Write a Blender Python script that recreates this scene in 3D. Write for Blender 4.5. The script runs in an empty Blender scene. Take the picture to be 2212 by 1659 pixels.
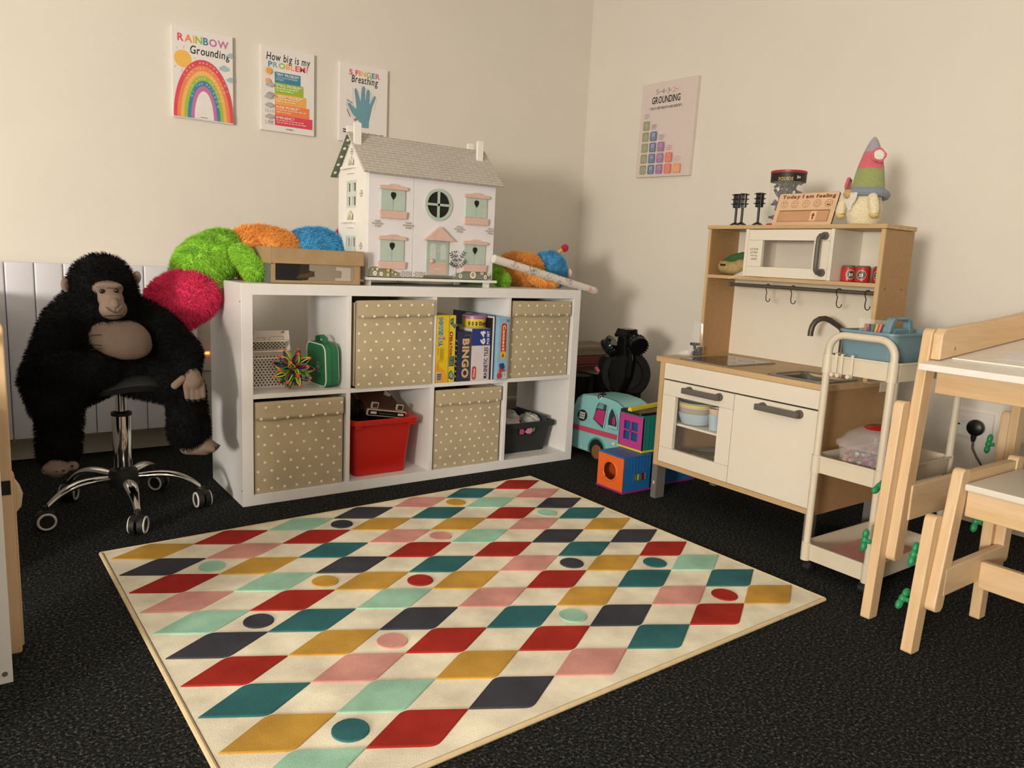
import bpy, bmesh, math, random
import numpy as np
from mathutils import Vector, Matrix, Euler, Quaternion

random.seed(7)
rng = np.random.default_rng(11)
SC = bpy.context.scene
COL = SC.collection

# ------------------------------------------------------------------ camera
CAM = Vector((-0.7366, -2.5509, 0.8842))
YAW, PITCH, ROLL, FPX = 0.6283, -0.1625, 0.0484, 1637.4
fw = Vector((math.sin(YAW) * math.cos(PITCH), math.cos(YAW) * math.cos(PITCH), math.sin(PITCH)))
rt = fw.cross(Vector((0, 0, 1))).normalized()
up = rt.cross(fw)
rt2 = rt * math.cos(ROLL) + up * math.sin(ROLL)
up2 = -rt * math.sin(ROLL) + up * math.cos(ROLL)
cd = bpy.data.cameras.new('camera')
cd.sensor_width = 36.0
cd.lens = FPX / 2212 * 36.0
cd.clip_start = 0.02
cam = bpy.data.objects.new('camera', cd)
cam.matrix_world = Matrix((( rt2.x, up2.x, -fw.x, CAM.x), (rt2.y, up2.y, -fw.y, CAM.y), (rt2.z, up2.z, -fw.z, CAM.z), (0, 0, 0, 1)))
COL.objects.link(cam)
SC.camera = cam

# ------------------------------------------------------------------ world and lights
W = bpy.data.worlds.new('world'); SC.world = W
W.use_nodes = True
W.node_tree.nodes['Background'].inputs[0].default_value = (0.8, 0.85, 1.0, 1)
W.node_tree.nodes['Background'].inputs[1].default_value = 0.05

def lamp(name, kind, loc, energy, color, **kw):
    l = bpy.data.lights.new(name, kind)
    l.energy = energy; l.color = color
    for k, v in kw.items(): setattr(l, k, v)
    o = bpy.data.objects.new(name, l); o.location = loc
    COL.objects.link(o)
    return o
# the lamp that stands to the left of the photographer, at about head height of a seated person
lamp('standing_lamp', 'POINT', (-4.2, -3.6, 1.06), 760.0, (1.0, 0.915, 0.81), shadow_soft_size=0.34)
# unseen overhead fill light, added to brighten the rug and floor
cl = lamp('overhead_fill', 'AREA', (-0.6, -2.2, 2.56), 6.5, (1.0, 0.92, 0.82), shape='RECTANGLE', size=1.2, size_y=0.6)

SC.view_settings.view_transform = 'Standard'
SC.view_settings.look = 'None'
SC.view_settings.exposure = 0.06
SC.view_settings.gamma = 1.0
SC.view_settings.use_curve_mapping = False

# ------------------------------------------------------------------ materials
def s2l(c):
    if isinstance(c, str):
        c = tuple(int(c[i:i + 2], 16) / 255 for i in (0, 2, 4))
    return tuple(x / 12.92 if x <= 0.04045 else ((x + 0.055) / 1.055) ** 2.4 for x in c)

MATS = {}
def mat(name, color, rough=0.55, metal=0.0, var=0.05, scale=30.0, bump=0.0, bscale=200.0, spec=0.5, alpha=1.0, trans=0.0, emit=None, sheen=0.0, coat=0.0):
    """Principled material whose colour wanders a little with procedural noise."""
    if name in MATS: return MATS[name]
    m = bpy.data.materials.new(name); m.use_nodes = True
    nt = m.node_tree; b = nt.nodes['Principled BSDF']
    c = s2l(color)
    b.inputs['Roughness'].default_value = rough
    b.inputs['Metallic'].default_value = metal
    b.inputs['Specular IOR Level'].default_value = spec
    if sheen: b.inputs['Sheen Weight'].default_value = sheen
    if coat: b.inputs['Coat Weight'].default_value = coat
    if trans:
        b.inputs['Transmission Weight'].default_value = trans
    b.inputs['Alpha'].default_value = alpha
    tc = nt.nodes.new('ShaderNodeTexCoord')
    nz = nt.nodes.new('ShaderNodeTexNoise'); nz.inputs['Scale'].default_value = scale; nz.inputs['Detail'].default_value = 4
    nt.links.new(tc.outputs['Object'], nz.inputs['Vector'])
    rp = nt.nodes.new('ShaderNodeValToRGB')
    rp.color_ramp.elements[0].position = 0.3; rp.color_ramp.elements[1].position = 0.7
    rp.color_ramp.elements[0].color = (*[x * (1 - var) for x in c], 1)
    rp.color_ramp.elements[1].color = (*[min(1, x * (1 + var)) for x in c], 1)
    nt.links.new(nz.outputs['Fac'], rp.inputs['Fac'])
    nt.links.new(rp.outputs['Color'], b.inputs['Base Color'])
    if bump:
        n2 = nt.nodes.new('ShaderNodeTexNoise'); n2.inputs['Scale'].default_value = bscale; n2.inputs['Detail'].default_value = 3
        nt.links.new(tc.outputs['Object'], n2.inputs['Vector'])
        bp = nt.nodes.new('ShaderNodeBump'); bp.inputs['Strength'].default_value = bump; bp.inputs['Distance'].default_value = 0.002
        nt.links.new(n2.outputs['Fac'], bp.inputs['Height'])
        nt.links.new(bp.outputs['Normal'], b.inputs['Normal'])
    if emit:
        b.inputs['Emission Color'].default_value = (*s2l(emit[0]), 1); b.inputs['Emission Strength'].default_value = emit[1]
    MATS[name] = m
    return m

def wood(name, c1, c2, axis='x', rough=0.5, ring=60.0, stretch=14.0):
    """Grain that runs along the given axis."""
    if name in MATS: return MATS[name]
    m = bpy.data.materials.new(name); m.use_nodes = True
    nt = m.node_tree; b = nt.nodes['Principled BSDF']; b.inputs['Roughness'].default_value = rough
    tc = nt.nodes.new('ShaderNodeTexCoord'); mp = nt.nodes.new('ShaderNodeMapping')
    sc = {'x': (1 / stretch, 1, 1), 'y': (1, 1 / stretch, 1), 'z': (1, 1, 1 / stretch)}[axis]
    mp.inputs['Scale'].default_value = sc
    nt.links.new(tc.outputs['Object'], mp.inputs['Vector'])
    n1 = nt.nodes.new('ShaderNodeTexNoise'); n1.inputs['Scale'].default_value = ring; n1.inputs['Detail'].default_value = 5; n1.inputs['Distortion'].default_value = 0.6
    n2 = nt.nodes.new('ShaderNodeTexNoise'); n2.inputs['Scale'].default_value = ring * 5; n2.inputs['Detail'].default_value = 2
    nt.links.new(mp.outputs['Vector'], n1.inputs['Vector']); nt.links.new(mp.outputs['Vector'], n2.inputs['Vector'])
    mx = nt.nodes.new('ShaderNodeMix'); mx.data_type = 'FLOAT'; mx.inputs[0].default_value = 0.3
    nt.links.new(n1.outputs['Fac'], mx.inputs[2]); nt.links.new(n2.outputs['Fac'], mx.inputs[3])
    rp = nt.nodes.new('ShaderNodeValToRGB')
    rp.color_ramp.elements[0].position = 0.33; rp.color_ramp.elements[1].position = 0.66
    rp.color_ramp.elements[0].color = (*s2l(c1), 1); rp.color_ramp.elements[1].color = (*s2l(c2), 1)
    nt.links.new(mx.outputs[0], rp.inputs['Fac']); nt.links.new(rp.outputs['Color'], b.inputs['Base Color'])
    MATS[name] = m
    return m

# ------------------------------------------------------------------ mesh building
class MB:
    """Collects shapes in world space; build() links them as one mesh object."""
    def __init__(self): self.v = []; self.f = []; self.mi = []; self.sm = []; self.mats = []; self.cur = 0; self.T = None
    def use(self, m):
        if m not in self.mats: self.mats.append(m)
        self.cur = self.mats.index(m); return self
    def add(self, vs, fs, smooth=False):
        o = len(self.v)
        if self.T is not None: vs = [self.T @ Vector(p) for p in vs]
        self.v += [tuple(p) for p in vs]
        for f in fs:
            self.f.append([o + i for i in f]); self.mi.append(self.cur); self.sm.append(smooth)
        return self
    def box(self, x0, x1, y0, y1, z0, z1):
        vs = [(x0, y0, z0), (x1, y0, z0), (x1, y1, z0), (x0, y1, z0), (x0, y0, z1), (x1, y0, z1), (x1, y1, z1), (x0, y1, z1)]
        return self.add(vs, [(3, 2, 1, 0), (4, 5, 6, 7), (0, 1, 5, 4), (1, 2, 6, 5), (2, 3, 7, 6), (3, 0, 4, 7)])
    def hexa(self, lo, hi):
        """Solid between two quads (each four points, same order)."""
        return self.add(list(lo) + list(hi), [(3, 2, 1, 0), (4, 5, 6, 7), (0, 1, 5, 4), (1, 2, 6, 5), (2, 3, 7, 6), (3, 0, 4, 7)])
    def prism(self, poly, o, ux, uy, d):
        """Polygon in the (ux, uy) frame at o, extruded by the vector d."""
        o, ux, uy, d = Vector(o), Vector(ux), Vector(uy), Vector(d)
        a = [o + ux * p[0] + uy * p[1] for p in poly]; n = len(a)
        b = [p + d for p in a]
        fs = [tuple(range(n - 1, -1, -1)), tuple(range(n, 2 * n))] + [(i, (i + 1) % n, n + (i + 1) % n, n + i) for i in range(n)]
        return self.add(a + b, fs)
    def loft(self, rings, cap=True, smooth=True, closed=False):
        n = len(rings[0]); vs = [p for r in rings for p in r]; fs = []
        k = len(rings)
        for i in range(k if closed else k - 1):
            i2 = (i + 1) % k
            for j in range(n):
                fs.append((i * n + j, i * n + (j + 1) % n, i2 * n + (j + 1) % n, i2 * n + j))
        self.add(vs, fs, smooth)
        if cap and not closed:
            self.add(rings[0], [tuple(range(n - 1, -1, -1))]); self.add(rings[-1], [tuple(range(n))])
        return self
    def cyl(self, p0, p1, r0, r1=None, seg=20, cap=True):
        r1 = r0 if r1 is None else r1
        p0, p1 = Vector(p0), Vector(p1); a = (p1 - p0).normalized()
        u = a.orthogonal().normalized(); w = a.cross(u)
        ring = lambda c, r: [c + (u * math.cos(t) + w * math.sin(t)) * r for t in [2 * math.pi * i / seg for i in range(seg)]]
        return self.loft([ring(p0, r0), ring(p1, r1)], cap)
    def tube(self, pts, r, seg=10, closed=False, cap=True):
        pts = [Vector(p) for p in pts]; n = len(pts)
        rs = r if isinstance(r, (list, tuple)) else [r] * n
        rings = []; pu = None
        for i, p in enumerate(pts):
            if closed: t = pts[(i + 1) % n] - pts[i - 1]
            else: t = pts[min(i + 1, n - 1)] - pts[max(i - 1, 0)]
            t.normalize()
            if pu is None: u = t.orthogonal().normalized()
            else:
                u = pu - t * pu.dot(t)
                u = u.normalized() if u.length > 1e-6 else t.orthogonal().normalized()
            pu = u; w = t.cross(u)
            rings.append([p + (u * math.cos(a) + w * math.sin(a)) * rs[i] for a in [2 * math.pi * k / seg for k in range(seg)]])
        return self.loft(rings, cap, True, closed)
    def lathe(self, prof, c=(0, 0, 0), seg=28, axis='z', sx=1.0, sy=1.0, cap=True):
        c = Vector(c); rings = []
        for r, h in prof:
            ring = []
            for i in range(seg):
                a = 2 * math.pi * i / seg; x, y = r * math.cos(a) * sx, r * math.sin(a) * sy
                ring.append(c + {'z': Vector((x, y, h)), 'y': Vector((x, h, y)), 'x': Vector((h, x, y))}[axis])
            if axis == 'y': ring.reverse()
            rings.append(ring)
        return self.loft(rings, cap)
    def ell(self, c, r, rot=None, seg=20, rings=12):
        c = Vector(c); R = (rot.to_matrix() if rot is not None else Matrix.Identity(3))
        vs = []; fs = []
        for i in range(rings + 1):
            t = math.pi * i / rings
            for j in range(seg):
                a = 2 * math.pi * j / seg
                vs.append(c + R @ Vector((r[0] * math.sin(t) * math.cos(a), r[1] * math.sin(t) * math.sin(a), r[2] * math.cos(t))))
        for i in range(rings):
            for j in range(seg):
                fs.append((i * seg + j, (i + 1) * seg + j, (i + 1) * seg + (j + 1) % seg, i * seg + (j + 1) % seg))
        return self.add(vs, fs, True)
    def rbox(self, x0, x1, y0, y1, z0, z1, r=0.01, seg=5, axis='z', taper=0.0):
        """Box with its edges along one axis rounded; taper shrinks the low end."""
        def ring(lo_a, hi_a, lo_b, hi_b, h, s):
            ca, cb = (lo_a + hi_a) / 2, (lo_b + hi_b) / 2; out = []
            for (qx, qy, a0) in ((1, 1, 0), (-1, 1, 90), (-1, -1, 180), (1, -1, 270)):
                ax = (hi_a if qx > 0 else lo_a) - qx * r; by = (hi_b if qy > 0 else lo_b) - qy * r
                for k in range(seg + 1):
                    t = math.radians(a0 + 90 * k / seg)
                    a, b = ax + r * math.cos(t), by + r * math.sin(t)
                    a = ca + (a - ca) * s; b = cb + (b - cb) * s
                    out.append({'z': (a, b, h), 'x': (h, a, b), 'y': (b, h, a)}[axis])
            return out
        if axis == 'z': A = (x0, x1, y0, y1); h0, h1 = z0, z1
        elif axis == 'x': A = (y0, y1, z0, z1); h0, h1 = x0, x1
        else: A = (z0, z1, x0, x1); h0, h1 = y0, y1
        return self.loft([ring(*A, h0, 1 - taper), ring(*A, h1, 1)], True, True)
    def build(self, name, m=None, parent=None, at=None, bevel=0.0, sub=0, auto=True, solid=0.0):
        base = Vector((0, 0, 0))
        p = parent
        if parent is not None:
            base = Vector(parent['_base'])
        elif at is not None: base = Vector(at)
        me = bpy.data.meshes.new(name)
        me.from_pydata([tuple(Vector(q) - base) for q in self.v], [], self.f)
        ms = self.mats if self.mats else [m]
        if m is not None and self.mats: ms = self.mats
        for q in ms: me.materials.append(q)
        me.polygons.foreach_set('material_index', self.mi)
        me.polygons.foreach_set('use_smooth', self.sm)
        me.update()
        o = bpy.data.objects.new(name, me); COL.objects.link(o)
        if parent is not None:
            o.parent = parent; o['_base'] = tuple(base)
        else:
            o.location = base; o['_base'] = tuple(base)
        if bevel:
            b = o.modifiers.new('bevel', 'BEVEL'); b.width = bevel; b.segments = 2; b.limit_method = 'ANGLE'; b.angle_limit = math.radians(40)
        if solid:
            b = o.modifiers.new('solid', 'SOLIDIFY'); b.thickness = solid; b.offset = 0
        if sub:
            b = o.modifiers.new('sub', 'SUBSURF'); b.levels = sub; b.render_levels = sub
        if auto and any(self.sm): fix_normals(me)
        return o

def fix_normals(me):
    bm = bmesh.new(); bm.from_mesh(me)
    bmesh.ops.recalc_face_normals(bm, faces=bm.faces)
    for e in bm.edges:
        if len(e.link_faces) == 2 and e.calc_face_angle(0) > math.radians(38): e.smooth = False
    bm.to_mesh(me); bm.free()

def thing(name, label, cat, base, group=None):
    o = bpy.data.objects.new(name, None); COL.objects.link(o)
    o.location = base; o['_base'] = tuple(base)
    o.empty_display_size = 0.05
    o['label'] = label; o['category'] = cat
    if group: o['group'] = group
    return o
def tag(o, label, cat, group=None, kind=None):
    o['label'] = label; o['category'] = cat
    if group: o['group'] = group
    if kind: o['kind'] = kind
    return o
def structure(o):
    o['kind'] = 'structure'; return o
def copy_thing(o, loc, label, rotz=None, group=None):
    c = o.copy(); COL.objects.link(c); c.location = loc; c['label'] = label
    c['_base'] = tuple(loc)
    if rotz is not None: c.rotation_euler = (0, 0, rotz)
    if group: c['group'] = group
    for ch in list(o.children):
        d = ch.copy(); COL.objects.link(d); d.parent = c
        for g in list(ch.children):
            e = g.copy(); COL.objects.link(e); e.parent = d
    return c

def arc(c, r, a0, a1, n, axis=0, flip=1):
    """Points of an arc in degrees; returned as 2-D pairs."""
    return [(c[0] + r * math.cos(math.radians(a0 + (a1 - a0) * i / n)), c[1] + r * math.sin(math.radians(a0 + (a1 - a0) * i / n))) for i in range(n + 1)]

# ------------------------------------------------------------------ printing on flat faces
def text_mesh(s, bold=0.0, shear=0.0, spacing=1.0):
    cu = bpy.data.curves.new('t', 'FONT'); cu.body = s; cu.size = 1.0; cu.offset = bold; cu.shear = shear
    cu.space_character = spacing; cu.resolution_u = 3; cu.fill_mode = 'FRONT'; cu.align_x = 'LEFT'
    ob = bpy.data.objects.new('t', cu); COL.objects.link(ob)
    dg = bpy.context.evaluated_depsgraph_get()
    me = bpy.data.meshes.new_from_object(ob.evaluated_get(dg))
    vs = [tuple(v.co) for v in me.vertices]; fs = [tuple(p.vertices) for p in me.polygons]
    bpy.data.objects.remove(ob); bpy.data.curves.remove(cu); bpy.data.meshes.remove(me)
    return vs, fs
def ink(c, rough=0.6):
    k = c if isinstance(c, str) else '%02x%02x%02x' % tuple(int(x * 255) for x in c)
    return mat('ink_' + k, k, rough, var=0.03)
class Print:
    """Flat coloured shapes on a face: o is the face's lower left corner, ux/uy its unit axes, w x h its size."""
    def __init__(self, o, ux, uy, w, h, lift=0.00013, unit=True):
        self.o, self.ux, self.uy = Vector(o), Vector(ux).normalized(), Vector(uy).normalized()
        self.n = self.ux.cross(self.uy).normalized(); self.w, self.h = w, h; self.k = 0; self.lift = lift; self.mb = MB(); self.unit = unit
    def P(self, x, y, k=None):
        if self.unit: x *= self.w; y *= self.h
        return self.o + self.ux * x + self.uy * y + self.n * self.lift * (self.k if k is None else k)
    def poly(self, pts, c):
        self.k += 1; self.mb.use(c if not isinstance(c, str) else ink(c)); self.mb.add([self.P(*p) for p in pts], [tuple(range(len(pts)))]); return self
    def layer(self, polys, c):
        """Several shapes in one layer."""
        self.k += 1; self.mb.use(c if not isinstance(c, str) else ink(c))
        for pts in polys: self.mb.add([self.P(*p) for p in pts], [tuple(range(len(pts)))])
        return self
    def rect(self, x0, y0, x1, y1, c): return self.poly([(x0, y0), (x1, y0), (x1, y1), (x0, y1)], c)
    def rrect(self, x0, y0, x1, y1, r, c):
        # r in units of width; corrected for the aspect of the face
        ry = r * self.w / self.h if self.unit else r; pts = []
        for cx, cy, a in ((x1 - r, y1 - ry, 0), (x0 + r, y1 - ry, 90), (x0 + r, y0 + ry, 180), (x1 - r, y0 + ry, 270)):
            for i in range(5):
                t = math.radians(a + 22.5 * i); pts.append((cx + r * math.cos(t), cy + ry * math.sin(t)))
        return self.poly(pts, c)
    def disc_pts(self, x, y, r, n=20, a0=0, a1=360, sy=1.0):
        ry = (r * self.w / self.h if self.unit else r) * sy
        m = n if a1 - a0 >= 360 else n + 1
        return [(x + r * math.cos(math.radians(a0 + (a1 - a0) * i / n)), y + ry * math.sin(math.radians(a0 + (a1 - a0) * i / n))) for i in range(m)]
    def disc(self, x, y, r, c, n=20, sy=1.0): return self.poly(self.disc_pts(x, y, r, n, sy=sy), c)
    def ring(self, x, y, r0, r1, c, a0=0, a1=360, n=28, sy=1.0, ky=1.0):
        self.k += 1; self.mb.use(c if not isinstance(c, str) else ink(c))
        A = self.disc_pts(x, y, r0, n, a0, a1 if a1 - a0 < 360 else a0 + 359.999, sy); B = self.disc_pts(x, y, r1, n, a0, a1 if a1 - a0 < 360 else a0 + 359.999, sy)
        vs = [self.P(*p) for p in A + B]; m = len(A)
        self.mb.add(vs, [(i, i + 1, m + i + 1, m + i) for i in range(m - 1)]); return self
    def line(self, pts, wd, c):
        """Stroke through 2-D points, width in units of the face width."""
        self.k += 1; self.mb.use(c if not isinstance(c, str) else ink(c))
        Q = [(p[0] * self.w, p[1] * self.h) if self.unit else p for p in pts]; hw = wd * (self.w if self.unit else 1) / 2
        for a, b in zip(Q[:-1], Q[1:]):
            dx, dy = b[0] - a[0], b[1] - a[1]; L = math.hypot(dx, dy) or 1; nx, ny = -dy / L * hw, dx / L * hw
            ex, ey = dx / L * hw * .6, dy / L * hw * .6
            q = [(a[0] - ex + nx, a[1] - ey + ny), (a[0] - ex - nx, a[1] - ey - ny), (b[0] + ex - nx, b[1] + ey - ny), (b[0] + ex + nx, b[1] + ey + ny)]
            self.mb.add([self.o + self.ux * u + self.uy * v + self.n * self.lift * self.k for u, v in q], [(0, 1, 2, 3)])
        return self
    def text(self, s, x0, y0, x1, y1, cols, bold=0.0, shear=0.0, rot=0, keep=False):
        """Fit s into the box; cols is one colour or one per glyph. rot 90 reads upwards, -90 downwards."""
        self.k += 1
        cols = [cols] if isinstance(cols, str) else cols
        glyphs = []; x = 0.0
        ref, _ = text_mesh('HxH', bold, shear)
        for i, ch in enumerate(s):
            if ch == ' ': x += 0.32; continue
            vs, fs = text_mesh(ch, bold, shear)
            if not vs: continue
            mn = min(v[0] for v in vs); mx = max(v[0] for v in vs)
            glyphs.append(([(v[0] - mn + x, v[1]) for v in vs], fs, i)); x += mx - mn + 0.075
        W_ = x - 0.075
        lo = min(v[1] for g in glyphs for v in g[0]); hi = max(v[1] for g in glyphs for v in g[0])
        bw, bh = x1 - x0, y1 - y0
        n = 0
        for vs, fs, i in glyphs:
            c = cols[n % len(cols)]; n += 1
            self.mb.use(ink(c) if isinstance(c, str) else c)
            pts = []
            for a, b in vs:
                u, v = a / W_, (b - lo) / (hi - lo)
                if rot == 0: X, Y = x0 + u * bw, y0 + v * bh
                elif rot == 90: X, Y = x1 - v * bw, y0 + u * bh
                else: X, Y = x0 + v * bw, y1 - u * bh
                pts.append(self.P(X, Y))
            self.mb.add(pts, fs)
        return self
    def arctext(self, s, cx, cy, r, h, a0, a1, c, sy=1.0, bold=0.0):
        """Letters along an arc from angle a0 to a1 (degrees, a0 > a1 reads left to right)."""
        self.k += 1; self.mb.use(ink(c)); n = len(s)
        for i, ch in enumerate(s):
            if ch == ' ': continue
            vs, fs = text_mesh(ch, bold)
            mx = max(v[0] for v in vs); mn = min(v[0] for v in vs); t = math.radians(a0 + (a1 - a0) * (i + .5) / n)
            ux = (math.sin(t), -math.cos(t) * sy); L = math.hypot(*ux); ux = (ux[0] / L, ux[1] / L); uy = (-ux[1], ux[0])
            px, py = cx + r * math.cos(t), cy + r * sy * math.sin(t); pts = []
            for a, b, *_ in vs:
                a = (a - (mn + mx) / 2) * h / .7; b = b * h / .7
                q = self.o + self.ux * (px + ux[0] * a + uy[0] * b) + self.uy * (py + ux[1] * a + uy[1] * b) + self.n * self.lift * self.k
                pts.append(q)
            self.mb.add(pts, fs)
        return self
    def build(self, name, parent):
        return self.mb.build(name, None, parent, auto=False)

# ------------------------------------------------------------------ fur
def fur(mb, vs, fs, n, length, width, sag=0.25, clump=0.5, seed=1, keep=None):
    """Adds n tapered, bent blades to mb, rooted all over the given surface."""
    r = np.random.default_rng(seed)
    V = np.array(vs); tri = []
    for f in fs:
        for i in range(1, len(f) - 1): tri.append((f[0], f[i], f[i + 1]))
    T = np.array(tri); A, B, C = V[T[:, 0]], V[T[:, 1]], V[T[:, 2]]
    N = np.cross(B - A, C - A); ar = np.linalg.norm(N, axis=1); ok = ar > 1e-12
    T, A, B, C, N, ar = T[ok], A[ok], B[ok], C[ok], N[ok], ar[ok]
    # smooth vertex normals
    VN = np.zeros_like(V)
    for k in range(3): np.add.at(VN, T[:, k], N)
    VN /= np.linalg.norm(VN, axis=1, keepdims=True) + 1e-12
    idx = r.choice(len(T), n, p=ar / ar.sum())
    u, w = r.random(n), r.random(n); sw = u + w > 1; u[sw] = 1 - u[sw]; w[sw] = 1 - w[sw]
    P = A[idx] + (B[idx] - A[idx]) * u[:, None] + (C[idx] - A[idx]) * w[:, None]
    NN = VN[T[idx, 0]] * (1 - u - w)[:, None] + VN[T[idx, 1]] * u[:, None] + VN[T[idx, 2]] * w[:, None]
    if keep is not None:
        k = keep(P); P, NN = P[k], NN[k]; n = len(P)
    # clumping: a slowly varying sideways lean
    ph = r.random((3, 3)) * 6; fr = 55.0
    lean = np.stack([np.sin(P @ (r.normal(size=3) * fr) + ph[i, 0]) + 0.6 * np.sin(P @ (r.normal(size=3) * fr * 1.7) + ph[i, 1]) for i in range(3)], 1)
    D = NN + lean * clump * 0.5 + r.normal(size=(n, 3)) * 0.28
    D[:, 2] -= sag
    D /= np.linalg.norm(D, axis=1, keepdims=True)
    L = length * (0.65 + 0.6 * r.random(n))[:, None]
    S = np.cross(D, r.normal(size=(n, 3))); S /= np.linalg.norm(S, axis=1, keepdims=True); S *= width / 2
    D2 = D + lean * clump * 0.3; D2[:, 2] -= sag * 1.4; D2 /= np.linalg.norm(D2, axis=1, keepdims=True)
    root = P - NN * length * 0.08
    mid = P + D * L * 0.55; tip = mid + D2 * L * 0.5
    vv = np.stack([root - S, root + S, mid + S * .8, mid - S * .8, tip], 1).reshape(-1, 3)
    o = len(mb.v); mb.v += [tuple(x) for x in vv]
    for i in range(n):
        b = o + 5 * i
        mb.f.append([b, b + 1, b + 2, b + 3]); mb.f.append([b + 3, b + 2, b + 4])
    mb.mi += [mb.cur] * (2 * n); mb.sm += [True] * (2 * n)
    return mb

def blob(parts, voxel=0.008, smooth=6):
    """One continuous skin over overlapping ellipsoids and capsules; returns vertices and faces."""
    mb = MB()
    for p in parts:
        if p[0] == 'e': mb.ell(p[1], p[2], p[3] if len(p) > 3 else None, 24, 14)
        else:
            _, a, b, ra, rb = p; a, b = Vector(a), Vector(b)
            for i in range(9):
                t = i / 8; r = ra + (rb - ra) * t; mb.ell(a.lerp(b, t), (r, r, r), None, 16, 10)
    me = bpy.data.meshes.new('blob'); me.from_pydata(mb.v, [], mb.f)
    ob = bpy.data.objects.new('blob', me); COL.objects.link(ob)
    m = ob.modifiers.new('r', 'REMESH'); m.mode = 'VOXEL'; m.voxel_size = voxel
    m = ob.modifiers.new('s', 'SMOOTH'); m.factor = 0.5; m.iterations = smooth
    dg = bpy.context.evaluated_depsgraph_get(); dg.update()
    e = bpy.data.meshes.new_from_object(ob.evaluated_get(dg))
    vs = [tuple(v.co) for v in e.vertices]; fs = [tuple(p.vertices) for p in e.polygons]
    bpy.data.objects.remove(ob); bpy.data.meshes.remove(me); bpy.data.meshes.remove(e)
    return vs, fs
# ------------------------------------------------------------------ room
XW, YW = 2.28, 0.985
X0, Y0, HC = -5.0, -5.5, 2.6
M_WALL = mat('wall_paint', 'e4e0d7', 0.75, var=0.015, scale=3, bump=0.08, bscale=350)
M_WALLB = mat('wall_paint_taupe', '938b7f', 0.75, var=0.015, scale=3)
M_CEIL = mat('ceiling_paint', 'd8d4cc', 0.8, var=0.01)
M_SKIRT = mat('skirting_gloss', 'd9d0bf', 0.4, var=0.02)

def carpet_mat():
    m = bpy.data.materials.new('loop_carpet'); m.use_nodes = True; nt = m.node_tree; b = nt.nodes['Principled BSDF']
    b.inputs['Roughness'].default_value = 0.95; b.inputs['Specular IOR Level'].default_value = 0.04
    tc = nt.nodes.new('ShaderNodeTexCoord')
    n1 = nt.nodes.new('ShaderNodeTexNoise'); n1.inputs['Scale'].default_value = 150; n1.inputs['Detail'].default_value = 5; n1.inputs['Roughness'].default_value = 0.75
    n2 = nt.nodes.new('ShaderNodeTexNoise'); n2.inputs['Scale'].default_value = 4
    vo = nt.nodes.new('ShaderNodeTexVoronoi'); vo.inputs['Scale'].default_value = 260
    for n in (n1, n2, vo): nt.links.new(tc.outputs['Object'], n.inputs['Vector'])
    r1 = nt.nodes.new('ShaderNodeValToRGB')
    e = r1.color_ramp.elements
    e[0].position = 0.40; e[0].color = (*s2l('121314'), 1); e[1].position = 0.72; e[1].color = (*s2l('8a8b88'), 1)
    x = r1.color_ramp.elements.new(0.55); x.color = (*s2l('2d2f2f'), 1)
    nt.links.new(n1.outputs['Fac'], r1.inputs['Fac'])
    nt.links.new(r1.outputs['Color'], b.inputs['Base Color'])
    bp = nt.nodes.new('ShaderNodeBump'); bp.inputs['Strength'].default_value = 0.55; bp.inputs['Distance'].default_value = 0.006
    mx = nt.nodes.new('ShaderNodeMath'); mx.operation = 'SUBTRACT'
    nt.links.new(n1.outputs['Fac'], mx.inputs[0]); nt.links.new(vo.outputs['Distance'], mx.inputs[1])
    nt.links.new(mx.outputs[0], bp.inputs['Height']); nt.links.new(bp.outputs['Normal'], b.inputs['Normal'])
    return m
M_CARPET = carpet_mat()
structure(MB().box(X0, XW, Y0, YW, -0.1, 0).build('floor', M_CARPET))
structure(MB().box(X0 - .1, XW + .1, Y0 - .1, YW + .1, HC, HC + .1).build('ceiling', M_CEIL))
structure(MB().box(X0 - .1, XW + .1, YW, YW + .1, -0.1, HC).build('wall_left', M_WALL))
structure(MB().box(XW, XW + .1, Y0, YW, -0.1, HC).build('wall_right', M_WALL))
structure(MB().box(X0 - .1, X0, Y0, YW, -0.1, HC).build('wall_rear', M_WALLB))
structure(MB().box(X0 - .1, XW + .1, Y0 - .1, Y0, -0.1, HC).build('wall_front', M_WALLB))
def skirting(name, axis, a, b, w):
    prof = [(0, 0), (0.014, 0), (0.014, 0.075), (0.010, 0.088), (0.004, 0.095), (0, 0.095)]
    m = MB()
    if axis == 'x': m.prism([(p[0], p[1]) for p in prof], (a, w, 0), (0, -1, 0), (0, 0, 1), (b - a, 0, 0))
    else: m.prism(prof, (w, a, 0), (-1, 0, 0), (0, 0, 1), (0, b - a, 0))
    structure(m.build(name, M_SKIRT))
skirting('baseboard_left', 'x', X0, XW, YW)
skirting('baseboard_right', 'y', Y0, YW - .014, XW)

# ------------------------------------------------------------------ rug
RC = {'Y': 'c49a48', 'R': 'a3332c', 'M': '9fcdb8', 'N': '43444d', 'P': 'd39a92', 'T': '386b70'}
def rug_mat(n, c):
    m = mat('rug_' + n, c, 0.95, var=0.20, scale=9, bump=0.5, bscale=420, spec=0.05)
    return m
RM = {k: rug_mat(k, v) for k, v in RC.items()}
M_RUGBASE = rug_mat('cream', 'f0e7d3'); M_BIND = mat('rug_binding', 'd6c39c', 0.9, var=0.08, scale=60)
A_, B_, C_, D_ = (-.464, -.232), (1.113, -.163), (1.136, -1.481), (-.430, -1.52)
def rq(u, v, z=0.0):
    return ((A_[0] * (1 - u) + B_[0] * u) * (1 - v) + (D_[0] * (1 - u) + C_[0] * u) * v, (A_[1] * (1 - u) + B_[1] * u) * (1 - v) + (D_[1] * (1 - u) + C_[1] * u) * v, z)
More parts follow.
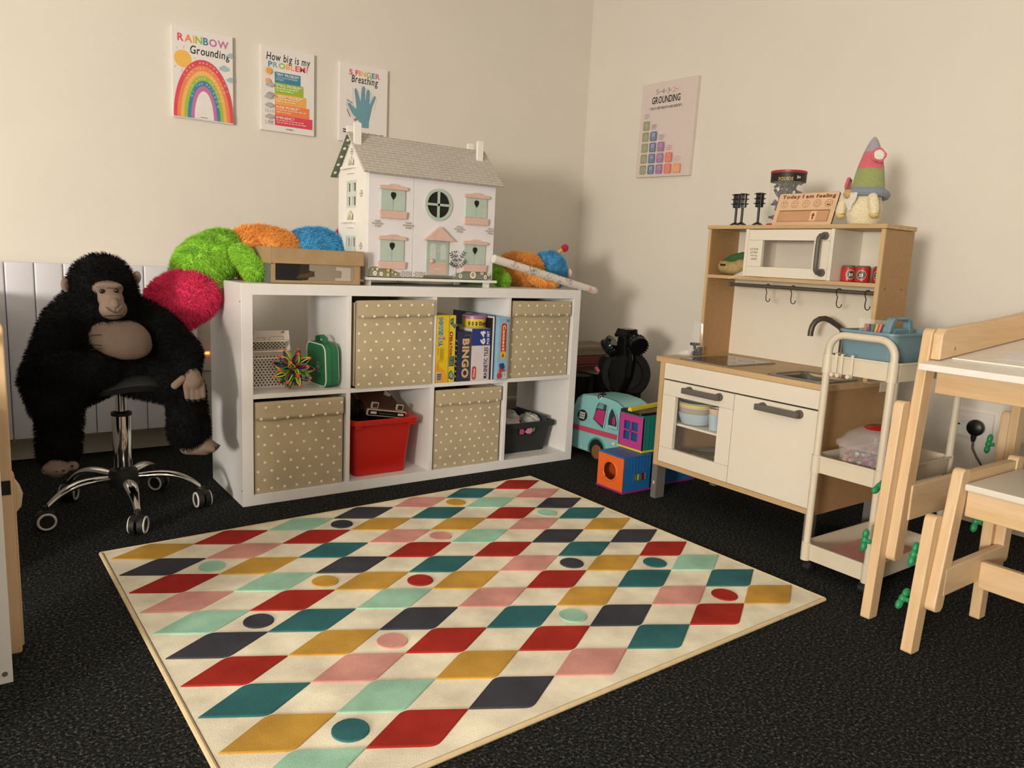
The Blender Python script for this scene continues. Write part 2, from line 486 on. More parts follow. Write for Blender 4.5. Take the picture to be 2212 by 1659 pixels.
rug = thing('rug', 'cream rug with rows of coloured harlequin diamonds and dots on the dark carpet', 'rug', (0.35, -0.85, 0))
ROWS = ['YRMNPTR', 'NPRYTMP', 'RYTPYRN', 'PMNRMPT', 'MRYTRNY', 'NTMYPTN', 'RYNPRYR', 'TPRTYTM', 'YMYRNPT', 'MRNPTRY']
DOTS = [('Y', 5, 1.5), ('N', 3, 1.5), ('P', 4, 3.5), ('M', 6, 3.5), ('M', 1, 2.5), ('Y', 2, 4.5), ('R', 3, 5.5), ('N', 5, 6.5), ('T', 6, 7.5), ('N', 1, 5.5), ('P', 2, 7.5), ('M', 4, 8.5), ('R', 6, 9.5), ('T', 1, 9.5)]
uu = lambda i: 0.008 + 0.1408 * i
vv = lambda k: 0.0534 + 0.0971 * (k - 1)
ZR, ZP = 0.009, 0.0125
mb = MB().use(M_RUGBASE)
mb.hexa([rq(0.004, 0.004, 0), rq(0.004, 0.996, 0), rq(0.996, 0.996, 0), rq(0.996, 0.004, 0)][::-1], [rq(0.004, 0.004, ZR), rq(0.004, 0.996, ZR), rq(0.996, 0.996, ZR), rq(0.996, 0.004, ZR)][::-1])
def bez(p, c, q, n): return [((1 - t) ** 2 * p[0] + 2 * t * (1 - t) * c[0] + t * t * q[0], (1 - t) ** 2 * p[1] + 2 * t * (1 - t) * c[1] + t * t * q[1]) for t in [i / n for i in range(n + 1)]]
def raised(poly, m):
    mb.use(m); n = len(poly); cx = sum(p[0] for p in poly) / n; cy = sum(p[1] for p in poly) / n
    wob = [0.0006 * math.sin(i * 2.1 + cx * 40) for i in range(n)]
    lo = [rq(p[0], p[1], ZR - .001) for p in poly]
    hi = [rq(p[0], p[1], ZP - .0012) for p in poly]
    s = [(cx + (p[0] - cx) * .965, cy + (p[1] - cy) * .955) for p in poly]
    tp = [rq(p[0], p[1], ZP) for p in s]
    mb.loft([lo, hi], False, True); mb.loft([hi, tp], False, True); mb.add(tp, [tuple(range(n))])
for k, row in enumerate(ROWS, 1):
    for i, c in enumerate(row):
        cx, cy = uu(i + .5), vv(k); hw, hh = 0.0704 * 0.995, 0.0971 / 2 * 1.03
        L, Rr, Tt, Bb = (cx - hw, cy), (cx + hw, cy), (cx, cy - hh), (cx, cy + hh)
        mix = lambda p, q, t: (p[0] + (q[0] - p[0]) * t, p[1] + (q[1] - p[1]) * t)
        poly = [L] + [mix(L, Bb, t) for t in (.3, .6)] + bez(mix(L, Bb, .86), Bb, mix(Bb, Rr, .14), 4) + [mix(Bb, Rr, t) for t in (.4, .7)] + [Rr] + [mix(Rr, Tt, t) for t in (.3, .6)] + bez(mix(Rr, Tt, .86), Tt, mix(Tt, L, .14), 4) + [mix(Tt, L, t) for t in (.4, .7)]
        raised(poly, RM[c])
for c, i, k in DOTS:
    cx, cy = uu(i), vv(k); a = 0.0225; b = a * 1.578 / 1.30
    raised([(cx + a * math.cos(t), cy + b * math.sin(t)) for t in [2 * math.pi * j / 20 for j in range(20)]], RM[c])
mb.build('pile', None, rug)
m = MB()
for (p, q) in (((0, 0), (1, 0)), ((1, 0), (1, 1)), ((1, 1), (0, 1)), ((0, 1), (0, 0))):
    m.tube([rq(p[0] + (q[0] - p[0]) * t / 12, p[1] + (q[1] - p[1]) * t / 12, 0.0056) for t in range(13)], 0.0055, 8)
m.build('binding', M_BIND, rug)

# ------------------------------------------------------------------ cube shelf
KL, KH, KD, KT, KS = 1.469, 0.766, 0.39, 0.038, 0.016
M_WHITE = mat('white_laminate', 'e6e6e6', 0.38, var=0.015)
kx = thing('cube_shelf', 'white cube shelf unit with two rows of four compartments', 'shelf', (KL / 2, KD / 2, 0))
for x0 in (0, KL - KT): MB().box(x0, x0 + KT, 0, KD, 0, KH).build('side_panel', M_WHITE, kx, bevel=.0012)
MB().box(KT, KL - KT, 0, KD, KH - KT, KH).build('top_panel', M_WHITE, kx, bevel=.0012)
MB().box(KT, KL - KT, 0, KD, 0, KT).build('bottom_panel', M_WHITE, kx, bevel=.0012)
CW = (KL - 2 * KT - 3 * KS) / 4
cellx = [(KT + i * (CW + KS), KT + i * (CW + KS) + CW) for i in range(4)]
ZM = (KH - KS) / 2
for i in range(3): MB().box(cellx[i][1], cellx[i][1] + KS, 0.001, KD - .001, KT, KH - KT).build('divider', M_WHITE, kx, bevel=.001)
for a, b in cellx: MB().box(a, b, 0.001, KD - .001, ZM, ZM + KS).build('shelf_board', M_WHITE, kx, bevel=.001)
m = MB()
for z in (.055, .705): m.cyl((-.0005, .012, z), (.0005, .012, z), .003, seg=12)
m.build('screw_hole', mat('dark_hole', '2a2622', .8), kx)
Z_UP, Z_LO = ZM + KS, KT

# polka dot storage boxes
M_DOTBOX = mat('beige_cloth', 'b5a788', 0.85, var=0.07, scale=9, bump=0.25, bscale=500, sheen=0.2)
M_DOT = mat('dot_white', 'efe9de', 0.8, var=0.02)
M_IN = mat('box_inside', '8c7c60', 0.9)
def cloth_box(x0, x1, yf, z0, h, label, tilt, seed):
    r = random.Random(seed); d = .355; t = thing('storage_box', label, 'storage box', ((x0 + x1) / 2, yf + d / 2, z0), 'beige polka dot storage boxes')
    z1 = z0 + h; w = x1 - x0; th = .006
    m = MB().use(M_DOTBOX)
    # gently bulged front sheet
    nx, nz = 12, 12; vs = []
    def bulge(u, v): return -.004 * math.sin(math.pi * u) * math.sin(math.pi * v) + r.uniform(-.0006, .0006)
    for j in range(nz + 1):
        for i in range(nx + 1):
            u, v = i / nx, j / nz; vs.append((x0 + w * u, yf + .005 + bulge(u, v), z0 + h * v + tilt * (u - .5) * v))
    m.add(vs, [(j * (nx + 1) + i, j * (nx + 1) + i + 1, (j + 1) * (nx + 1) + i + 1, (j + 1) * (nx + 1) + i) for j in range(nz) for i in range(nx)], True)
    m.box(x0, x1, yf + .0055, yf + .0055 + th, z0, z1 - abs(tilt) * .6)
    m.box(x0, x0 + th, yf + .006, yf + d, z0, z1 - .004 - (tilt > 0) * tilt); m.box(x1 - th, x1, yf + .006, yf + d, z0, z1 - .004)
    m.box(x0, x1, yf + d - th, yf + d, z0, z1 - .004); m.box(x0, x1, yf + .006, yf + d, z0, z0 + th)
    # dots in staggered rows
    m.use(M_DOT); rows = 9; p = w / 7.0; n = 0
    for j in range(rows):
        z = z0 + h * (.045 + .098 * j)
        if z > z1 - h * .185 - .01: z += .004
        for i in range(8):
            x = x0 + .012 + p * (i + (.5 if j % 2 else 0)) + r.uniform(-.001, .001)
            if x > x1 - .008: continue
            v = (z - z0) / h; u = (x - x0) / w
            y = yf + .005 - .004 * math.sin(math.pi * u) * math.sin(math.pi * v) - .0012
            zz = z + tilt * (u - .5) * v
            rr = .0052
            m.add([(x + rr * math.cos(a), y, zz + rr * .95 * math.sin(a)) for a in [2 * math.pi * k / 14 for k in range(14)]], [tuple(range(14))])
    m.build('body', None, t, auto=False)
    # turned-down cuff along the top of the front
    m = MB().use(M_DOTBOX); zc = z1 - h * .19; nx = 14; rows_ = []
    for v, off in ((0, -.0015), (.02, -.0065), (.2, -.007), (.5, -.0055), (.85, -.0065), (1.0, -.0045), (1.01, .006)):
        rows_.append([(x0 + .001 + (w - .002) * i / nx, yf + .002 + off - .004 * math.sin(math.pi * i / nx) * (1 - v) + r.uniform(-.0009, .0009), zc + (z1 + .001 - zc) * v + tilt * (i / nx - .5) + (.0025 * math.sin(i * 1.3 + seed) if v < .1 else 0)) for i in range(nx + 1)])
    vs = [q for rr in rows_ for q in rr]; N = nx + 1
    m.add(vs, [(j * N + i, j * N + i + 1, (j + 1) * N + i + 1, (j + 1) * N + i) for j in range(len(rows_) - 1) for i in range(nx)], True)
    m.use(M_DOT)
    for z in (zc + .006, z1 - .017):
        for i in range(7):
            x = x0 + .02 + p * (i + (.0 if z < z1 - .03 else .35)); u = (x - x0) / w
            if x > x1 - .008: continue
            y = yf - .0072 - .004 * math.sin(math.pi * u) * (.85 if z < z1 - .03 else .3) + .0016
            m.add([(x + .005 * math.cos(a), y - .0012, z + tilt * (u - .5) + .0048 * math.sin(a)) for a in [2 * math.pi * k / 14 for k in range(14)]], [tuple(range(14))])
    m.build('cuff', None, t, auto=False)
    return t
cloth_box(.043, .364, .004, Z_LO + .001, .322, 'beige white-spotted fabric box in the lower leftmost compartment under the green bag', .0, 1)
cloth_box(.404, .722, -.012, Z_UP + .001, .322, 'beige white-spotted fabric box above the red tub, pulled slightly out of the shelf', .006, 2)
cloth_box(.749, 1.066, .004, Z_LO + .001, .320, 'beige white-spotted fabric box directly below the board games', .0, 3)
cloth_box(1.103, 1.420, .008, Z_UP + .001, .322, 'beige white-spotted fabric box in the top right corner compartment above the charcoal basket', .0, 4)

# ------------------------------------------------------------------ posters
M_CANVAS = mat('poster_white', 'ebe8e6', 0.6, var=0.01); M_CANVASB = mat('poster_lilac', 'ddd0cd', 0.6, var=0.02)
def canvas(x0, x1, z0, z1, label):
    t = thing('poster', label, 'poster', ((x0 + x1) / 2, YW - .009, z0), 'canvas posters on the left wall')
    MB().box(x0, x1, YW - .019, YW - .0005, z0, z1).build('canvas', M_CANVAS, t, bevel=.001)
    return t, Print((x0, YW - .0191, z0), (1, 0, 0), (0, 0, 1), x1 - x0, z1 - z0)
PR = dict(r='df4f63', o='ee8d58', y='f3b866', g='9fc24c', b='4488ae', p='c678ab', k='1a1a1c', cl='a8c3cf')
t, P = canvas(.011, .255, 1.405, 1.765, 'white canvas poster with a rainbow arch and a sun, leftmost on the wall')
P.text('RAINBOW', .09, .845, .93, .93, [PR['r'], PR['o'], PR['y'], PR['g'], PR['b'], PR['p'], PR['p']], bold=.03)
P.text('Grounding', .29, .70, .95, .82, PR['k'], shear=.12, bold=.012)
P.disc(.17, .655, .14, 'f2bf5c', 28)
for a in range(0, 360, 36):
    c, s = math.cos(math.radians(a + 12)), math.sin(math.radians(a + 12))
    x0, y0, x1, y1 = .17 + .165 * c, .655 + .165 * s * .678, .17 + .215 * c, .655 + .215 * s * .678
    if x1 > .02 and x0 > .02: P.line([(x0, y0), (x1, y1)], .008, 'e9b78a')
def cloud(P, x, y, s, c, clip=1.0):
    for dx, dy, r in ((-.6, -.1, .42), (0, .15, .55), (.55, -.05, .45), (0, -.18, .5)):
        pts = [(min(p[0], clip), p[1]) for p in P.disc_pts(x + dx * s, y + dy * s * .678, r * s, 16, sy=.85)]
        P.poly(pts, c)
cloud(P, .97, .78, .075, PR['cl'], .995); cloud(P, .85, .625, .085, PR['cl']); cloud(P, .96, .505, .075, PR['cl'], .995)
bands = [('r', .498, .665), ('o', .44, .60), ('y', .383, .543), ('g', .328, .488), ('b', .272, .433), ('p', .216, .375), (None, .16, .315)]
for c, a, h in bands:
    pts = [(.5 + a * math.cos(math.radians(q)), .012 + h * math.sin(math.radians(q))) for q in range(0, 181, 6)]
    P.poly(pts, PR[c] if c else 'ebe8e6')
for s, (c, a, h), (c2, a2, h2), sp in zip(['LOOK AROUND YOU', 'AND TRY TO FIND', 'DIFFERENT OBJECTS', 'IN EACH COLOUR', 'OF THE RAINBOW'], bands, bands[1:], (55, 53, 62, 60, 66)):
    am, hm = (a + a2) / 2 - .008, (h + h2) / 2 - .012
    P.arctext(s, .5 * P.w, .012 * P.h, am * P.w, .0072, 90 + sp - 10, 90 - sp - 4, 'f4ece2', sy=hm * P.h / (am * P.w), bold=.004)
P.rect(.44, .028, .56, .034, '4a4a4a')
P.build('print', t)

t, P = canvas(.375, .618, 1.402, 1.760, 'white canvas poster with a stepped stack of coloured blocks, between the rainbow and the hand')
P.text('How big is my', .10, .81, .92, .93, PR['k'], shear=.12, bold=.012)
P.text('PROBLEM?', .13, .755, .88, .825, [PR['b'], '7fb2c4', PR['g'], 'f0b070', 'f0a080', PR['r'], PR['r'], 'd98aa0'], bold=.03)
ys = [.712, .585, .455, .327, .2, .075]
for n, (c, x1, a, b_) in enumerate(zip(('3f8aad', '9cc03c', 'f1b25c', 'ee8850', 'e04a60'), (.735, .79, .845, .905, .965), ys, ys[1:])):
    P.rect(.25, b_, x1, a, c)
for n, (s, x1) in enumerate(zip(('TINY PROBLEM', 'SMALL PROBLEM', 'MEDIUM PROBLEM', 'HUGE PROBLEM', 'EMERGENCY'), (.70, .75, .78, .71, .62))):
    P.text(s, .275, ys[n] - .044, x1, ys[n] - .013, 'f3ebe0', bold=.02)
P.text('I CAN SOLVE THE PROBLEM', .275, ys[0] - .073, .68, ys[0] - .054, 'e4ecec'); P.text('MYSELF.', .275, ys[0] - .1, .42, ys[0] - .08, 'e4ecec')
for n, l in ((1, (.72, .62)), (2, (.72, .64)), (3, (.85, .55)), (4, (.82, .86))):
    for q, x1 in enumerate(l):
        x = .28; r = random.Random(n * 7 + q)
        while x < x1 - .03:
            L = r.uniform(.02, .075); P.line([(x, ys[n] - .064 - .027 * q), (min(x + L, x1), ys[n] - .064 - .027 * q)], .017, ('e8efc8', 'f8e2bc', 'f8d2b8', 'f4c0bc')[n - 1]); x += L + .022
P.disc(.13, .705, .055, 'f0ad55')
for a in range(0, 360, 30):
    c, s = math.cos(math.radians(a)), math.sin(math.radians(a)); P.line([(.13 + .065 * c, .705 + .065 * s * .678), (.13 + .085 * c, .705 + .085 * s * .678)], .006, 'e8b070')
P.disc(.11, .585, .045, 'f0ad75'); cloud(P, .145, .545, .075, 'b9b6b4')
cloud(P, .15, .43, .07, 'aaa8a8'); cloud(P, .12, .4, .07, 'b9b6b4')
cloud(P, .13, .3, .075, 'b9b6b4'); cloud(P, .13, .165, .075, 'b4b2b0')
for yy in (.245, .225, .108, .085):
    for x in (.06, .1, .15, .19): P.line([(x, yy), (x + .01, yy - .012)], .009, '77757a')
P.poly([(.135, .125), (.11, .095), (.13, .095), (.115, .068), (.155, .105), (.135, .105), (.155, .125)], 'd98a6a')
P.rect(.44, .03, .56, .038, '5a5656')
P.build('print', t)

t, P = canvas(.741, .987, 1.402, 1.757, 'white canvas poster with a blue hand print, partly hidden behind the dollhouse roof')
P.text('5 FINGER', .19, .855, .83, .925, [PR['r'], PR['r'], PR['o'], PR['y'], PR['g'], PR['b'], 'd0708c'], bold=.03)
P.text('Breathing', .24, .735, .79, .86, PR['k'], shear=.12, bold=.012)
hand = [(.45, .20), (.61, .205), (.615, .295), (.68, .485), (.755, .62), (.735, .64), (.705, .625), (.62, .515), (.625, .675), (.605, .705), (.575, .705), (.555, .67), (.53, .54), (.525, .71), (.505, .737), (.475, .735), (.458, .71), (.43, .535), (.36, .67), (.335, .695), (.31, .69), (.30, .665), (.345, .47), (.335, .43), (.21, .495), (.175, .495), (.162, .475), (.265, .36), (.385, .29), (.44, .245)]
P.poly(hand, '6f9fb0')
out = [(.36, .26), (.24, .35), (.14, .47), (.16, .515), (.2, .52), (.31, .46)]
P.line(out, .005, '8a8280')
P.line([(.28, .5), (.27, .69)], .005, 'c8949a'); P.line([(.38, .66), (.43, .57)], .005, 'a0b090'); P.line([(.44, .6), (.44, .74)], .005, 'c0a080'); P.line([(.55, .72), (.55, .6)], .005, '8f8c8a'); P.line([(.65, .68), (.64, .56), (.70, .645)], .005, 'b09c98'); P.line([(.77, .6), (.72, .45)], .005, 'a09c9a')
P.line([(.15, .41), (.22, .32)], .014, '55504e'); P.line([(.15, .53), (.26, .5)], .014, '6a6462')
P.disc(.32, .29, .03, 'c07890', sy=.8); P.disc(.345, .30, .025, 'a86a9a', sy=.8)
P.text('from of our best with', .46, .115, .92, .145, '2b2828', bold=.01, shear=.1)
P.line([(.08, .15), (.16, .145)], .022, '2b2828'); P.line([(.08, .12), (.18, .115)], .022, '2b2828')
P.build('print', t)

t = thing('poster', 'pale lilac canvas poster with columns of coloured squares, alone on the right wall', 'poster', (XW - .01, .33, 1.35))
rot = Matrix.Translation((XW - .01, .33, 1.59)) @ Matrix.Rotation(math.radians(1.3), 4, 'X') @ Matrix.Translation((-(XW - .01), -.33, -1.59))
m = MB(); m.T = rot; m.box(XW - .022, XW - .0005, .140, .520, 1.350, 1.828).build('canvas', M_CANVASB, t, bevel=.001)
oo = rot @ Vector((XW - .0222, .520, 1.350)); ux = rot.to_3x3() @ Vector((0, -1, 0)); uy = rot.to_3x3() @ Vector((0, 0, 1))
P = Print(oo, ux, uy, .38, .478)
P.text('5·4·3·2·1', .26, .872, .68, .925, ['8f8c8c', '2a2a2a', '8f8c8c', '2a2a2a', '8f8c8c', '2a2a2a', 'dd9a9a', '2a2a2a', 'e6b8a8'])
P.text('GROUNDING', .2, .775, .72, .85, '161618', bold=.02)
P.text('TAKE A DEEP BREATH AND IDENTIFY...', .17, .715, .78, .742, '2e2c2c', bold=.02)
xs = [(.075, .2), (.235, .36), (.395, .52), (.56, .685), (.725, .855)]
cs = ['9ba083', '6e7da0', 'a87da8', 'ea7f74', 'efa878']
for i, ((a, b_), c) in enumerate(zip(xs, cs)):
    n = 5 - i
    for k in range(n):
        v = .03 + .118 * k; P.rrect(a, v, b_, v + .1, .02, c); x, y = (a + b_) / 2, v + .05
        lc = 'c9cab6' if i == 0 else ('c9d2e2' if i == 1 else ('d9bcd6' if i == 2 else ('f8c6ba' if i == 3 else 'f8d6b8')))
        if i == 0: P.ring(x, y - .002, .03, .036, lc); P.disc(x, y, .01, lc)
        elif i == 1:
            P.ring(x, y - .012, .022, .027, lc, 150, 390)
            for q in (-.022, -.008, .006, .02): P.line([(x + q, y - .005), (x + q * 1.2, y + .034)], .007, lc)
        elif i == 2: P.ring(x, y + .008, .026, .032, lc, -60, 240); P.ring(x, y + .006, .012, .017, lc, -60, 200); P.line([(x + .012, y - .02), (x - .005, y - .035)], .007, lc)
        elif i == 3: P.line([(x - .012, y + .036), (x - .016, y), (x - .03, y - .028)], .007, lc); P.line([(x + .012, y + .036), (x + .016, y), (x + .03, y - .028)], .007, lc); P.ring(x, y - .025, .012, .017, lc, 180, 360)
        else: P.ring(x, y, .028, .035, lc, 180, 360); P.line([(x - .035, y), (x - .015, y + .015), (x, y + .008), (x + .015, y + .015), (x + .035, y)], .007, lc)
    v = .03 + .118 * n
    for q in range(3): P.line([(a + .015, v + .052 - .02 * q), (b_ - .02 - .02 * (q == 2), v + .052 - .02 * q)], .009, ['a9a7a0', 'a09ca4', 'a89cac', 'e0a8a0', 'e4c4b8'][i])
P.build('print', t)
# ------------------------------------------------------------------ radiator
M_RAD = mat('radiator_enamel', 'e0e1ea', 0.35, var=0.01)
t = thing('radiator', 'white panel radiator with vertical seams on the left wall behind the gorilla', 'radiator', (-.7, .91, .105))
pitch = .0955; xr = .071; k = 0
while xr - pitch * (k + 1) > -1.75:
    b = xr - pitch * k; a = b - pitch + .0022
    if k == 0: a = b - .11
    MB().rbox(a, b, .880, .945, .105, .785, r=.006, seg=3).build('panel', M_RAD, t, bevel=.002)
    if k == 0: xr -= .110 - pitch + .0022
    k += 1
MB().box(-1.7, .06, .890, .938, .12, .77).build('core', mat('radiator_gap', '55555a', .6), t)
for x in (-.27, -.08, -.62):
    m = MB(); m.box(x - .02, x + .02, .905, YW - .0005, .09, .104); m.cyl((x + .01, .90, .097), (x + .01, .885, .097), .006, seg=10); m.build('bracket', mat('bracket_steel', 'b9b6ae', .4, .6), t)

# ------------------------------------------------------------------ sockets
M_PLAST = mat('white_plastic', 'e9e6e0', 0.35, var=0.01); M_BLK = mat('black_plastic', '141415', 0.4, var=0.1)
t = thing('wall_switch', 'white switched wall socket with a glowing red neon between radiator and shelf', 'socket', (.115, YW - .005, .33))
MB().rbox(.072, .158, YW - .009, YW - .0005, .328, .414, r=.006, axis='y').build('plate', M_PLAST, t)
MB().box(.100, .116, YW - .014, YW - .0095, .36, .385).build('rocker', M_PLAST, t, bevel=.001)
MB().rbox(.120, .140, YW - .012, YW - .0095, .402, .411, r=.002, axis='y').build('neon', mat('neon_red', 'ff5a30', .3, emit=('ff4a20', 14.0)), t)
m = MB(); m.box(.092, .097, YW - .0105, YW - .0092, .349, .353); m.build('slot', M_BLK, t)

t = thing('wall_socket', 'white double wall socket holding a black plug, seen under the pine desk', 'socket', (XW - .005, -1.32, .32))
m = MB(); m.rbox(XW - .011, XW - .0005, -1.392, -1.238, .318, .412, r=.005, axis='x'); m.build('plate', M_PLAST, t)
for y in (-1.293, -1.313): MB().box(XW - .015, XW - .0115, y - .008, y + .008, .372, .394).build('rocker', M_PLAST, t, bevel=.001)
m = MB()
for (y, z, a, b) in ((-1.262, .382, .003, .006), (-1.255, .358, .004, .003), (-1.277, .358, .004, .003)): MB_ = m.box(XW - .0118, XW - .0112, y - a, y + a, z - b, z + b)
m.build('pin_hole', M_BLK, t)
t2 = thing('plug', 'black mains plug with its cord in the double wall socket', 'plug', (XW - .03, -1.345, .35))
m = MB(); m.lathe([(.004, -.0), (.022, -.004), (.029, -.014), (.030, -.026), (.022, -.033), (.004, -.035)][::-1], (XW - .0118, -1.345, .357), 24, 'x'); m.build('plug_body', M_BLK, t2)
m = MB(); m.tube([(XW - .03, -1.343, .345), (XW - .032, -1.342, .318), (XW - .033, -1.342, .305)], [.011, .009, .006], 10); m.build('grip', M_BLK, t2)
m = MB(); m.tube([(XW - .033, -1.342, .306), (XW - .035, -1.345, .28), (XW - .033, -1.362, .25), (XW - .03, -1.385, .22), (XW - .03, -1.40, .12), (XW - .04, -1.41, .02), (XW - .07, -1.5, .006)], .0036, 8); m.build('cord', M_BLK, t2)
t = thing('wall_socket', 'white double wall socket at the right edge of the photo, beyond the plugged one', 'socket', (XW - .005, -1.5, .32))
m = MB(); m.rbox(XW - .011, XW - .0005, -1.60, -1.446, .326, .42, r=.005, axis='x'); m.build('plate', M_PLAST, t)
for y in (-1.475, -1.495): MB().box(XW - .015, XW - .0115, y - .008, y + .008, .334, .352).build('rocker', M_PLAST, t, bevel=.001)

# ------------------------------------------------------------------ chair
M_CHROME = mat('chrome', 'd8d6d2', 0.12, 1.0, var=0.02); M_LEATHER = mat('black_leather', '1b1c1c', 0.42, var=0.15, scale=40, bump=0.2)
M_RUBBER = mat('black_rubber', '101010', 0.6); M_RIM = mat('castor_rim', 'cfcdc8', 0.4)
cx, cy, R5 = -.345, .137, .235
ch = thing('swivel_stool', 'chrome five-star swivel stool with black saddle seat carrying the gorilla', 'stool', (cx, cy, 0))
m = MB(); nx, ny = 20, 14; up_, lo_ = [], []
for j in range(ny + 1):
    for i in range(nx + 1):
        u, v = i / nx * 2 - 1, j / ny * 2 - 1
        a, b = u * math.sqrt(1 - v * v / 2), v * math.sqrt(1 - u * u / 2); r = math.hypot(a, b)
        x, y = cx + .02 + a * .185, cy + b * .18
        droop = .010 * math.exp(-((a - .05) / .45) ** 2) * max(0, -b) - .045 * abs(a) ** 2.2 + .012 * (b * b) - .01 * max(0, -b) ** 2
        e = math.sqrt(max(0, 1 - r ** 4)) * .032
        up_.append((x, y, .438 + droop + e * 1.25)); lo_.append((x, y, .438 + droop - e * .9))
N = nx + 1; q = [(j * N + i, j * N + i + 1, (j + 1) * N + i + 1, (j + 1) * N + i) for j in range(ny) for i in range(nx)]
m.add(up_, q, True); m.add(lo_, [f[::-1] for f in q], True); m.build('seat', M_LEATHER, ch)
MB().cyl((cx, cy, .33), (cx, cy, .405), .0165, seg=20).build('gas_lift', M_CHROME, ch)
m = MB(); m.lathe([(.024, .145), (.027, .15), (.029, .30), (.029, .326)], (cx, cy, 0), 24); m.build('column_cover', M_CHROME, ch)
MB().lathe([(.031, .326), (.031, .336), (.02, .340)], (cx, cy, 0), 24).build('collar', M_RUBBER, ch)
MB().lathe([(.03, .085), (.045, .09), (.047, .125), (.04, .145), (.024, .15)], (cx, cy, 0), 24).build('hub', M_RUBBER, ch)
for k in range(5):
    a = math.radians(-90 + 72 * k + 0); d = Vector((math.cos(a), math.sin(a), 0)); s = Vector((-d.y, d.x, 0))
    m = MB(); rings = []
    for tt in [i / 12 for i in range(13)]:
        r = .04 + (R5 - .04) * tt; z = .118 + .012 * math.sin(tt * 2.2) - .058 * tt ** 3.2
        w = .010 + .010 * math.sin(math.pi * min(1, tt * 1.05)) ** 1.2 * (1 if tt > .1 else .4); h = .011
        c = Vector((cx, cy, z)) + d * r
        rings.append([c + s * (w * math.cos(q)) + Vector((0, 0, 1)) * (h * math.sin(q)) for q in [2 * math.pi * i / 14 for i in range(14)]])
    m.loft(rings); leg = m.build('leg', M_CHROME, ch)
    wc = Vector((cx, cy, 0)) + d * (R5 + .005); roll = math.radians(-90 + 72 * k + (62, 25, -10, 30, 75)[k]); ax = Vector((math.cos(roll), math.sin(roll), 0)); fwd = Vector((-ax.y, ax.x, 0))
    c0 = wc + Vector((0, 0, .030))
    m = MB(); m.cyl(wc + Vector((0, 0, .052)), wc + Vector((0, 0, .075)), .008, seg=12)
    m.tube([c0 + fwd * .02 + Vector((0, 0, .018)), c0 + Vector((0, 0, .028)), c0 - fwd * .022 + Vector((0, 0, .016))], .009, 8)
    cs = m.build('castor', M_RUBBER, leg)
    for sgn in (-1, 1):
        m = MB().use(M_RUBBER); p0, p1 = c0 + ax * sgn * .004, c0 + ax * sgn * .021
        m.cyl(p0, p1, .030, .027, seg=28)
        m.use(M_RIM); m.tube([p1 + ax * sgn * .0005 + (fwd * math.cos(q) + Vector((0, 0, 1)) * math.sin(q)) * .0235 for q in [2 * math.pi * i / 28 for i in range(28)]], .0036, 8, True)
        m.build('wheel', None, leg)

# ------------------------------------------------------------------ gorilla
M_FUR = mat('black_fur', '0c0c0e', 0.85, var=0.25, scale=20, spec=0.12, sheen=0.02); M_TAN = mat('tan_plush', '7f6e63', 0.9, var=0.06, scale=40, bump=0.15, bscale=600, spec=0.1)
M_EYE = mat('eye_brown', '1f140e', 0.12); M_STITCH = mat('stitch_dark', '2c2420', 0.9); M_NAIL = mat('nail_black', '0e0d0d', .6)
go = thing('gorilla_toy', 'black plush gorilla with tan face, belly and feet slumped on the stool', 'soft toy', (-.36, .09, .22))
vs, fs = blob([
    ('e', (-.375, .11, .565), (.135, .10, .145)), ('e', (-.395, .075, .735), (.098, .085, .088)), ('e', (-.392, .085, .765), (.085, .078, .075)), ('c', (-.39, .09, .70), (-.38, .11, .60), .095, .12),
    ('c', (-.47, .10, .67), (-.50, .08, .62), .055, .065), ('c', (-.50, .08, .63), (-.565, .03, .47), .062, .062), ('c', (-.565, .03, .47), (-.55, -.03, .40), .060, .056),
    ('c', (-.30, .10, .66), (-.235, .08, .61), .055, .062), ('c', (-.235, .08, .61), (-.17, .04, .535), .062, .056), ('c', (-.17, .04, .535), (-.178, -.02, .49), .053, .042),
    ('c', (-.42, .09, .47), (-.525, -.01, .44), .075, .066), ('c', (-.525, -.005, .44), (-.535, .0, .265), .064, .058), ('c', (-.52, -.02, .50), (-.45, -.01, .50), .06, .055),
    ('c', (-.31, .09, .47), (-.185, .01, .43), .075, .062), ('c', (-.175, .0, .42), (-.168, .01, .285), .056, .064), ('e', (-.37, .09, .48), (.14, .11, .05)), ('e', (-.43, .0, .49), (.07, .05, .05))], .009, 5)
m = MB().use(M_FUR); m.add(vs, fs, True)
fur(m, vs, fs, 52000, .013, .0014, .35, .45, 3, keep=lambda P: (P[:, 1] < .17) & ~((abs(P[:, 0] + .36) < .07) & (abs(P[:, 2] - .585) < .05) & (P[:, 1] < .06)) & ~((abs(P[:, 0] + .386) < .030) & (abs(P[:, 2] - .70) < .04) & (P[:, 1] < .03)))
m.build('body', None, go, auto=False)
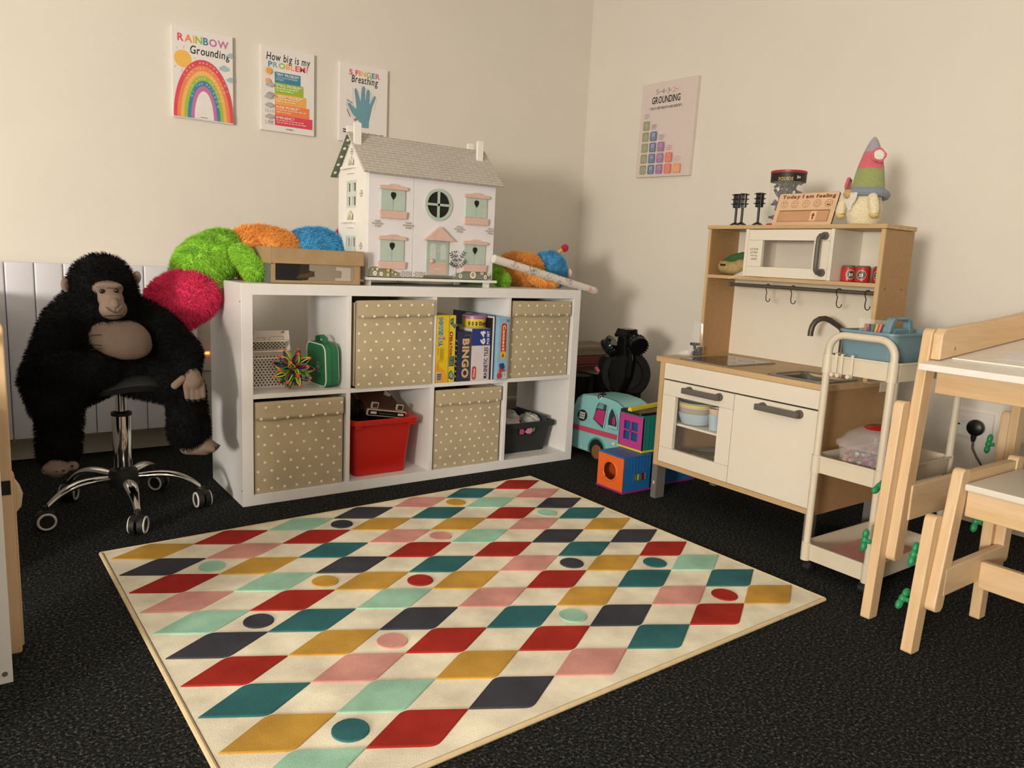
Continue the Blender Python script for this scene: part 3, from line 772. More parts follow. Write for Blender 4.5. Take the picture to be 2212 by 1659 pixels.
# face
vs, fs = blob([('e', (-.389, .000, .742), (.044, .026, .024)), ('e', (-.384, -.012, .712), (.036, .032, .030)), ('e', (-.380, -.022, .682), (.039, .038, .032)), ('e', (-.389, -.022, .752), (.038, .012, .010))], .005, 4)
f = MB().use(M_TAN).add(vs, fs, True).build('face', None, go, auto=False)
m = MB(); m.add([(-.380, -.058, .722), (-.401, -.056, .696), (-.380, -.071, .684), (-.359, -.056, .697), (-.380, -.040, .725), (-.380, -.045, .675)], [(0, 1, 2), (0, 2, 3), (1, 5, 2), (2, 5, 3), (4, 1, 0), (4, 0, 3)], True)
m.build('nose', M_TAN, f, sub=2, auto=False)
for sgn, x, y, z in ((-1, -.409, -.030, .735), (1, -.371, -.033, .738)):
    m = MB().ell((x, y, z), (.0075, .006, .0068)); m.build('eye', M_EYE, f)
m = MB(); m.tube([(-.404, -.059, .691), (-.393, -.066, .680), (-.381, -.069, .674)], .0012, 6); m.tube([(-.381, -.069, .674), (-.369, -.066, .680), (-.357, -.058, .692)], .0012, 6)
m.tube([(-.381, -.069, .690), (-.381, -.069, .674)], .0010, 6)
m.tube([(-.381 + .034 * math.sin(q), -.060 + .018 * (1 - math.cos(q)) + .004, .664 + .008 * math.cos(q) - .006) for q in [math.radians(-68 + 17 * i) for i in range(9)]], .0011, 6)
m.tube([(-.398, -.038, .744), (-.390, -.041, .746), (-.381, -.040, .744)], .0010, 6)
m.build('stitching', M_STITCH, f)
for sgn, x, y, z in ((-1, -.493, .045, .747), (1, -.302, .055, .772)):
    m = MB(); m.ell((x, y, z), (.014, .008, .022), Euler((0, sgn * .2, -sgn * .5))); e = m.build('ear', M_TAN, go)
    m = MB(); m.ell((x - sgn * .002, y - .007, z - .002), (.008, .003, .013), Euler((0, sgn * .2, -sgn * .5))); m.build('ear_lining', mat('tan_dark', '5d4e44', .9), e)
vs, fs = blob([('e', (-.358, .026, .588), (.092, .060, .066), Euler((0, .22, 0))), ('e', (-.395, .03, .615), (.05, .05, .04)), ('e', (-.325, .03, .565), (.06, .05, .045))], .007, 5)
b = MB().use(M_TAN).add(vs, fs, True).build('belly', None, go, auto=False)
for z0, dz in ((.600, .004), (.577, -.002), (.556, .006)): MB().tube([(-.447, .000, z0), (-.435, -.012, z0 + dz), (-.415, -.025, z0 + dz * 1.5)], .0011, 6).build('crease', M_STITCH, b)
vs, fs = blob([('e', (-.166, -.058, .455), (.030, .020, .030)), ('c', (-.168, -.045, .475), (-.165, -.055, .455), .027, .027)] + [('c', (-.190 + .0165 * i, -.064 + .002 * i, .446), (-.188 + .0158 * i, -.070, .409 - .004 * math.sin(i * 1.1)), .0098, .0085) for i in range(4)], .0036, 2)
h = MB().use(M_TAN).add(vs, fs, True).build('hand', None, go, auto=False)
for i in range(4):
    MB().ell((-.188 + .0158 * i, -.076, .402 - .004 * math.sin(i * 1.1)), (.006, .004, .005), None, 12, 8).build('fingernail', M_NAIL, h)
vs, fs = blob([('c', (-.196, -.055, .468), (-.221, -.060, .448), .012, .0125)], .004, 2)
th_ = MB().use(M_TAN).add(vs, fs, True).build('thumb', None, h, auto=False)
def foot(name, c, d, L, big, seed):
    c = Vector(c); d = Vector(d).normalized(); s = Vector((-d.y, d.x, 0))
    parts = [('c', c - d * L * .30 + Vector((0, 0, .004)), c + d * L * .12, .030, .030), ('e', c + d * L * .15, (.036, .036, .022))]
    toes = []
    for i in range(4):
        q = (i - 1.5) * .0165; tip = c + d * (L * .42 - .006 * abs(i - 1.2)) + s * q * (-big) + Vector((0, 0, -.006)); toes.append(tip); parts.append(('c', c + d * L * .15 + s * q * -big, tip, .012, .0105))
    bt = c + d * L * .12 + s * .045 * big + Vector((0, 0, .004)); parts.append(('c', c - d * L * .05 + s * .02 * big, bt, .016, .0145)); toes.append(bt + d * .008)
    vs, fs = blob(parts, .004, 3)
    f = MB().use(M_TAN).add(vs, fs, True).build(name, None, go, auto=False)
    for tp in toes: MB().ell(tp + d * .009 + Vector((0, 0, .004)), (.0045, .0045, .003), None, 10, 6).build('toenail', M_NAIL, f)
foot('foot', (-.543, -.030, .219), (-.35, -1, 0), .085, 1, 1)
foot('foot', (-.138, -.005, .232), (1, -.28, 0), .12, 1, 2)

# ------------------------------------------------------------------ caterpillar
def plush(n, c): return mat('plush_' + n, c, 0.85, var=0.08, scale=25, spec=0.15, sheen=0.25)
PK, GN, OG, BL = plush('pink', 'ee3a72'), plush('green', '9ad63e'), plush('orange', 'ffb45a'), plush('blue', '4fb0e2')
ct = thing('caterpillar_toy', 'long fluffy plush caterpillar in pink, green, orange and blue draped over the shelf', 'soft toy', (.5, .30, .766))
def seg(name, m_, parts, n, L=.017, seed=1, parent=None, w=.0019):
    vs, fs = blob(parts, .010, 5)
    m = MB().use(m_); m.add(vs, fs, True); fur(m, vs, fs, n, L, w, .3, .7, seed)
    return m.build(name, None, parent or ct, auto=False)
E_ = Euler
seg('body_segment', PK, [('c', (-.155, .235, .680), (-.095, .245, .712), .093, .090), ('e', (-.125, .24, .697), (.118, .10, .092), E_((0, -.5, 0)))], 15000, seed=2)
g = seg('body_segment', GN, [('e', (-.035, .285, .828), (.122, .10, .088), E_((0, -.62, 0))), ('e', (.01, .285, .855), (.085, .09, .082)), ('e', (-.040, .255, .755), (.042, .06, .085))], 16000, seed=3)
seg('foot', GN, [('c', (.045, .175, .865), (.075, .125, .815), .030, .036), ('e', (.080, .115, .802), (.040, .034, .034))], 4000, .014, 4, g)
seg('body_segment', OG, [('c', (.125, .30, .862), (.225, .30, .858), .095, .090), ('e', (.17, .30, .865), (.130, .098, .096))], 14000, seed=5)
seg('body_segment', BL, [('c', (.345, .31, .868), (.415, .32, .864), .096, .088), ('e', (.38, .315, .868), (.115, .092, .098), E_((0, .1, 0)))], 12000, seed=6)
seg('body_segment', PK, [('e', (.590, .425, .895), (.105, .08, .10))], 5000, seed=7)
seg('body_segment', GN, [('e', (.80, .445, .87), (.12, .085, .095))], 2500, seed=8)
g = seg('body_segment', GN, [('e', (1.12, .385, .848), (.12, .10, .082))], 9000, seed=9)
seg('foot', GN, [('c', (1.12, .22, .84), (1.14, .17, .805), .034, .034), ('e', (1.145, .15, .798), (.038, .034, .031))], 3500, .014, 10, g)
seg('body_segment', OG, [('c', (1.295, .275, .842), (1.37, .265, .838), .074, .070), ('e', (1.335, .27, .84), (.108, .085, .074))], 13000, seed=11)
seg('foot', OG, [('c', (1.335, .17, .815), (1.36, .13, .797), .028, .028), ('e', (1.385, .115, .795), (.040, .030, .027))], 3000, .013, 12)
hd = seg('head', BL, [('e', (1.488, .265, .848), (.078, .08, .080)), ('e', (1.50, .245, .812), (.058, .058, .046))], 9000, seed=13)
MB().tube([(1.508, .245, .916), (1.540, .24, .940)], .0085, 10).build('antenna', mat('antenna_felt', 'f0a63a', .9), hd)
seg('antenna_ball', mat('antenna_red', 'c02350', .9, sheen=.2), [('e', (1.556, .237, .950), (.019, .017, .021))], 900, .004, 14, hd, .0012)
MB().ell((1.572, .225, .83), (.012, .03, .03), None, 14, 10).build('muzzle', mat('felt_cream', 'd8cabb', .9), hd)

# ------------------------------------------------------------------ dollhouse
M_DH = mat('dollhouse_white', 'e4e4ea', 0.5, var=0.01); M_DHS = mat('dollhouse_cream', 'ecebe6', 0.5, var=0.01)
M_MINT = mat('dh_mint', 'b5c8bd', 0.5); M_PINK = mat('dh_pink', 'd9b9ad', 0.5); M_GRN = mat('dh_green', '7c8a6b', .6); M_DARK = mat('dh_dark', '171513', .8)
dh = thing('dollhouse', 'white wooden dollhouse with grey shingle roof, pink sills and mint shutters on the shelf', 'dollhouse', (.742, .18, .766))
hx0, hx1, hy0, hy1, zb, zt, zr, ym = .464, 1.020, .050, .305, .796, 1.176, 1.318, .1775
def holed(x0, x1, z0, z1, holes, y, d):
    """Upright panel in the xz plane with rectangular holes, as grid boxes."""
    xs_ = sorted({x0, x1} | {h[0] for h in holes} | {h[1] for h in holes}); zs = sorted({z0, z1} | {h[2] for h in holes} | {h[3] for h in holes})
    m = MB()
    for i in range(len(xs_) - 1):
        for j in range(len(zs) - 1):
            a, b, c, e = xs_[i], xs_[i + 1], zs[j], zs[j + 1]
            if any(h[0] <= a and b <= h[1] and h[2] <= c and e <= h[3] for h in holes): continue
            m.box(a, b, y, y + d, c, e)
    return m
m = MB(); m.prism([(hy0, zb), (hy1, zb), (hy1, zt), (ym, zr - .012), (hy0, zt)], (hx1 - .008, 0, 0), (0, 1, 0), (0, 0, 1), (.008, 0, 0))
m.box(hx0 + .008, hx1 - .008, hy1 - .008, hy1, zb, zt); m.build('wall', M_DHS, dh)
# left gable with windows
ys_ = [hy0, .148, .175, .195, .222, hy1]; wz = [(1.056, 1.088), (1.106, 1.138), (.902, .936), (.852, .886)]
m = MB(); zs = sorted([zb, zt] + [a for w in wz for a in w])
for j in range(len(zs) - 1):
    for i in range(5):
        if i in (1, 3) and any(abs(zs[j] - w[0]) < 1e-6 for w in wz): continue
        m.box(hx0, hx0 + .008, ys_[i], ys_[i + 1], zs[j], zs[j + 1])
m.prism([(hy0, zt), (hy1, zt), (ym, zr - .012)], (hx0, 0, 0), (0, 1, 0), (0, 0, 1), (.008, 0, 0)); m.build('gable_wall', M_DHS, dh)
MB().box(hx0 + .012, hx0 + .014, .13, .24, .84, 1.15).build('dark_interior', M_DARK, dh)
G = lambda y0, z0, w, h: Print((hx0 - .0004, y0, z0), (0, -1, 0), (0, 0, 1), w, h, unit=False)
P = G(0, 0, 1, 1); P.o = Vector((hx0 - .0004, 0, 0)); P.w = P.h = 1; S = lambda y, z: (-y, z)
def srect(y0, y1, z0, z1, c): P.poly([S(y1, z0), S(y0, z0), S(y0, z1), S(y1, z1)], c)
for z0, z1 in ((1.048, 1.148), (.846, .945)):
    for a, b, c, d in ((.141, .148, z0, z1), (.222, .229, z0, z1), (.175, .195, z0, z1)): srect(a, b, c, d, 'c9d8cd')
    for c, d in ((z0, z0 + .007), ((z0 + z1) / 2 - .009, (z0 + z1) / 2 + .009), (z1 - .009, z1)): srect(.141, .229, c, d, 'c9d8cd')
for y, z in ((.183, 1.251), (.093, 1.096), (.091, .907)):
    for a, b, c in ((-.006, .006, .007), (-.013, -.001, -.002), (.001, .013, -.002), (-.006, .006, -.011)): srect(y + a, y + b, z + c, z + c + .006, 'b9ada0')
for z in (1.198, 1.0):
    P.poly([S(.21, z), S(.165, z), S(.162, z + .02), S(.186, z + .036), S(.214, z + .02)], 'b3b49c')
    for q in (.172, .188, .204): P.ring(-q, z + .020 + (.009 if q == .188 else 0), .005, .0072, 'e6ddc6', sy=1.3); P.disc(-q, z + .020 + (.009 if q == .188 else 0), .0048, 'e9e3d4', sy=1.3)
P.build('print', dh)
for z in (1.190, .992):
    m = MB(); m.box(hx0 - .016, hx0, .140, .258, z, z + .009); m.box(hx0 - .010, hx0, .158, .215, z - .018, z - .012); m.box(hx0 - .006, hx0, .16, .165, z - .018, z); m.box(hx0 - .006, hx0, .208, .213, z - .018, z); m.build('balcony', M_DHS, dh, bevel=.001)
MB().box(hx0 - .012, hx1 + .016, hy0 - .022, hy1 + .006, .786, zb).build('base_board', M_DHS, dh, bevel=.001)
for x in (hx0 + .0, hx1 - .03):
    for y in (hy0 - .005, hy1 - .03): MB().box(x, x + .02, y, y + .02, .7662, .786).build('foot', M_DHS, dh)
# front: two doors that swing open
wins = {'a': (.515, .613, 1.041, 1.117), 'b': (.514, .612, .857, .936), 'c': (.878, .978, 1.041, 1.117), 'd': (.879, .978, .857, .936)}
def heart(cx, cz, s): return [(cx + s * q[0], cz + s * q[1]) for q in [(0, -1.5), (-.7, -.6), (-1.0, .1), (-.85, .75), (-.45, 1.0), (0, .95), (.45, 1.0), (.85, .75), (1.0, .1), (.7, -.6)]]
for nm, x0, x1, ks in (('front_panel', hx0 + .004, .651, 'ab'), ('front_panel', .6525, hx1, 'cd')):
    fp = MB().box(x0, x1, hy0 - .008, hy0 - .0005, zb + .003, zt - .004).build(nm, M_DH, dh, bevel=.0006)
    for k in ks:
        a, b, c, d = wins[k]; mid = (a + b) / 2; y = hy0 - .008
        for q0, q1 in ((a, mid - .0007), (mid + .0007, b)):
            MB().box(q0, q1, y - .006, y, c, d).build('shutter', M_MINT, fp, bevel=.0008)
        m = MB(); m.prism(heart(mid, (c + d) / 2 + .017, .0115), (0, y - .0062, 0), (1, 0, 0), (0, 0, 1), (0, -.0002, 0)); m.build('heart_cutout', M_DARK, fp)
        m = MB(); cc = d - .001; m.prism([(a - .007, cc), (b + .007, cc), (b + .008, cc + .009), (b + .003, cc + .013), (mid + .02, cc + .0155), (mid + .012, cc + .0195), (mid, cc + .021), (mid - .012, cc + .0195), (mid - .02, cc + .0155), (a - .003, cc + .013), (a - .008, cc + .009)], (0, y, 0), (1, 0, 0), (0, 0, 1), (0, -.012, 0)); m.build('window_canopy', M_PINK, fp, bevel=.0012)
        m = MB(); m.prism([(a - .003, c - .028), (b + .003, c - .028), (b + .007, c - .001), (a - .007, c - .001)], (0, y, 0), (1, 0, 0), (0, 0, 1), (0, -.013, 0)); m.build('window_sill', M_PINK, fp, bevel=.0012)
    if x0 < .6:
        P = Print((0, hy0 - .0081, 0), (1, 0, 0), (0, 0, 1), 1, 1, unit=False)
        P.poly([(.470, .800), (.470, .824), (.478, .833), (.50, .836), (.52, .832), (.556, .831), (.572, .824), (.598, .816), (.606, .80)], '8a9076')
        for x in range(3):
            for z in range(4): P.rect(.597 + .019 * x + (.009 if z % 2 else 0), .8005 + .0055 * z, min(.597 + .019 * x + .016 + (.009 if z % 2 else 0), .650), .8045 + .0055 * z, 'aaa49b')
        for x, z, r, c in ((.497, .811, .009, 'f2efe6'), (.522, .809, .008, 'f2efe6'), (.505, .826, .005, 'f2efe6'), (.580, .809, .004, 'f2efe6'), (.549, .824, .007, 'e8c888'), (.548, .806, .007, 'e8c888'), (.566, .816, .004, 'e8c888'), (.485, .825, .004, 'e8c888')):
            for q in range(7): P.disc(x + r * .65 * math.cos(q * .9), z + r * .65 * math.sin(q * .9), r * .38, c, 8)
            P.disc(x, z, r * .3, 'd9b25a', 8)
        bs = ((.496, .991), (.622, .991))
    else:
        P = Print((0, hy0 - .0081, 0), (1, 0, 0), (0, 0, 1), 1, 1, unit=False)
        for x in range(3):
            for z in range(4): P.rect(.655 + .019 * x + (.009 if z % 2 else 0), .8005 + .0055 * z, min(.655 + .019 * x + .016 + (.009 if z % 2 else 0), .708), .8045 + .0055 * z, 'aaa49b')
        P.rect(.70, .7992, .828, .809, '77736a')
        P.poly([(.829, .800), (.829, .813), (.845, .821), (.865, .822), (.878, .829), (.93, .830), (.955, .834), (.985, .829), (1.004, .824), (1.015, .812), (1.015, .800)], '7f8b7c')
        for x, z, r in ((.838, .815, .008), (.866, .810, .009), (.924, .816, .016), (.966, .826, .009), (.997, .82, .008), (.981, .809, .009)):
            for q in range(10): P.disc(x + r * .68 * math.cos(q * .628), z + r * .68 * math.sin(q * .628), r * .27, 'f2efe6', 8)
            P.disc(x, z, r * .32, 'd9b25a', 10)
        for q in (0, 1, 2, 3, 4, 5): pass
        stems = [((.841, .812), (.842, .86), (.835, .9)), ((.842, .85), (.86, .88), (.872, .9)), ((.842, .84), (.865, .85), (.878, .868)), ((.842, .855), (.822, .875), (.815, .895)), ((.842, .84), (.825, .85), (.815, .858))]
        for s_ in stems:
            P.line(list(s_), .0016, '5a5a4a')
            for t_ in (.35, .6, .8, 1.0):
                a_, b_, c_ = s_; x = (1 - t_) ** 2 * a_[0] + 2 * t_ * (1 - t_) * b_[0] + t_ * t_ * c_[0]; z = (1 - t_) ** 2 * a_[1] + 2 * t_ * (1 - t_) * b_[1] + t_ * t_ * c_[1]
                for sg in (-1, 1):
                    an = math.atan2(c_[1] - a_[1], c_[0] - a_[0]) + sg * .8; L = .012; P.poly([(x, z), (x + L * .5 * math.cos(an) - .0025 * math.sin(an), z + L * .5 * math.sin(an) + .0025 * math.cos(an)), (x + L * math.cos(an), z + L * math.sin(an)), (x + L * .5 * math.cos(an) + .0025 * math.sin(an), z + L * .5 * math.sin(an) - .0025 * math.cos(an))], '27352c')
        bs = ((.841, .991), (.986, .992))
    for x, z in bs:
        for a, b, c in ((-.008, .009, .009), (-.019, -.001, 0), (.002, .020, 0), (-.008, .009, -.009)): P.rect(x + a, z + c - .003, x + b, z + c + .0035, 'b3aca6')
    P.build('print', fp)
    if x0 > .6:
        m = MB(); rc = (.757, 1.0775)
        m.lathe([(.060, 0), (.060, -.006), (.049, -.006), (.049, 0)], (rc[0], hy0 - .008, rc[1]), 40, 'y', cap=False); m.box(rc[0] - .0045, rc[0] + .0045, hy0 - .014, hy0 - .008, rc[1] - .05, rc[1] + .05); m.box(rc[0] - .05, rc[0] + .05, hy0 - .014, hy0 - .008, rc[1] - .0045, rc[1] + .0045)
        rw = m.build('round_window', M_MINT, fp); MB().cyl((rc[0], hy0 - .0082, rc[1]), (rc[0], hy0 - .0088, rc[1]), .050, seg=36).build('pane', M_DARK, rw)
        dr = MB().box(.711, .808, hy0 - .013, hy0 - .008, .810, .941).build('front_door', mat('dh_sage', 'a9bcae', .5), fp, bevel=.0008)
        P = Print((0, hy0 - .0131, 0), (1, 0, 0), (0, 0, 1), 1, 1, unit=False)
        for x in (.737, .783): P.poly([(x - .013, .872), (x + .013, .872)] + [(x + .013 * math.cos(q), .918 + .013 * math.sin(q)) for q in [math.pi * i / 8 for i in range(9)]], 'c3d0ca')
        P.rect(.720, .815, .799, .861, 'd3b3a8'); P.rect(.744, .832, .776, .838, 'c5cfc6'); P.ring(.760, .905, .002, .0035, 'd8d2c4'); P.build('print', dr)
        MB().ell((.732, hy0 - .018, .864), (.009, .005, .009), None, 16, 10).build('door_knob', M_PINK, dr)
        m = MB(); m.prism([(.698, .942), (.826, .942), (.826, .945), (.762, .996), (.698, .945)], (0, hy0 - .008, 0), (1, 0, 0), (0, 0, 1), (0, -.018, 0)); m.build('pediment', M_PINK, fp, bevel=.001)
# roof
def roof_mat():
    m = bpy.data.materials.new('dh_shingles'); m.use_nodes = True; nt = m.node_tree; b = nt.nodes['Principled BSDF']; b.inputs['Roughness'].default_value = .6
    tc = nt.nodes.new('ShaderNodeTexCoord'); sp = nt.nodes.new('ShaderNodeSeparateXYZ'); cb = nt.nodes.new('ShaderNodeCombineXYZ'); mu = nt.nodes.new('ShaderNodeMath'); mu.operation = 'MULTIPLY'; mu.inputs[1].default_value = 1.48
    nt.links.new(tc.outputs['Object'], sp.inputs[0]); nt.links.new(sp.outputs['X'], cb.inputs['X']); nt.links.new(sp.outputs['Z'], mu.inputs[0]); nt.links.new(mu.outputs[0], cb.inputs['Y'])
    br = nt.nodes.new('ShaderNodeTexBrick'); br.inputs['Scale'].default_value = 1.0; br.inputs['Brick Width'].default_value = .052; br.inputs['Row Height'].default_value = .0155; br.inputs['Mortar Size'].default_value = .0011; br.inputs['Mortar Smooth'].default_value = 0.0
    br.inputs['Color1'].default_value = (*s2l('bfbab4'), 1); br.inputs['Color2'].default_value = (*s2l('b8b2ab'), 1); br.inputs['Mortar'].default_value = (*s2l('e0dbd2'), 1)
    nt.links.new(cb.outputs[0], br.inputs['Vector']); nt.links.new(br.outputs['Color'], b.inputs['Base Color'])
    return m
M_SHIN = roof_mat(); rx0, rx1 = .440, 1.043
def slab(y0, z0, y1, z1, th, m_):
    n = Vector((0, -(z1 - z0), (y1 - y0))); n.normalize()
    if n.z < 0: n = -n
    m = MB(); lo = [(rx0, y0, z0), (rx1, y0, z0), (rx1, y1, z1), (rx0, y1, z1)]
    m.hexa(lo if y1 > y0 else lo[::-1], [tuple(Vector(p) + n * th) for p in (lo if y1 > y0 else lo[::-1])]); return m.build('roof_slope', m_, dh)
slab(.022, 1.166, ym, zr - .004, .008, M_SHIN); slab(.333, 1.166, ym, zr - .004, .008, M_SHIN)
M_SOF = mat('soffit_green', '66755c', .7)
m = MB().use(M_SOF)
m.hexa([(rx0 + .001, .331, 1.1655), (hx0 - .0005, .331, 1.1655), (hx0 - .0005, ym + .004, zr - .008), (rx0 + .001, ym + .004, zr - .008)], [(rx0 + .001, .331, 1.1675), (hx0 - .0005, .331, 1.1675), (hx0 - .0005, ym + .004, zr - .006), (rx0 + .001, ym + .004, zr - .006)])
m.use(M_DHS)
for k in range(5):
    q = .12 + .19 * k; y, z = .331 + (ym - .331) * q, 1.1655 + (zr - .008 - 1.1655) * q
    d = Vector((0, ym - .331, zr - 1.1735)).normalized(); n = Vector((0, -d.z, d.y)); 
    if n.z > 0: n = -n
    c = Vector((rx0 + .012, y, z)) + n * .0006
    m.add([c + Vector((1, 0, 0)) * .0065 * math.cos(a) + d * .0065 * math.sin(a) for a in [2 * math.pi * i / 12 for i in range(12)]], [tuple(range(12))])
m.build('soffit', None, dh, auto=False)
for x in (.445, .978):
    for y, sg in ((.122, 1), (.226, -1)):
        zs_ = 1.174 + (zr - 1.174) * ((y - .022) / (ym - .022) if sg > 0 else (.333 - y) / (.333 - ym)); ww = .028
        m = MB(); m.prism([(0, zs_ + .004), (ww, zs_ - .0), (ww, 1.345), (ww - .004, 1.350), (.004, 1.350), (0, 1.346)], (x + (.012 if sg < 0 else 0), y, 0), (1, 0, 0), (0, 0, 1), (0, .012 * sg, 0)); m.build('chimney', M_DHS, dh, bevel=.001)

# ------------------------------------------------------------------ shoebox
sb = thing('cardboard_box', 'brown cardboard shoe box with a lid and scribbled-out print in front of the caterpillar', 'box', (.27, .11, KH))
M_CARD = mat('cardboard', 'a68c68', .8, var=.08, scale=20); M_CARDD = mat('cardboard_grey', '626860', .8, var=.06)
ang = math.radians(-2); T = Matrix.Translation((.104, .012, KH + .0005)) @ Matrix.Rotation(ang, 4, 'Z')
m = MB().use(M_CARD); m.T = T
w, d = .318, .19
m.box(0, w, 0, .004, 0, .10); m.box(w - .004, w, 0, d, 0, .10); m.box(0, w, d - .004, d, 0, .10); m.box(0, w, 0, d, 0, .004)
m.use(M_CARDD); m.box(-.0004, .004, .0045, d, 0, .10); m.build('body', None, sb)
m = MB().use(M_CARD); m.T = T; x0, x1, y0, y1 = -.006, w + .012, -.006, d + .006
def skew(x, z): return z + .004 * (x / w) - .0
for (a, b, c, e) in ((x0, x1, y0, y0 + .005), (x0, x1, y1 - .005, y1), (x0, x0 + .005, y0, y1), (x1 - .005, x1, y0, y1)): m.hexa([(a, c, skew(a, .068)), (b, c, skew(b, .064)), (b, e, skew(b, .064)), (a, e, skew(a, .068))], [(a, c, .121), (b, c, .116), (b, e, .116), (a, e, .121)])
m.hexa([(x0, y0, .118), (x1, y0, .113), (x1, y1, .113), (x0, y1, .118)], [(x0, y0, .122), (x1, y0, .117), (x1, y1, .117), (x0, y1, .122)])
m.build('lid', None, sb, bevel=.002)
o = T @ Vector((0, -.0003, 0)); P = Print(o, T.to_3x3() @ Vector((1, 0, 0)), (0, 0, 1), 1, 1, unit=False)
P.rect(.014, .012, .29, .066, '8f8778'); P.rect(.014, .012, .105, .068, '0d0c0b'); P.poly([(.10, .068), (.13, .068), (.13, .047), (.148, .043), (.148, .028), (.13, .026), (.125, .014), (.09, .012)], '2a2014')
for q in range(16): P.line([(.085 + .002 * q, .02 + .003 * (q % 5)), (.135 + .001 * q, .026 + .0032 * (q % 7))], .0012, '5d4a2c')
P.poly([(.226, .062), (.28, .060), (.280, .014), (.222, .014), (.222, .024), (.245, .024), (.247, .048), (.226, .050)], 'b6aea2')
for q in range(9): P.line([(.268, .016 + .005 * q), (.288, .017 + .005 * q)], .0014, 'c2bab0')
P.build('print', sb)
o = T @ Vector((-.0008, d - .02, 0)); P = Print(o, T.to_3x3() @ Vector((0, -1, 0)), (0, 0, 1), 1, 1, unit=False)
P.rect(.015, .03, .085, .068, 'ddd6cb'); P.poly([(.02, .067), (.05, .066), (.058, .05), (.02, .055)], '9d917e'); P.build('label_sticker', sb)

# ------------------------------------------------------------------ wrapping paper
wr = thing('wrapping_paper_roll', 'roll of white flowered wrapping paper leaning across the right end of the shelf top', 'wrapping paper', (1.28, .03, .77))
a, b = Vector((1.01, .020, .884)), Vector((1.552, .012, .764))
M_WRAP = mat('wrap_white', 'e2dad2', .35, var=.02)
m = MB().use(M_WRAP).cyl(a, b, .0172, seg=28)
dv = (b - a).normalized(); u = dv.orthogonal().normalized(); w_ = dv.cross(u); r = random.Random(5)
for k in range(60):
    t_ = r.uniform(.03, .97); an = r.uniform(0, 6.28); c = r.choice(['c97a8a', '7d9a5c', '4f7f8a', 'c98a50', '7d8fb0', 'a85a78', 'b8c070']); m.use(ink(c, .4))
    def at(s, q): return a + dv * s + (u * math.cos(q) + w_ * math.sin(q)) * .0175
    s0 = t_ * (b - a).length; kind = k % 3; R_ = r.uniform(.008, .013)
    if kind == 0: pts = [(s0 + R_ * math.cos(q), an + R_ / .0145 * math.sin(q)) for q in [.6 * i for i in range(9)]]
    elif kind == 1: pts = [(s0 + R_ * (q - 2) * .6, an + .45 * math.sin(q * 1.6)) for q in range(6)]
    else: pts = [(s0 + R_ * (.4 + .6 * abs(math.cos(2.5 * q))) * math.cos(q), an + R_ / .0145 * (.4 + .6 * abs(math.cos(2.5 * q))) * math.sin(q)) for q in [.4 * i for i in range(16)]]
    m.tube([at(*p) for p in pts], .0011, 4)
m.build('roll', None, wr)
m = MB(); m.lathe([(.0180, 0), (.0180, .02), (.015, .03), (.004, .034)], (0, 0, 0), 20)
R = dv.to_track_quat('Z', 'Y').to_matrix().to_4x4(); R.translation = b - dv * .018
m.v = [tuple(R @ Vector(p)) for p in m.v]; m.build('plastic_end', mat('clear_film', 'f0f0ea', .12, var=0, alpha=.35, spec=.8), wr)
# ------------------------------------------------------------------ inside the cube shelf
M_BASK = mat('basket_white', 'e4ddd2', 0.45, var=0.02); M_HOLE = mat('basket_hole', '171513', .9)
def tray_shell(m, x0, x1, y0, y1, z0, z1, tx, th=.003, lip=.008):
    """Open tapered tub with a rolled lip."""
    def ring(a, b, c, d, z, r=.016, n=4):
        out = []
        for qx, qy, s in ((b - r, d - r, 0), (a + r, d - r, 90), (a + r, c + r, 180), (b - r, c + r, 270)):
            for k in range(n + 1): t = math.radians(s + 90 * k / n); out.append((qx + r * math.cos(t), qy + r * math.sin(t), z))
        return out
    R = [ring(x0 + tx, x1 - tx, y0 + tx, y1 - tx, z0), ring(x0, x1, y0, y1, z1 - .006), ring(x0 - lip, x1 + lip, y0 - lip, y1 + lip, z1 - .004), ring(x0 - lip, x1 + lip, y0 - lip, y1 + lip, z1), ring(x0 + th, x1 - th, y0 + th, y1 - th, z1), ring(x0 + tx + th, x1 - tx - th, y0 + tx + th, y1 - tx - th, z0 + th)]
    m.loft(R, True, True); return m
bk = []
for n, (z0, z1, x0, x1, y0, y1, lab) in enumerate(((Z_UP + .0005, .527, .050, .196, .100, .347, 'white perforated basket, the lower of the two nested in the top left compartment'), (.462, .562, .056, .196, .108, .343, 'white perforated basket nested on top of the other, holding a printed card'))):
    t = thing('perforated_basket', lab, 'basket', ((x0 + x1) / 2, (y0 + y1) / 2, z0), 'white perforated baskets')
    m = MB().use(M_BASK); tray_shell(m, x0, x1, y0, y1, z0, z1, .006 if n == 0 else .010)
    if n == 0: m.box(x0 - .001, x1 + .001, y0 - .0015, y0 + .004, .497, .503)
    m.use(M_HOLE); rows = 12 if n == 0 else 4
    for j in range(rows):
        z = (z0 + .012 + j * .0092) if n == 0 else (.535 + j * .0062)
        for i in range(11):
            x = x0 + .012 + i * .0125 + (.00625 if j % 2 else 0); r_ = .0029
            if x > x1 - .01 or abs(z - .5) < .004: continue
            y = y0 + (.006 if n == 0 else .010) * (1 - (z - z0) / (z1 - z0)) - .0008
            m.add([(x + r_ * math.cos(a), y, z + r_ * math.sin(a)) for a in [2 * math.pi * k / 10 for k in range(10)]], [tuple(range(10))])
    m.build('body', None, t, auto=False); bk.append(t)
t = thing('printed_card', 'white card with red outlines standing in the upper white basket', 'card', (.135, .14, .56))
m = MB(); T = Matrix.Translation((.060, .118, .520)) @ Matrix.Rotation(math.radians(-14), 4, 'X'); m.T = T
m.box(0, .148, 0, .0015, 0, .076); m.build('card', mat('card_white', 'dfd6cc', .5), t, bevel=.0005)
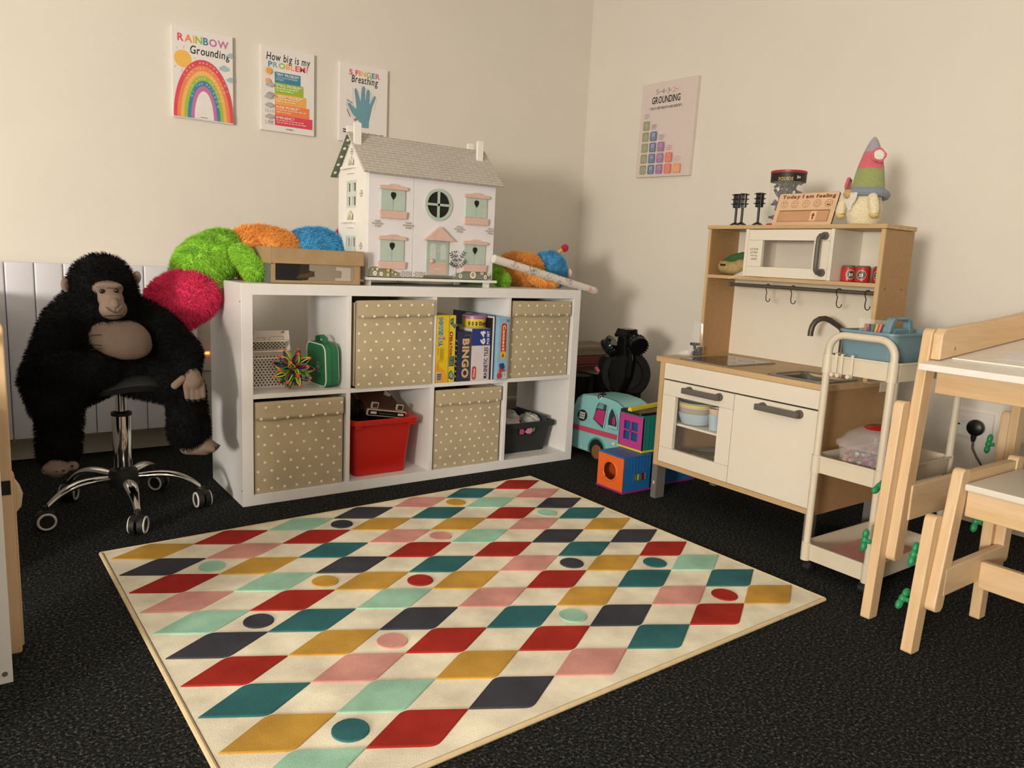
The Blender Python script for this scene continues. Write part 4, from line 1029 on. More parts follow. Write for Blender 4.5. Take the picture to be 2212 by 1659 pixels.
P = Print(T @ Vector((0, -.0002, 0)), (1, 0, 0), T.to_3x3() @ Vector((0, 0, 1)), .148, .076)
P.line([(.2, .66), (.42, .68), (.36, .5)], .008, '9a4a40'); P.line([(.48, .55), (.55, .72), (.86, .7), (.84, .5)], .008, '9a4a40'); P.poly([(.78, .9), (.86, .96), (.9, .96), (.86, .88)], 'a8433a'); P.line([(.12, .8), (.16, .95)], .02, 'c0a48e')
P.build('print', t)

# expanding ball
bl = thing('expanding_ball', 'spiky multicoloured expanding ball toy in front of the white baskets', 'toy ball', (.200, .066, Z_UP))
bc = Vector((.200, .066, Z_UP + .073)); pal = [mat('ball_' + k, v, .35) for k, v in (('yellow', 'd3d23a'), ('green', '4c9a3a'), ('navy', '1d1f6a'), ('magenta', '9a2a62'))]; M_TIP = mat('ball_orange', 'f0552a', .4)
M_NAVYR = pal[2]
n = 26
for k in range(n):
    zf = 1 - 2 * (k + .5) / n; ph = k * 2.39996; d = Vector((math.sqrt(1 - zf * zf) * math.cos(ph), math.sqrt(1 - zf * zf) * math.sin(ph), zf))
    u = d.orthogonal().normalized(); w = d.cross(u); m = MB()
    for q in range(6):
        a = q * math.pi / 3 + k; s = u * math.cos(a) + w * math.sin(a); m.use(pal[(q + k) % 4] if q % 2 else pal[(k + q // 2) % 3])
        m.tube([bc + d * (.018 + .054 * t_) + s * (.0135 * math.sin(math.pi * min(1, t_ * .92 + .04))) for t_ in (0, .2, .4, .6, .8, 1)], [.0018, .0024, .0024, .0022, .002, .0018], 6)
    pt = m.build('petal', None, bl)
    MB().cyl(bc + d * .0695, bc + d * .0745, .0062, .0048, 10).build('tip', M_TIP, pt)
m = MB(); m.ell(bc, (.02, .02, .02), None, 12, 8); m.build('hub', mat('ball_red', 'a03030', .5), bl)

# green bag
bg = thing('first_aid_bag', 'green zipped bag with white piping and top handle leaning beside the colourful ball', 'bag', (.335, .11, Z_UP))
M_GB = mat('bag_green', '1f6f48', .6, var=.08, scale=18, bump=.2, bscale=300); M_PIPE = mat('piping_white', 'e6e8da', .5)
T = Matrix.Translation((.333, .112, Z_UP + .001)) @ Matrix.Rotation(math.radians(3), 4, 'Z') @ Matrix.Rotation(math.radians(-2.5), 4, 'Y')
m = MB(); m.T = T; rings = []
def rr(y0, y1, z0, z1, r, x, n=6):
    out = []
    for cy_, cz_, s in ((y1 - r, z1 - r, 0), (y0 + r, z1 - r, 90), (y0 + r, z0 + r, 180), (y1 - r, z0 + r, 270)):
        for k in range(n + 1): t = math.radians(s + 90 * k / n); out.append((x, cy_ + r * math.cos(t), cz_ + r * math.sin(t)))
    return out
prof = [(-.029, .012), (-.027, .003), (-.020, 0), (.018, .001), (.024, .005), (.027, .016)]
for x, i_ in prof: rings.append(rr(-.082 + i_, .082 - i_, .0 + i_, .160 - i_, .03, x))
m.loft(rings, True, True); m.build('body', M_GB, bg)
for x, i_ in ((-.0275, .003), (.0245, .006)):
    m = MB(); m.T = T; m.tube(rr(-.082 + i_, .082 - i_, i_, .160 - i_, .03, x), .0022 if x < 0 else .0014, 6, True); m.build('piping', M_PIPE, bg)
m = MB(); m.T = T
pts = [(-.002, -.035, .158), (-.004, -.028, .176), (-.004, .0, .186), (-.004, .028, .18), (-.002, .04, .158)]
for a, b in zip(pts, pts[1:]): m.hexa([(a[0] - .011, a[1], a[2] - .002), (a[0] + .011, a[1], a[2] - .002), (b[0] + .011, b[1], b[2] - .002), (b[0] - .011, b[1], b[2] - .002)], [(a[0] - .011, a[1], a[2] + .001), (a[0] + .011, a[1], a[2] + .001), (b[0] + .011, b[1], b[2] + .001), (b[0] - .011, b[1], b[2] + .001)])
m.build('handle', M_GB, bg)
m = MB(); m.T = T; m.tube(rr(-.0815, .0815, .0005, .1595, .03, -.004), .001, 5, True); m.build('zip', mat('zip_dark', '10452c', .5), bg)
P = Print(T @ Vector((-.0293, 0, .085)), T.to_3x3() @ Vector((0, -1, 0)), T.to_3x3() @ Vector((0, 0, 1)), 1, 1, unit=False)
P.ring(.02, -.012, .0155, .017, 'c9d4c4', sy=1.1); P.rect(.0165, -.022, .0235, -.002, '9fb3a2'); P.rect(.010, -.0155, .030, -.0085, '9fb3a2'); P.build('emblem', bg)

# board games
def gbox(name, label, cat, x0, x1, y0, y1, z1, m_, z0=None, group=None, bev=.0012):
    z0 = Z_UP + .0005 if z0 is None else z0
    t = thing(name, label, cat, ((x0 + x1) / 2, (y0 + y1) / 2, z0), group)
    MB().box(x0, x1, y0, y1, z0, z1).build('box', m_, t, bevel=bev)
    return t, Print((x0, y0 - .0003, z0), (1, 0, 0), (0, 0, 1), x1 - x0, z1 - z0)
GG = 'board games in the cube shelf'
M_YEL = mat('game_yellow', 'e0c020', .4); M_YEL2 = mat('game_yellow_pale', 'd8c63a', .4); M_NAVY = mat('game_navy', '2c3150', .45); M_BLK2 = mat('game_black', '18171a', .45); M_BLUE = mat('game_blue', '24357a', .4); M_SKY = mat('game_sky', '8db8d2', .35)
t, P = gbox('game_box', 'bright yellow game box with blue lettering, leftmost in the board game compartment', 'board game', .7455, .801, .002, .27, .657, M_YEL, group=GG)
P.poly([(0, 0), (1, 0), (1, .12), (0, .3)], 'e2a428')
P.text('DOWNFALL', .13, .55, .5, .97, ['1f3f8f', '1f3f8f', '2a62b0'], bold=.11, rot=-90); P.text('DOWNFALL', .16, .56, .47, .96, ['8fc6e6', '6fb0e0'], bold=.03, rot=-90)
P.disc(.60, .66, .1, '4a1a40', 16); P.disc(.60, .66, .085, 'd85a8a', 16); P.disc(.60, .66, .03, 'e8a0b8', 12)
for q in range(8): P.line([(.3 + .04 * q, .52), (.3 + .04 * q, .30 + .02 * (q % 4))], .012, '8a7a2a')
P.line([(.12, .52), (.12, .42)], .03, '6a5a20'); P.rect(.03, .03, .45, .16, 'c9c4bb')
for q in range(10): P.line([(.1, .04 + .011 * q), (.4, .04 + .011 * q)], .02 + .02 * (q % 3), '55524c')
for q in range(4): P.ring(.14, .20 + .04 * q, .045, .06, '4a4326', 60, 300)
P.build('print', t)
t, P = gbox('game_box', 'narrow yellow game box with red lettering, next to the bright yellow box', 'board game', .8025, .834, .006, .27, .657, M_YEL2, group=GG)
P.poly([(.15, .94), (.65, .965), (.6, .88), (.95, .865), (.85, .80), (.2, .87)], '2f4a44'); P.poly([(.2, .93), (.5, .94), (.5, .9), (.25, .89)], '6a9a94'); P.poly([(.4, .88), (.8, .86), (.75, .83), (.4, .86)], '6a9a94')
P.text('OPERATION', .12, .40, .55, .76, 'a8181c', bold=.08, rot=-90); P.disc(.36, .72, .22, 'b01c20', 16); P.disc(.36, .72, .12, 'efe6d8', 14)
P.rect(.15, .24, .85, .39, '2f4a44'); P.text('SKILL GAME', .22, .255, .72, .38, '8ab0a2', rot=-90)
P.poly([(.15, .14), (.5, .18), (.9, .1), (.7, .03), (.15, .06)], '2f4a44'); P.poly([(.25, .13), (.5, .16), (.8, .1), (.65, .05), (.25, .08)], '7aa4a2')
P.build('print', t)
t, P = gbox('game_box', 'black game box showing a strip of yellow letters behind the narrow yellow box', 'board game', .8355, .8445, .012, .26, .595, M_BLK2, group=GG)
r = random.Random(3)
for q in range(8): P.ring(.2, .1 + .1 * q, .45, .8, 'e0c84a', r.uniform(-90, 0), r.uniform(120, 200), sy=.8)
P.build('print', t)
t, P = gbox('game_box', 'navy game box with large cream-gold letters, in front of the dark box', 'board game', .8455, .9075, .002, .095, .592, M_NAVY, group=GG)
P.text('BINGO', .30, .07, .84, .86, [mat('gold_print', 'd9b985', .35, .2)], bold=.05, rot=-90)
for pts in ([(.5, .93), (.9, .93), (.9, .07), (.5, .07)], [(.5, .93), (.5, .9)], [(.5, .07), (.5, .1)]): P.line(pts, .02, '8d8a8c')
P.build('print', t)
t, P = gbox('game_box', 'deep navy box with white domes, standing behind the gold lettered box', 'board game', .847, .905, .10, .27, .618, M_NAVY, group=GG)
P.disc(.55, .965, .1, 'c9cdd4', 16); P.disc(.85, .96, .1, 'c9cdd4', 16); P.build('print', t)
t, P = gbox('game_box', 'white and blue tile set box marked 64 under the round tin', 'board game', .9095, 1.0, .004, .20, .603, mat('tiles_white', 'd6d0d4', .4), group=GG)
P.rect(0, .675, 1, 1, '243a82'); P.text('64', .44, .70, .72, .96, 'e6e4e6', bold=.045, rot=90); P.text('PCS SET', .80, .70, .93, .95, 'e6e4e6', bold=.045, rot=90)
P.text('MAGNETIC TILES', .68, .03, .88, .64, '1c1c48', bold=.03, rot=90); P.line([(.93, .03), (.93, .62)], .02, '8f8c96')
P.rrect(.06, .02, .28, .28, .1, 'c04a36'); P.text('Winner', .12, .06, .22, .24, 'efe2d8', bold=.03, rot=90); P.build('print', t)
t = thing('game_tin', 'round yellow tin with a purple lid on top of the white tile set box', 'game tin', (.964, .075, .603))
m = MB(); m.lathe([(.049, .6035), (.050, .605), (.050, .6395), (.048, .640)], (.964, .075, 0), 36); m.build('can', mat('tin_yellow', 'd9c23c', .35), t)
m = MB(); m.lathe([(.0515, .6395), (.0515, .648), (.050, .653), (.046, .6545)], (.964, .075, 0), 36); m.build('lid', mat('tin_purple', '9a6a94', .35), t)
m = MB().use(mat('tin_print', '1a1712', .5))
def on_tin(a, z): return (.964 + .0504 * math.cos(a), .075 + .0504 * math.sin(a), z)
w0 = math.radians(-100)
x = 0
for ch in 'Dobble':
    vs, fs = text_mesh(ch, .05); mx = max(v[0] for v in vs)
    m.add([on_tin(w0 + (x + v[0]) * .36, .614 + v[1] * .021) for v in vs], fs); x += mx + .06
for k in range(3):
    a = w0 - .22 - .3 * k
    for q in range(5): b_ = a + .055 * math.cos(q * 1.256); z = .6205 + .006 * math.sin(q * 1.256); m.add([on_tin(b_ + .045 * math.cos(p), z + .0035 * math.sin(p)) for p in [.785 * i for i in range(8)]], [tuple(range(8))])
m.tube([on_tin(math.radians(q), .6075) for q in range(-200, 20, 10)], .0006, 4); m.build('print', None, t)
t, P = gbox('picture_book', 'slim dark picture book beside the white tile set box', 'book', 1.0015, 1.0085, .004, .22, .645, M_BLK2, group='thin books beside the blue game')
r = random.Random(9)
for q in range(16): P.poly(P.disc_pts(r.uniform(.2, .8), r.uniform(.05, .95), r.uniform(.1, .25), 7), r.choice(['7a5a4a', '8a8478', '4a5a4a', '8a3a34'])) 
P.build('print', t)
t, P = gbox('picture_book', 'slim white-spined book between the dark book and the navy one', 'book', 1.009, 1.0145, .0, .22, .652, mat('spine_white', 'd5d0c6', .5), group='thin books beside the blue game')
t, P = gbox('picture_book', 'tall navy book whose long side shows above the round tin', 'book', 1.015, 1.0225, .004, .33, .655, M_BLUE, group='thin books beside the blue game')
t, P = gbox('game_box', 'light blue game box with a red banner, rightmost of the board games', 'board game', 1.0235, 1.0765, -.016, .25, .652, M_SKY, group=GG)
for q in range(5): P.line([(.1, .6 + .09 * q), (.95, .68 + .09 * q)], .02, 'a9cbdc')
P.rrect(.28, .40, .78, .90, .22, 'b8342c'); P.text('Connect', .40, .47, .68, .87, 'e8d68a', bold=.05, rot=-90); P.disc(.52, .40, .3, 'd8b83a', 20); P.text('4', .40, .36, .62, .43, 'b02a20', bold=.08, rot=-90)
P.poly([(.2, .26), (.6, .27), (.75, .2), (.55, .16), (.25, .18)], '2f3f7a'); P.disc(.35, .15, .16, 'c23a34', 16); P.disc(.65, .15, .12, 'c23a34', 16); P.disc(.25, .07, .24, 'c23a34', 18); P.rect(.58, .02, .95, .12, 'c9d0c2'); P.text('6+', .66, .05, .86, .10, '23406a', rot=-90); P.text('2-4', .72, .92, .92, .97, '23406a', bold=.04)
P.build('print', t)

# red tub with toy car
M_REDT = mat('tub_red', 'c01c14', .35, var=.02)
t = thing('storage_tub', 'red plastic storage tub holding a toy car on the lower shelf', 'storage tub', (.555, .16, Z_LO))
m = MB(); tray_shell(m, .418, .665, .030, .31, Z_LO + .0005, .252, .018, .004, .0); m.build('tub', M_REDT, t)
m = MB()
def rimring(e, z, r=.03):
    out = []
    for qx, qy, s in ((.665 + e - r, .31 + e - r, 0), (.418 - e * .4 + r, .31 + e - r, 90), (.418 - e * .4 + r, .030 - e * .6 + r, 180), (.665 + e - r, .030 - e * .6 + r, 270)):
        for k in range(7): q = math.radians(s + 15 * k); out.append((qx + r * math.cos(q), qy + r * math.sin(q), z))
    return out
m.loft([rimring(.0, .238), rimring(.026, .242), rimring(.028, .258), rimring(.022, .262), rimring(-.004, .258), rimring(-.006, .240)], False, True); m.build('rim', M_REDT, t)
for x in (.432, .655): MB().box(x - .012, x + .018, .02, .05, .228, .242).build('rim_foot', M_REDT, t, bevel=.003)
cr = thing('toy_car', 'black and copper model car nose sticking out of the red tub', 'toy car', (.56, .13, .2))
T = Matrix.Translation((.576, .088, .262)) @ Matrix.Rotation(math.radians(9.5), 4, 'Y') @ Matrix.Rotation(math.radians(2), 4, 'Z') @ Matrix.Rotation(math.radians(8), 4, 'X')
M_COP = mat('car_copper', '6d4636', .35, .3, var=.12); M_CAR = mat('car_black', '0d0c0c', .4)
m = MB(); m.T = T; m.hexa([(-.086, 0, -.07), (.086, 0, -.07), (.086, .17, -.07), (-.086, .17, -.07)], [(-.086, 0, .0), (.086, 0, .0), (.086, .17, .035), (-.086, .17, .035)]); m.build('chassis', M_CAR, cr, bevel=.006)
m = MB(); m.T = T; m.loft([[( -.084, y, z0), (.084, y, z0), (.084, y, z1 - .004), (.05, y, z1 + .002), (0, y, z1 + .005), (-.05, y, z1 + .002), (-.084, y, z1 - .004)] for y, z0, z1 in ((-.003, .002, .020), (.06, .004, .034), (.12, .02, .046), (.17, .025, .058), (.20, .03, .066))], True, True); m.build('bonnet', M_COP, cr)
m = MB(); m.T = T; m.rbox(-.086, .086, -.009, -.0005, -.006, .020, r=.005, axis='y'); bp_ = m.build('grille_frame', mat('car_trim', 'd8cbbd', .35), cr)
m = MB(); m.T = T; m.rbox(-.082, .082, -.0105, -.0092, -.0025, .0165, r=.003, axis='y'); m.build('grille', M_CAR, bp_)
for x in (-.060, .060):
    m = MB(); m.T = T; m.rbox(x - .013, x + .013, -.0118, -.0106, .003, .012, r=.003, axis='y'); m.build('indicator', mat('lamp_white', 'e8ddd2', .3), bp_)
    m = MB(); m.T = T; xo = x * .92; m.rbox(xo - .0145, xo + .0145, -.002, .006, .022, .046, r=.003, axis='y'); hl = m.build('headlight_frame', mat('car_trim', 'd8cbbd', .35), cr)
    m = MB(); m.T = T; m.rbox(xo - .011, xo + .011, -.003, -.0022, .025, .043, r=.002, axis='y'); m.build('lens', mat('lens_olive', '3a3a26', .2), hl)
P = Print(T @ Vector((-.034, -.0108, .003)), T.to_3x3() @ Vector((1, 0, 0)), T.to_3x3() @ Vector((0, 0, 1)), .072, .006); P.text('SPORTOMATIC', 0, 0, 1, 1, '8a8468'); P.build('lettering', bp_)
m = MB(); m.T = T; m.tube([(-.088, .065 + .024 * math.cos(q), .0 + .026 * math.sin(q)) for q in [2 * math.pi * i / 24 for i in range(24)]], .008, 8, True); wh = m.build('wheel', M_CAR, cr)
m = MB(); m.T = T
for k in range(8): q = k * math.pi / 4; m.tube([(-.092, .065, 0), (-.092, .065 + .018 * math.cos(q), .020 * math.sin(q))], .0014, 5)
m.build('spokes', M_COP, wh)
t = thing('folded_paper', 'small white folded paper standing behind the toy car', 'paper', (.64, .2, .3)); m = MB(); m.add([(.62, .20, .318), (.645, .19, .312), (.628, .20, .34), (.65, .192, .318)], [(0, 1, 2), (1, 3, 2)]); m.build('paper', mat('paper_grey', 'c9c3ba', .7), t, solid=.0006)

# charcoal basket
M_CH = mat('basket_charcoal', '262a2c', .6, var=.08, scale=30)
t = thing('perforated_basket', 'charcoal grey plastic basket with bags in it, in the lower right compartment', 'basket', (1.25, .19, Z_LO))
x0, x1, y0, y1, z1 = 1.108, 1.398, .062, .34, .176
m = MB().use(M_CH); tray_shell(m, x0, x1, y0, y1, Z_LO + .0005, z1, .022, .004, .006)
m.use(mat('basket_fleck', '8d9294', .6)); r = random.Random(4)
for q in range(90):
    x = r.choice([r.uniform(x0 + .03, x0 + .09), r.uniform(x1 - .09, x1 - .03)]); z = r.uniform(Z_LO + .02, z1 - .03); x = round(x / .005) * .005; z = round(z / .0055) * .0055
    y = y0 + .022 * (1 - (z - Z_LO) / (z1 - Z_LO)) - .0006; s = .0007; m.add([(x - s, y, z), (x, y, z - s), (x + s, y, z), (x, y, z + s)], [(0, 1, 2, 3)])
m.build('body', None, t, auto=False)
m = MB(); m.loft([[(x0 - .007 + a, y0 - .007 + a, z) , (x1 + .007 - a, y0 - .007 + a, z), (x1 + .007 - a, y1 + .007 - a, z), (x0 - .007 + a, y1 + .007 - a, z)] for z, a in ((z1 - .024, .003), (z1 - .022, 0), (z1 - .001, 0), (z1 + .001, .006))], False, True); m.build('rim', M_CH, t)
P = Print((1.21, y0 + .0015, .122), (1, 0, 0), (0, 0, 1), 1, 1, unit=False); P.mb.T = None
P.poly([(.0, .0), (.088, .0), (.098, .012), (.10, .028), (-.008, .028), (-.006, .010)], '14181a'); P.poly([(.006, .004), (.028, .002), (.034, .016), (.026, .026), (.008, .026)], 'c04a7a'); P.poly([(.036, .012), (.05, .003), (.07, .002), (.078, .014), (.076, .027), (.05, .027)], 'd08ab0'); P.poly([(.08, .006), (.09, .014), (.092, .027), (.082, .027)], '7aa04a'); P.build('handle_opening', t)
def crumple(name, label, cat, c, r3, seed, m_, group=None):
    r = random.Random(seed); t = thing(name, label, cat, c, group); m = MB(); m.ell(c, r3, None, 18, 12)
    m.v = [(p[0] + r.uniform(-.006, .006), p[1] + r.uniform(-.006, .006), p[2] + r.uniform(-.006, .006)) for p in m.v]; m.sm = [False] * len(m.sm)
    m.build('film', m_, t, auto=False); return t
M_BAGP = mat('poly_bag', 'c2bfb9', .25, var=.1, scale=30); M_BAGT = mat('poly_bag_clear', 'a9a8a2', .18, var=.15, scale=30)
crumple('plastic_bag', 'crumpled pale plastic bag at the right of the charcoal basket', 'plastic bag', (1.335, .15, .160), (.042, .06, .035), 1, M_BAGT, 'bags in the charcoal basket')
crumple('plastic_bag', 'crumpled clear plastic bag in the middle of the charcoal basket', 'plastic bag', (1.258, .20, .165), (.036, .055, .040), 2, M_BAGP, 'bags in the charcoal basket')
t = thing('booklet', 'white booklet lying across the left of the charcoal basket', 'booklet', (1.19, .14, .17)); m = MB(); m.T = Matrix.Translation((1.195, .14, .176)) @ Matrix.Rotation(.25, 4, 'Y') @ Matrix.Rotation(.5, 4, 'Z') @ Matrix.Rotation(.2, 4, 'X'); m.box(-.055, .055, -.042, .042, -.005, .005); m.build('pages', mat('card_white', 'dfd6cc', .5), t, bevel=.002)
t = thing('leaflet', 'printed white leaflet tucked in the front of the charcoal basket', 'leaflet', (1.16, .10, .16)); m = MB(); m.T = Matrix.Translation((1.175, .095, .168)) @ Matrix.Rotation(-.1, 4, 'Y') @ Matrix.Rotation(.35, 4, 'X'); m.box(-.06, .06, -.02, .03, -.001, .001); m.build('sheet', mat('paper_grey', 'c9c3ba', .7), t)
t = thing('flat_packet', 'dark printed packet standing along the right wall of the charcoal basket', 'packet', (1.375, .2, .15)); m = MB(); m.T = Matrix.Translation((1.382, .20, .155)) @ Matrix.Rotation(.06, 4, 'Y'); m.box(-.003, .003, -.115, .12, -.05, .036); m.build('packet', mat('packet_blue', '3a4250', .4), t)
# ------------------------------------------------------------------ toy kitchen
WD = lambda n, a: wood(n + a, 'b3946a' if n == 'kw' else '9a7749', 'c8ab80' if n == 'kw' else 'ab8755', a, .5, 40, 16)
M_KW_Y, M_KW_X, M_KW_Z = WD('kw', 'y'), WD('kw', 'x'), WD('kw', 'z')
M_MDF = mat('fibreboard', 'a58258', .6, var=.06, scale=60); M_KWHITE = mat('kitchen_white', 'dcd6c8', .45, var=.01); M_KGREY = mat('handle_grey', '5c5a55', .5, var=.04); M_KDARK = mat('leg_grey', '6a6762', .55)
M_STEEL = mat('sink_grey', '6e6b66', .35, .4)
KX, KB, KY0, KY1, KC = 1.387, 1.787, -.577, -1.262, .551
kt = thing('toy_kitchen', 'wooden toy kitchen with white doors, sink, hob and a shelf top', 'toy kitchen', (1.587, -.915, 0))
# worktop with a hole for the sink
hx = (1.415, 1.590, -1.052, -1.222)
m = MB().use(M_KW_Y); x0, x1, y0, y1 = KX - .003, KB, KY1 - .003, -.557
for a, b, c, d in ((x0, hx[0], y0, y1), (hx[1], x1, y0, y1), (hx[0], hx[1], y0, hx[3]), (hx[0], hx[1], hx[2], y1)): m.box(a, b, c, d, .5325, KC)
wt = m.build('worktop', None, kt)
for (y0, y1) in ((KY0, KY0 - .022), (KY1 + .014, KY1)): 
    m = MB().use(M_MDF); m.box(KX + .012, KB, min(y0, y1), max(y0, y1), .134, .532); m.use(M_KW_Z); m.box(KX, KX + .012, min(y0, y1), max(y0, y1), .134, .532); m.build('side_panel', None, kt)
MB().box(KX - .001, KB, KY1 + .014, KY0 - .022, .134, .152).build('bottom_board', M_KW_Y, kt, bevel=.001)
MB().box(KB - .012, KB - .004, KY1 + .014, KY0 - .022, .152, .532).build('back_board', M_MDF, kt)
MB().box(KX - .004, KX + .010, -1.2485, -.6035, .472, .5315).build('front_panel', M_KWHITE, kt, bevel=.001)
MB().box(KX + .03, KB - .02, -.936, -.930, .152, .53).build('partition', M_MDF, kt)
MB().box(KX + .022, KB - .02, -.929, KY0 - .023, .300, .308).build('oven_shelf', M_KWHITE, kt)
# oven door: a frame of four with a clear pane
od = thing('tmp', 'x', 'x', (0, 0, 0)); bpy.data.objects.remove(od)
m = MB(); m.box(KX - .004, KX + .012, -.929, -.6045, .412, .467); m.box(KX - .004, KX + .012, -.929, -.6045, .154, .2115); m.box(KX - .004, KX + .012, -.668, -.6045, .212, .4115); m.box(KX - .004, KX + .012, -.929, -.869, .212, .4115)
door = m.build('oven_door', M_KWHITE, kt, bevel=.0008)
M_PANE = mat('clear_pane', 'ffffff', .05, var=0, alpha=.025, spec=.5)
MB().box(KX + .004, KX + .006, -.868, -.669, .2125, .411).build('pane', M_PANE, door)
door2 = MB().box(KX - .004, KX + .012, -1.2485, -.9312, .154, .467).build('cupboard_door', M_KWHITE, kt, bevel=.0012)
def handle(y0, y1, z, par):
    m = MB(); x = KX - .004
    for y in (y0, y1): m.cyl((x, y, z), (x - .010, y, z), .0145, .0135, 20); m.cyl((x - .008, y, z), (x - .024, y, z), .0095, seg=14)
    m.rbox(x - .034, x - .020, y1 - .011, y0 + .011, z - .010, z + .010, r=.004, axis='y'); m.build('handle', M_KGREY, par, bevel=.001)
handle(-.732, -.868, .446, door); handle(-1.047, -1.183, .446, door2)
for (x, sy) in ((KX + .001, 1), (KX + .001, -1), (KB - .05, 1), (KB - .05, -1)):
    y = (KY0 if sy > 0 else KY1); m = MB()
    m.box(x, x + .014, y - .024 * (sy > 0) - .001, y + .024 * (sy < 0) + .001, .0005, .134 + .012); m.box(x + .014, x + .048, y - (.024 if sy > 0 else -.012), y - (.012 if sy > 0 else -.024), .0005, .1335)
    lg = m.build('leg', M_KDARK, kt)
    if x < 1.5 and sy > 0: m = MB(); m.add([(x - .0005, y - .012 + .0035 * math.cos(q), .062 + .007 * math.sin(q)) for q in [2 * math.pi * i / 14 for i in range(14)]], [tuple(range(14))[::-1]]); m.build('sticker', mat('card_white', 'dfd6cc', .5), lg)
# upper unit
UX = 1.607
for a, b in ((-.566, -.578), (-1.252, -1.265)):
    m = MB().use(M_MDF); m.box(UX + .006, KB, b, a, KC, 1.0345); m.use(M_KW_Z); m.box(UX, UX + .006, b, a, KC, 1.0345)
    p_ = m.build('upper_side', None, kt)
    if a < -1:
        m = MB()
        for x in (1.645, 1.745): m.cyl((x, b - .0006, .848), (x, b + .002, .848), .0035, seg=12)
        m.build('screw_cap', mat('cap_brown', '6f4f30', .6), p_)
MB().box(UX - .004, KB + .002, -1.270, -.561, 1.036, 1.050).build('top_board', M_KW_Y, kt, bevel=.001)
MB().box(UX, KB - .012, -1.252, -.578, .852, .8645).build('upper_shelf', M_KW_Y, kt, bevel=.0008)
MB().box(KB - .010, KB - .004, -1.252, -.578, .552, 1.035).build('back_panel', M_KWHITE, kt)
for a, b in ((-.741, -.754), (-1.081, -1.094)): MB().box(UX - .001, KB - .011, b, a, .865, 1.0355).build('microwave_side', M_KWHITE, kt, bevel=.0006)
m = MB(); xx0, xx1 = UX - .001, UX + .012
m.box(xx0, xx1, -1.080, -.755, .996, 1.0335); m.box(xx0, xx1, -1.080, -.755, .866, .9015); m.box(xx0, xx1, -.8165, -.755, .902, .9955); m.box(xx0, xx1, -1.080, -1.022, .902, .9955)
mw = m.build('microwave_door', M_KWHITE, kt, bevel=.0008)
MB().box(UX + .004, UX + .006, -1.0215, -.817, .9022, .9953).build('pane', M_PANE, mw)
P = Print((UX - .0013, -.766, .925), (0, -1, 0), (0, 0, 1), .034, .045)
for n, (s, x1) in enumerate((('1 2 3 4', 1.0), ('6 7 8 9', .95), ('92 m g', .95), (' : 00 ', .95))): P.text(s.replace(' ', ''), .05 * n, .78 - .26 * n, x1, .95 - .26 * n, '55504a')
P.build('lettering', mw)
m = MB(); x = UX - .001
for z in (.890, 1.012): m.cyl((x, -1.062, z), (x - .010, -1.062, z), .0135, .0125, 20)
m.tube([(x - .008, -1.062, 1.012), (x - .026, -1.061, 1.012), (x - .034, -1.060, 1.004), (x - .036, -1.060, .98), (x - .036, -1.060, .92), (x - .034, -1.060, .898), (x - .026, -1.061, .890), (x - .008, -1.062, .890)], .0078, 12)
m.build('handle', M_KGREY, mw)
MB().cyl((1.637, -.672, .832), (1.637, -1.2515, .832), .0066, seg=14).build('hook_rail', mat('rail_grey', '57544c', .45, .3), kt)
MB().cyl((1.637, -.664, .832), (1.637, -.674, .832), .0085, seg=14).build('rail_end', M_KGREY, kt)
# hob and sink and tap
m = MB(); m.rbox(1.398, 1.682, -.874, -.652, KC + .0003, KC + .004, r=.012); hb = m.build('hob', mat('hob_frame', '77736b', .4), kt)
MB().box(1.406, 1.674, -.866, -.660, KC + .0035, KC + .0046).build('glass', mat('hob_glass', '17120d', .12), hb)
P = Print((1.41, -.862, KC + .0047), (1, 0, 0), (0, 1, 0), .26, .2)
for u, v in ((.3, .28), (.3, .72), (.72, .28), (.72, .72)): P.ring(u, v, .10, .106, '3a3530')
for v in (.03, .1): P.disc(.08, v + .02, .012, '6a655c')
P.build('print', hb)
m = MB()
def rrz(x0, x1, y0, y1, z, r, n=5):
    out = []
    for cx_, cy_, s in ((x1 - r, y1 - r, 0), (x0 + r, y1 - r, 90), (x0 + r, y0 + r, 180), (x1 - r, y0 + r, 270)):
        for k in range(n + 1): t = math.radians(s + 90 * k / n); out.append((cx_ + r * math.cos(t), cy_ + r * math.sin(t), z))
    return out
m.loft([rrz(1.392, 1.612, -1.245, -1.030, KC + .0003, .03), rrz(1.393, 1.611, -1.244, -1.031, KC + .0045, .03), rrz(1.408, 1.596, -1.229, -1.046, KC + .0045, .035), rrz(1.418, 1.588, -1.219, -1.056, KC - .012, .035), rrz(1.426, 1.580, -1.211, -1.064, KC - .040, .035), rrz(1.44, 1.566, -1.197, -1.078, KC - .046, .03)], False, True)
m.add(rrz(1.44, 1.566, -1.197, -1.078, KC - .046, .03), [tuple(range(24))]); m.build('sink', M_STEEL, kt)
m = MB(); m.cyl((1.72, -1.098, KC), (1.72, -1.098, KC + .006), .014, seg=20)
pts = [(1.72, -1.098, KC), (1.72, -1.098, .66), (1.719, -1.098, .688), (1.712, -1.095, .703), (1.698, -1.090, .713), (1.665, -1.078, .731), (1.645, -1.070, .737), (1.627, -1.063, .735), (1.612, -1.057, .726), (1.604, -1.052, .710), (1.601, -1.050, .690), (1.601, -1.050, .676)]
m.tube(pts, .0095, 14); m.build('tap', mat('tap_grey', '4f4a43', .38, .2), kt)

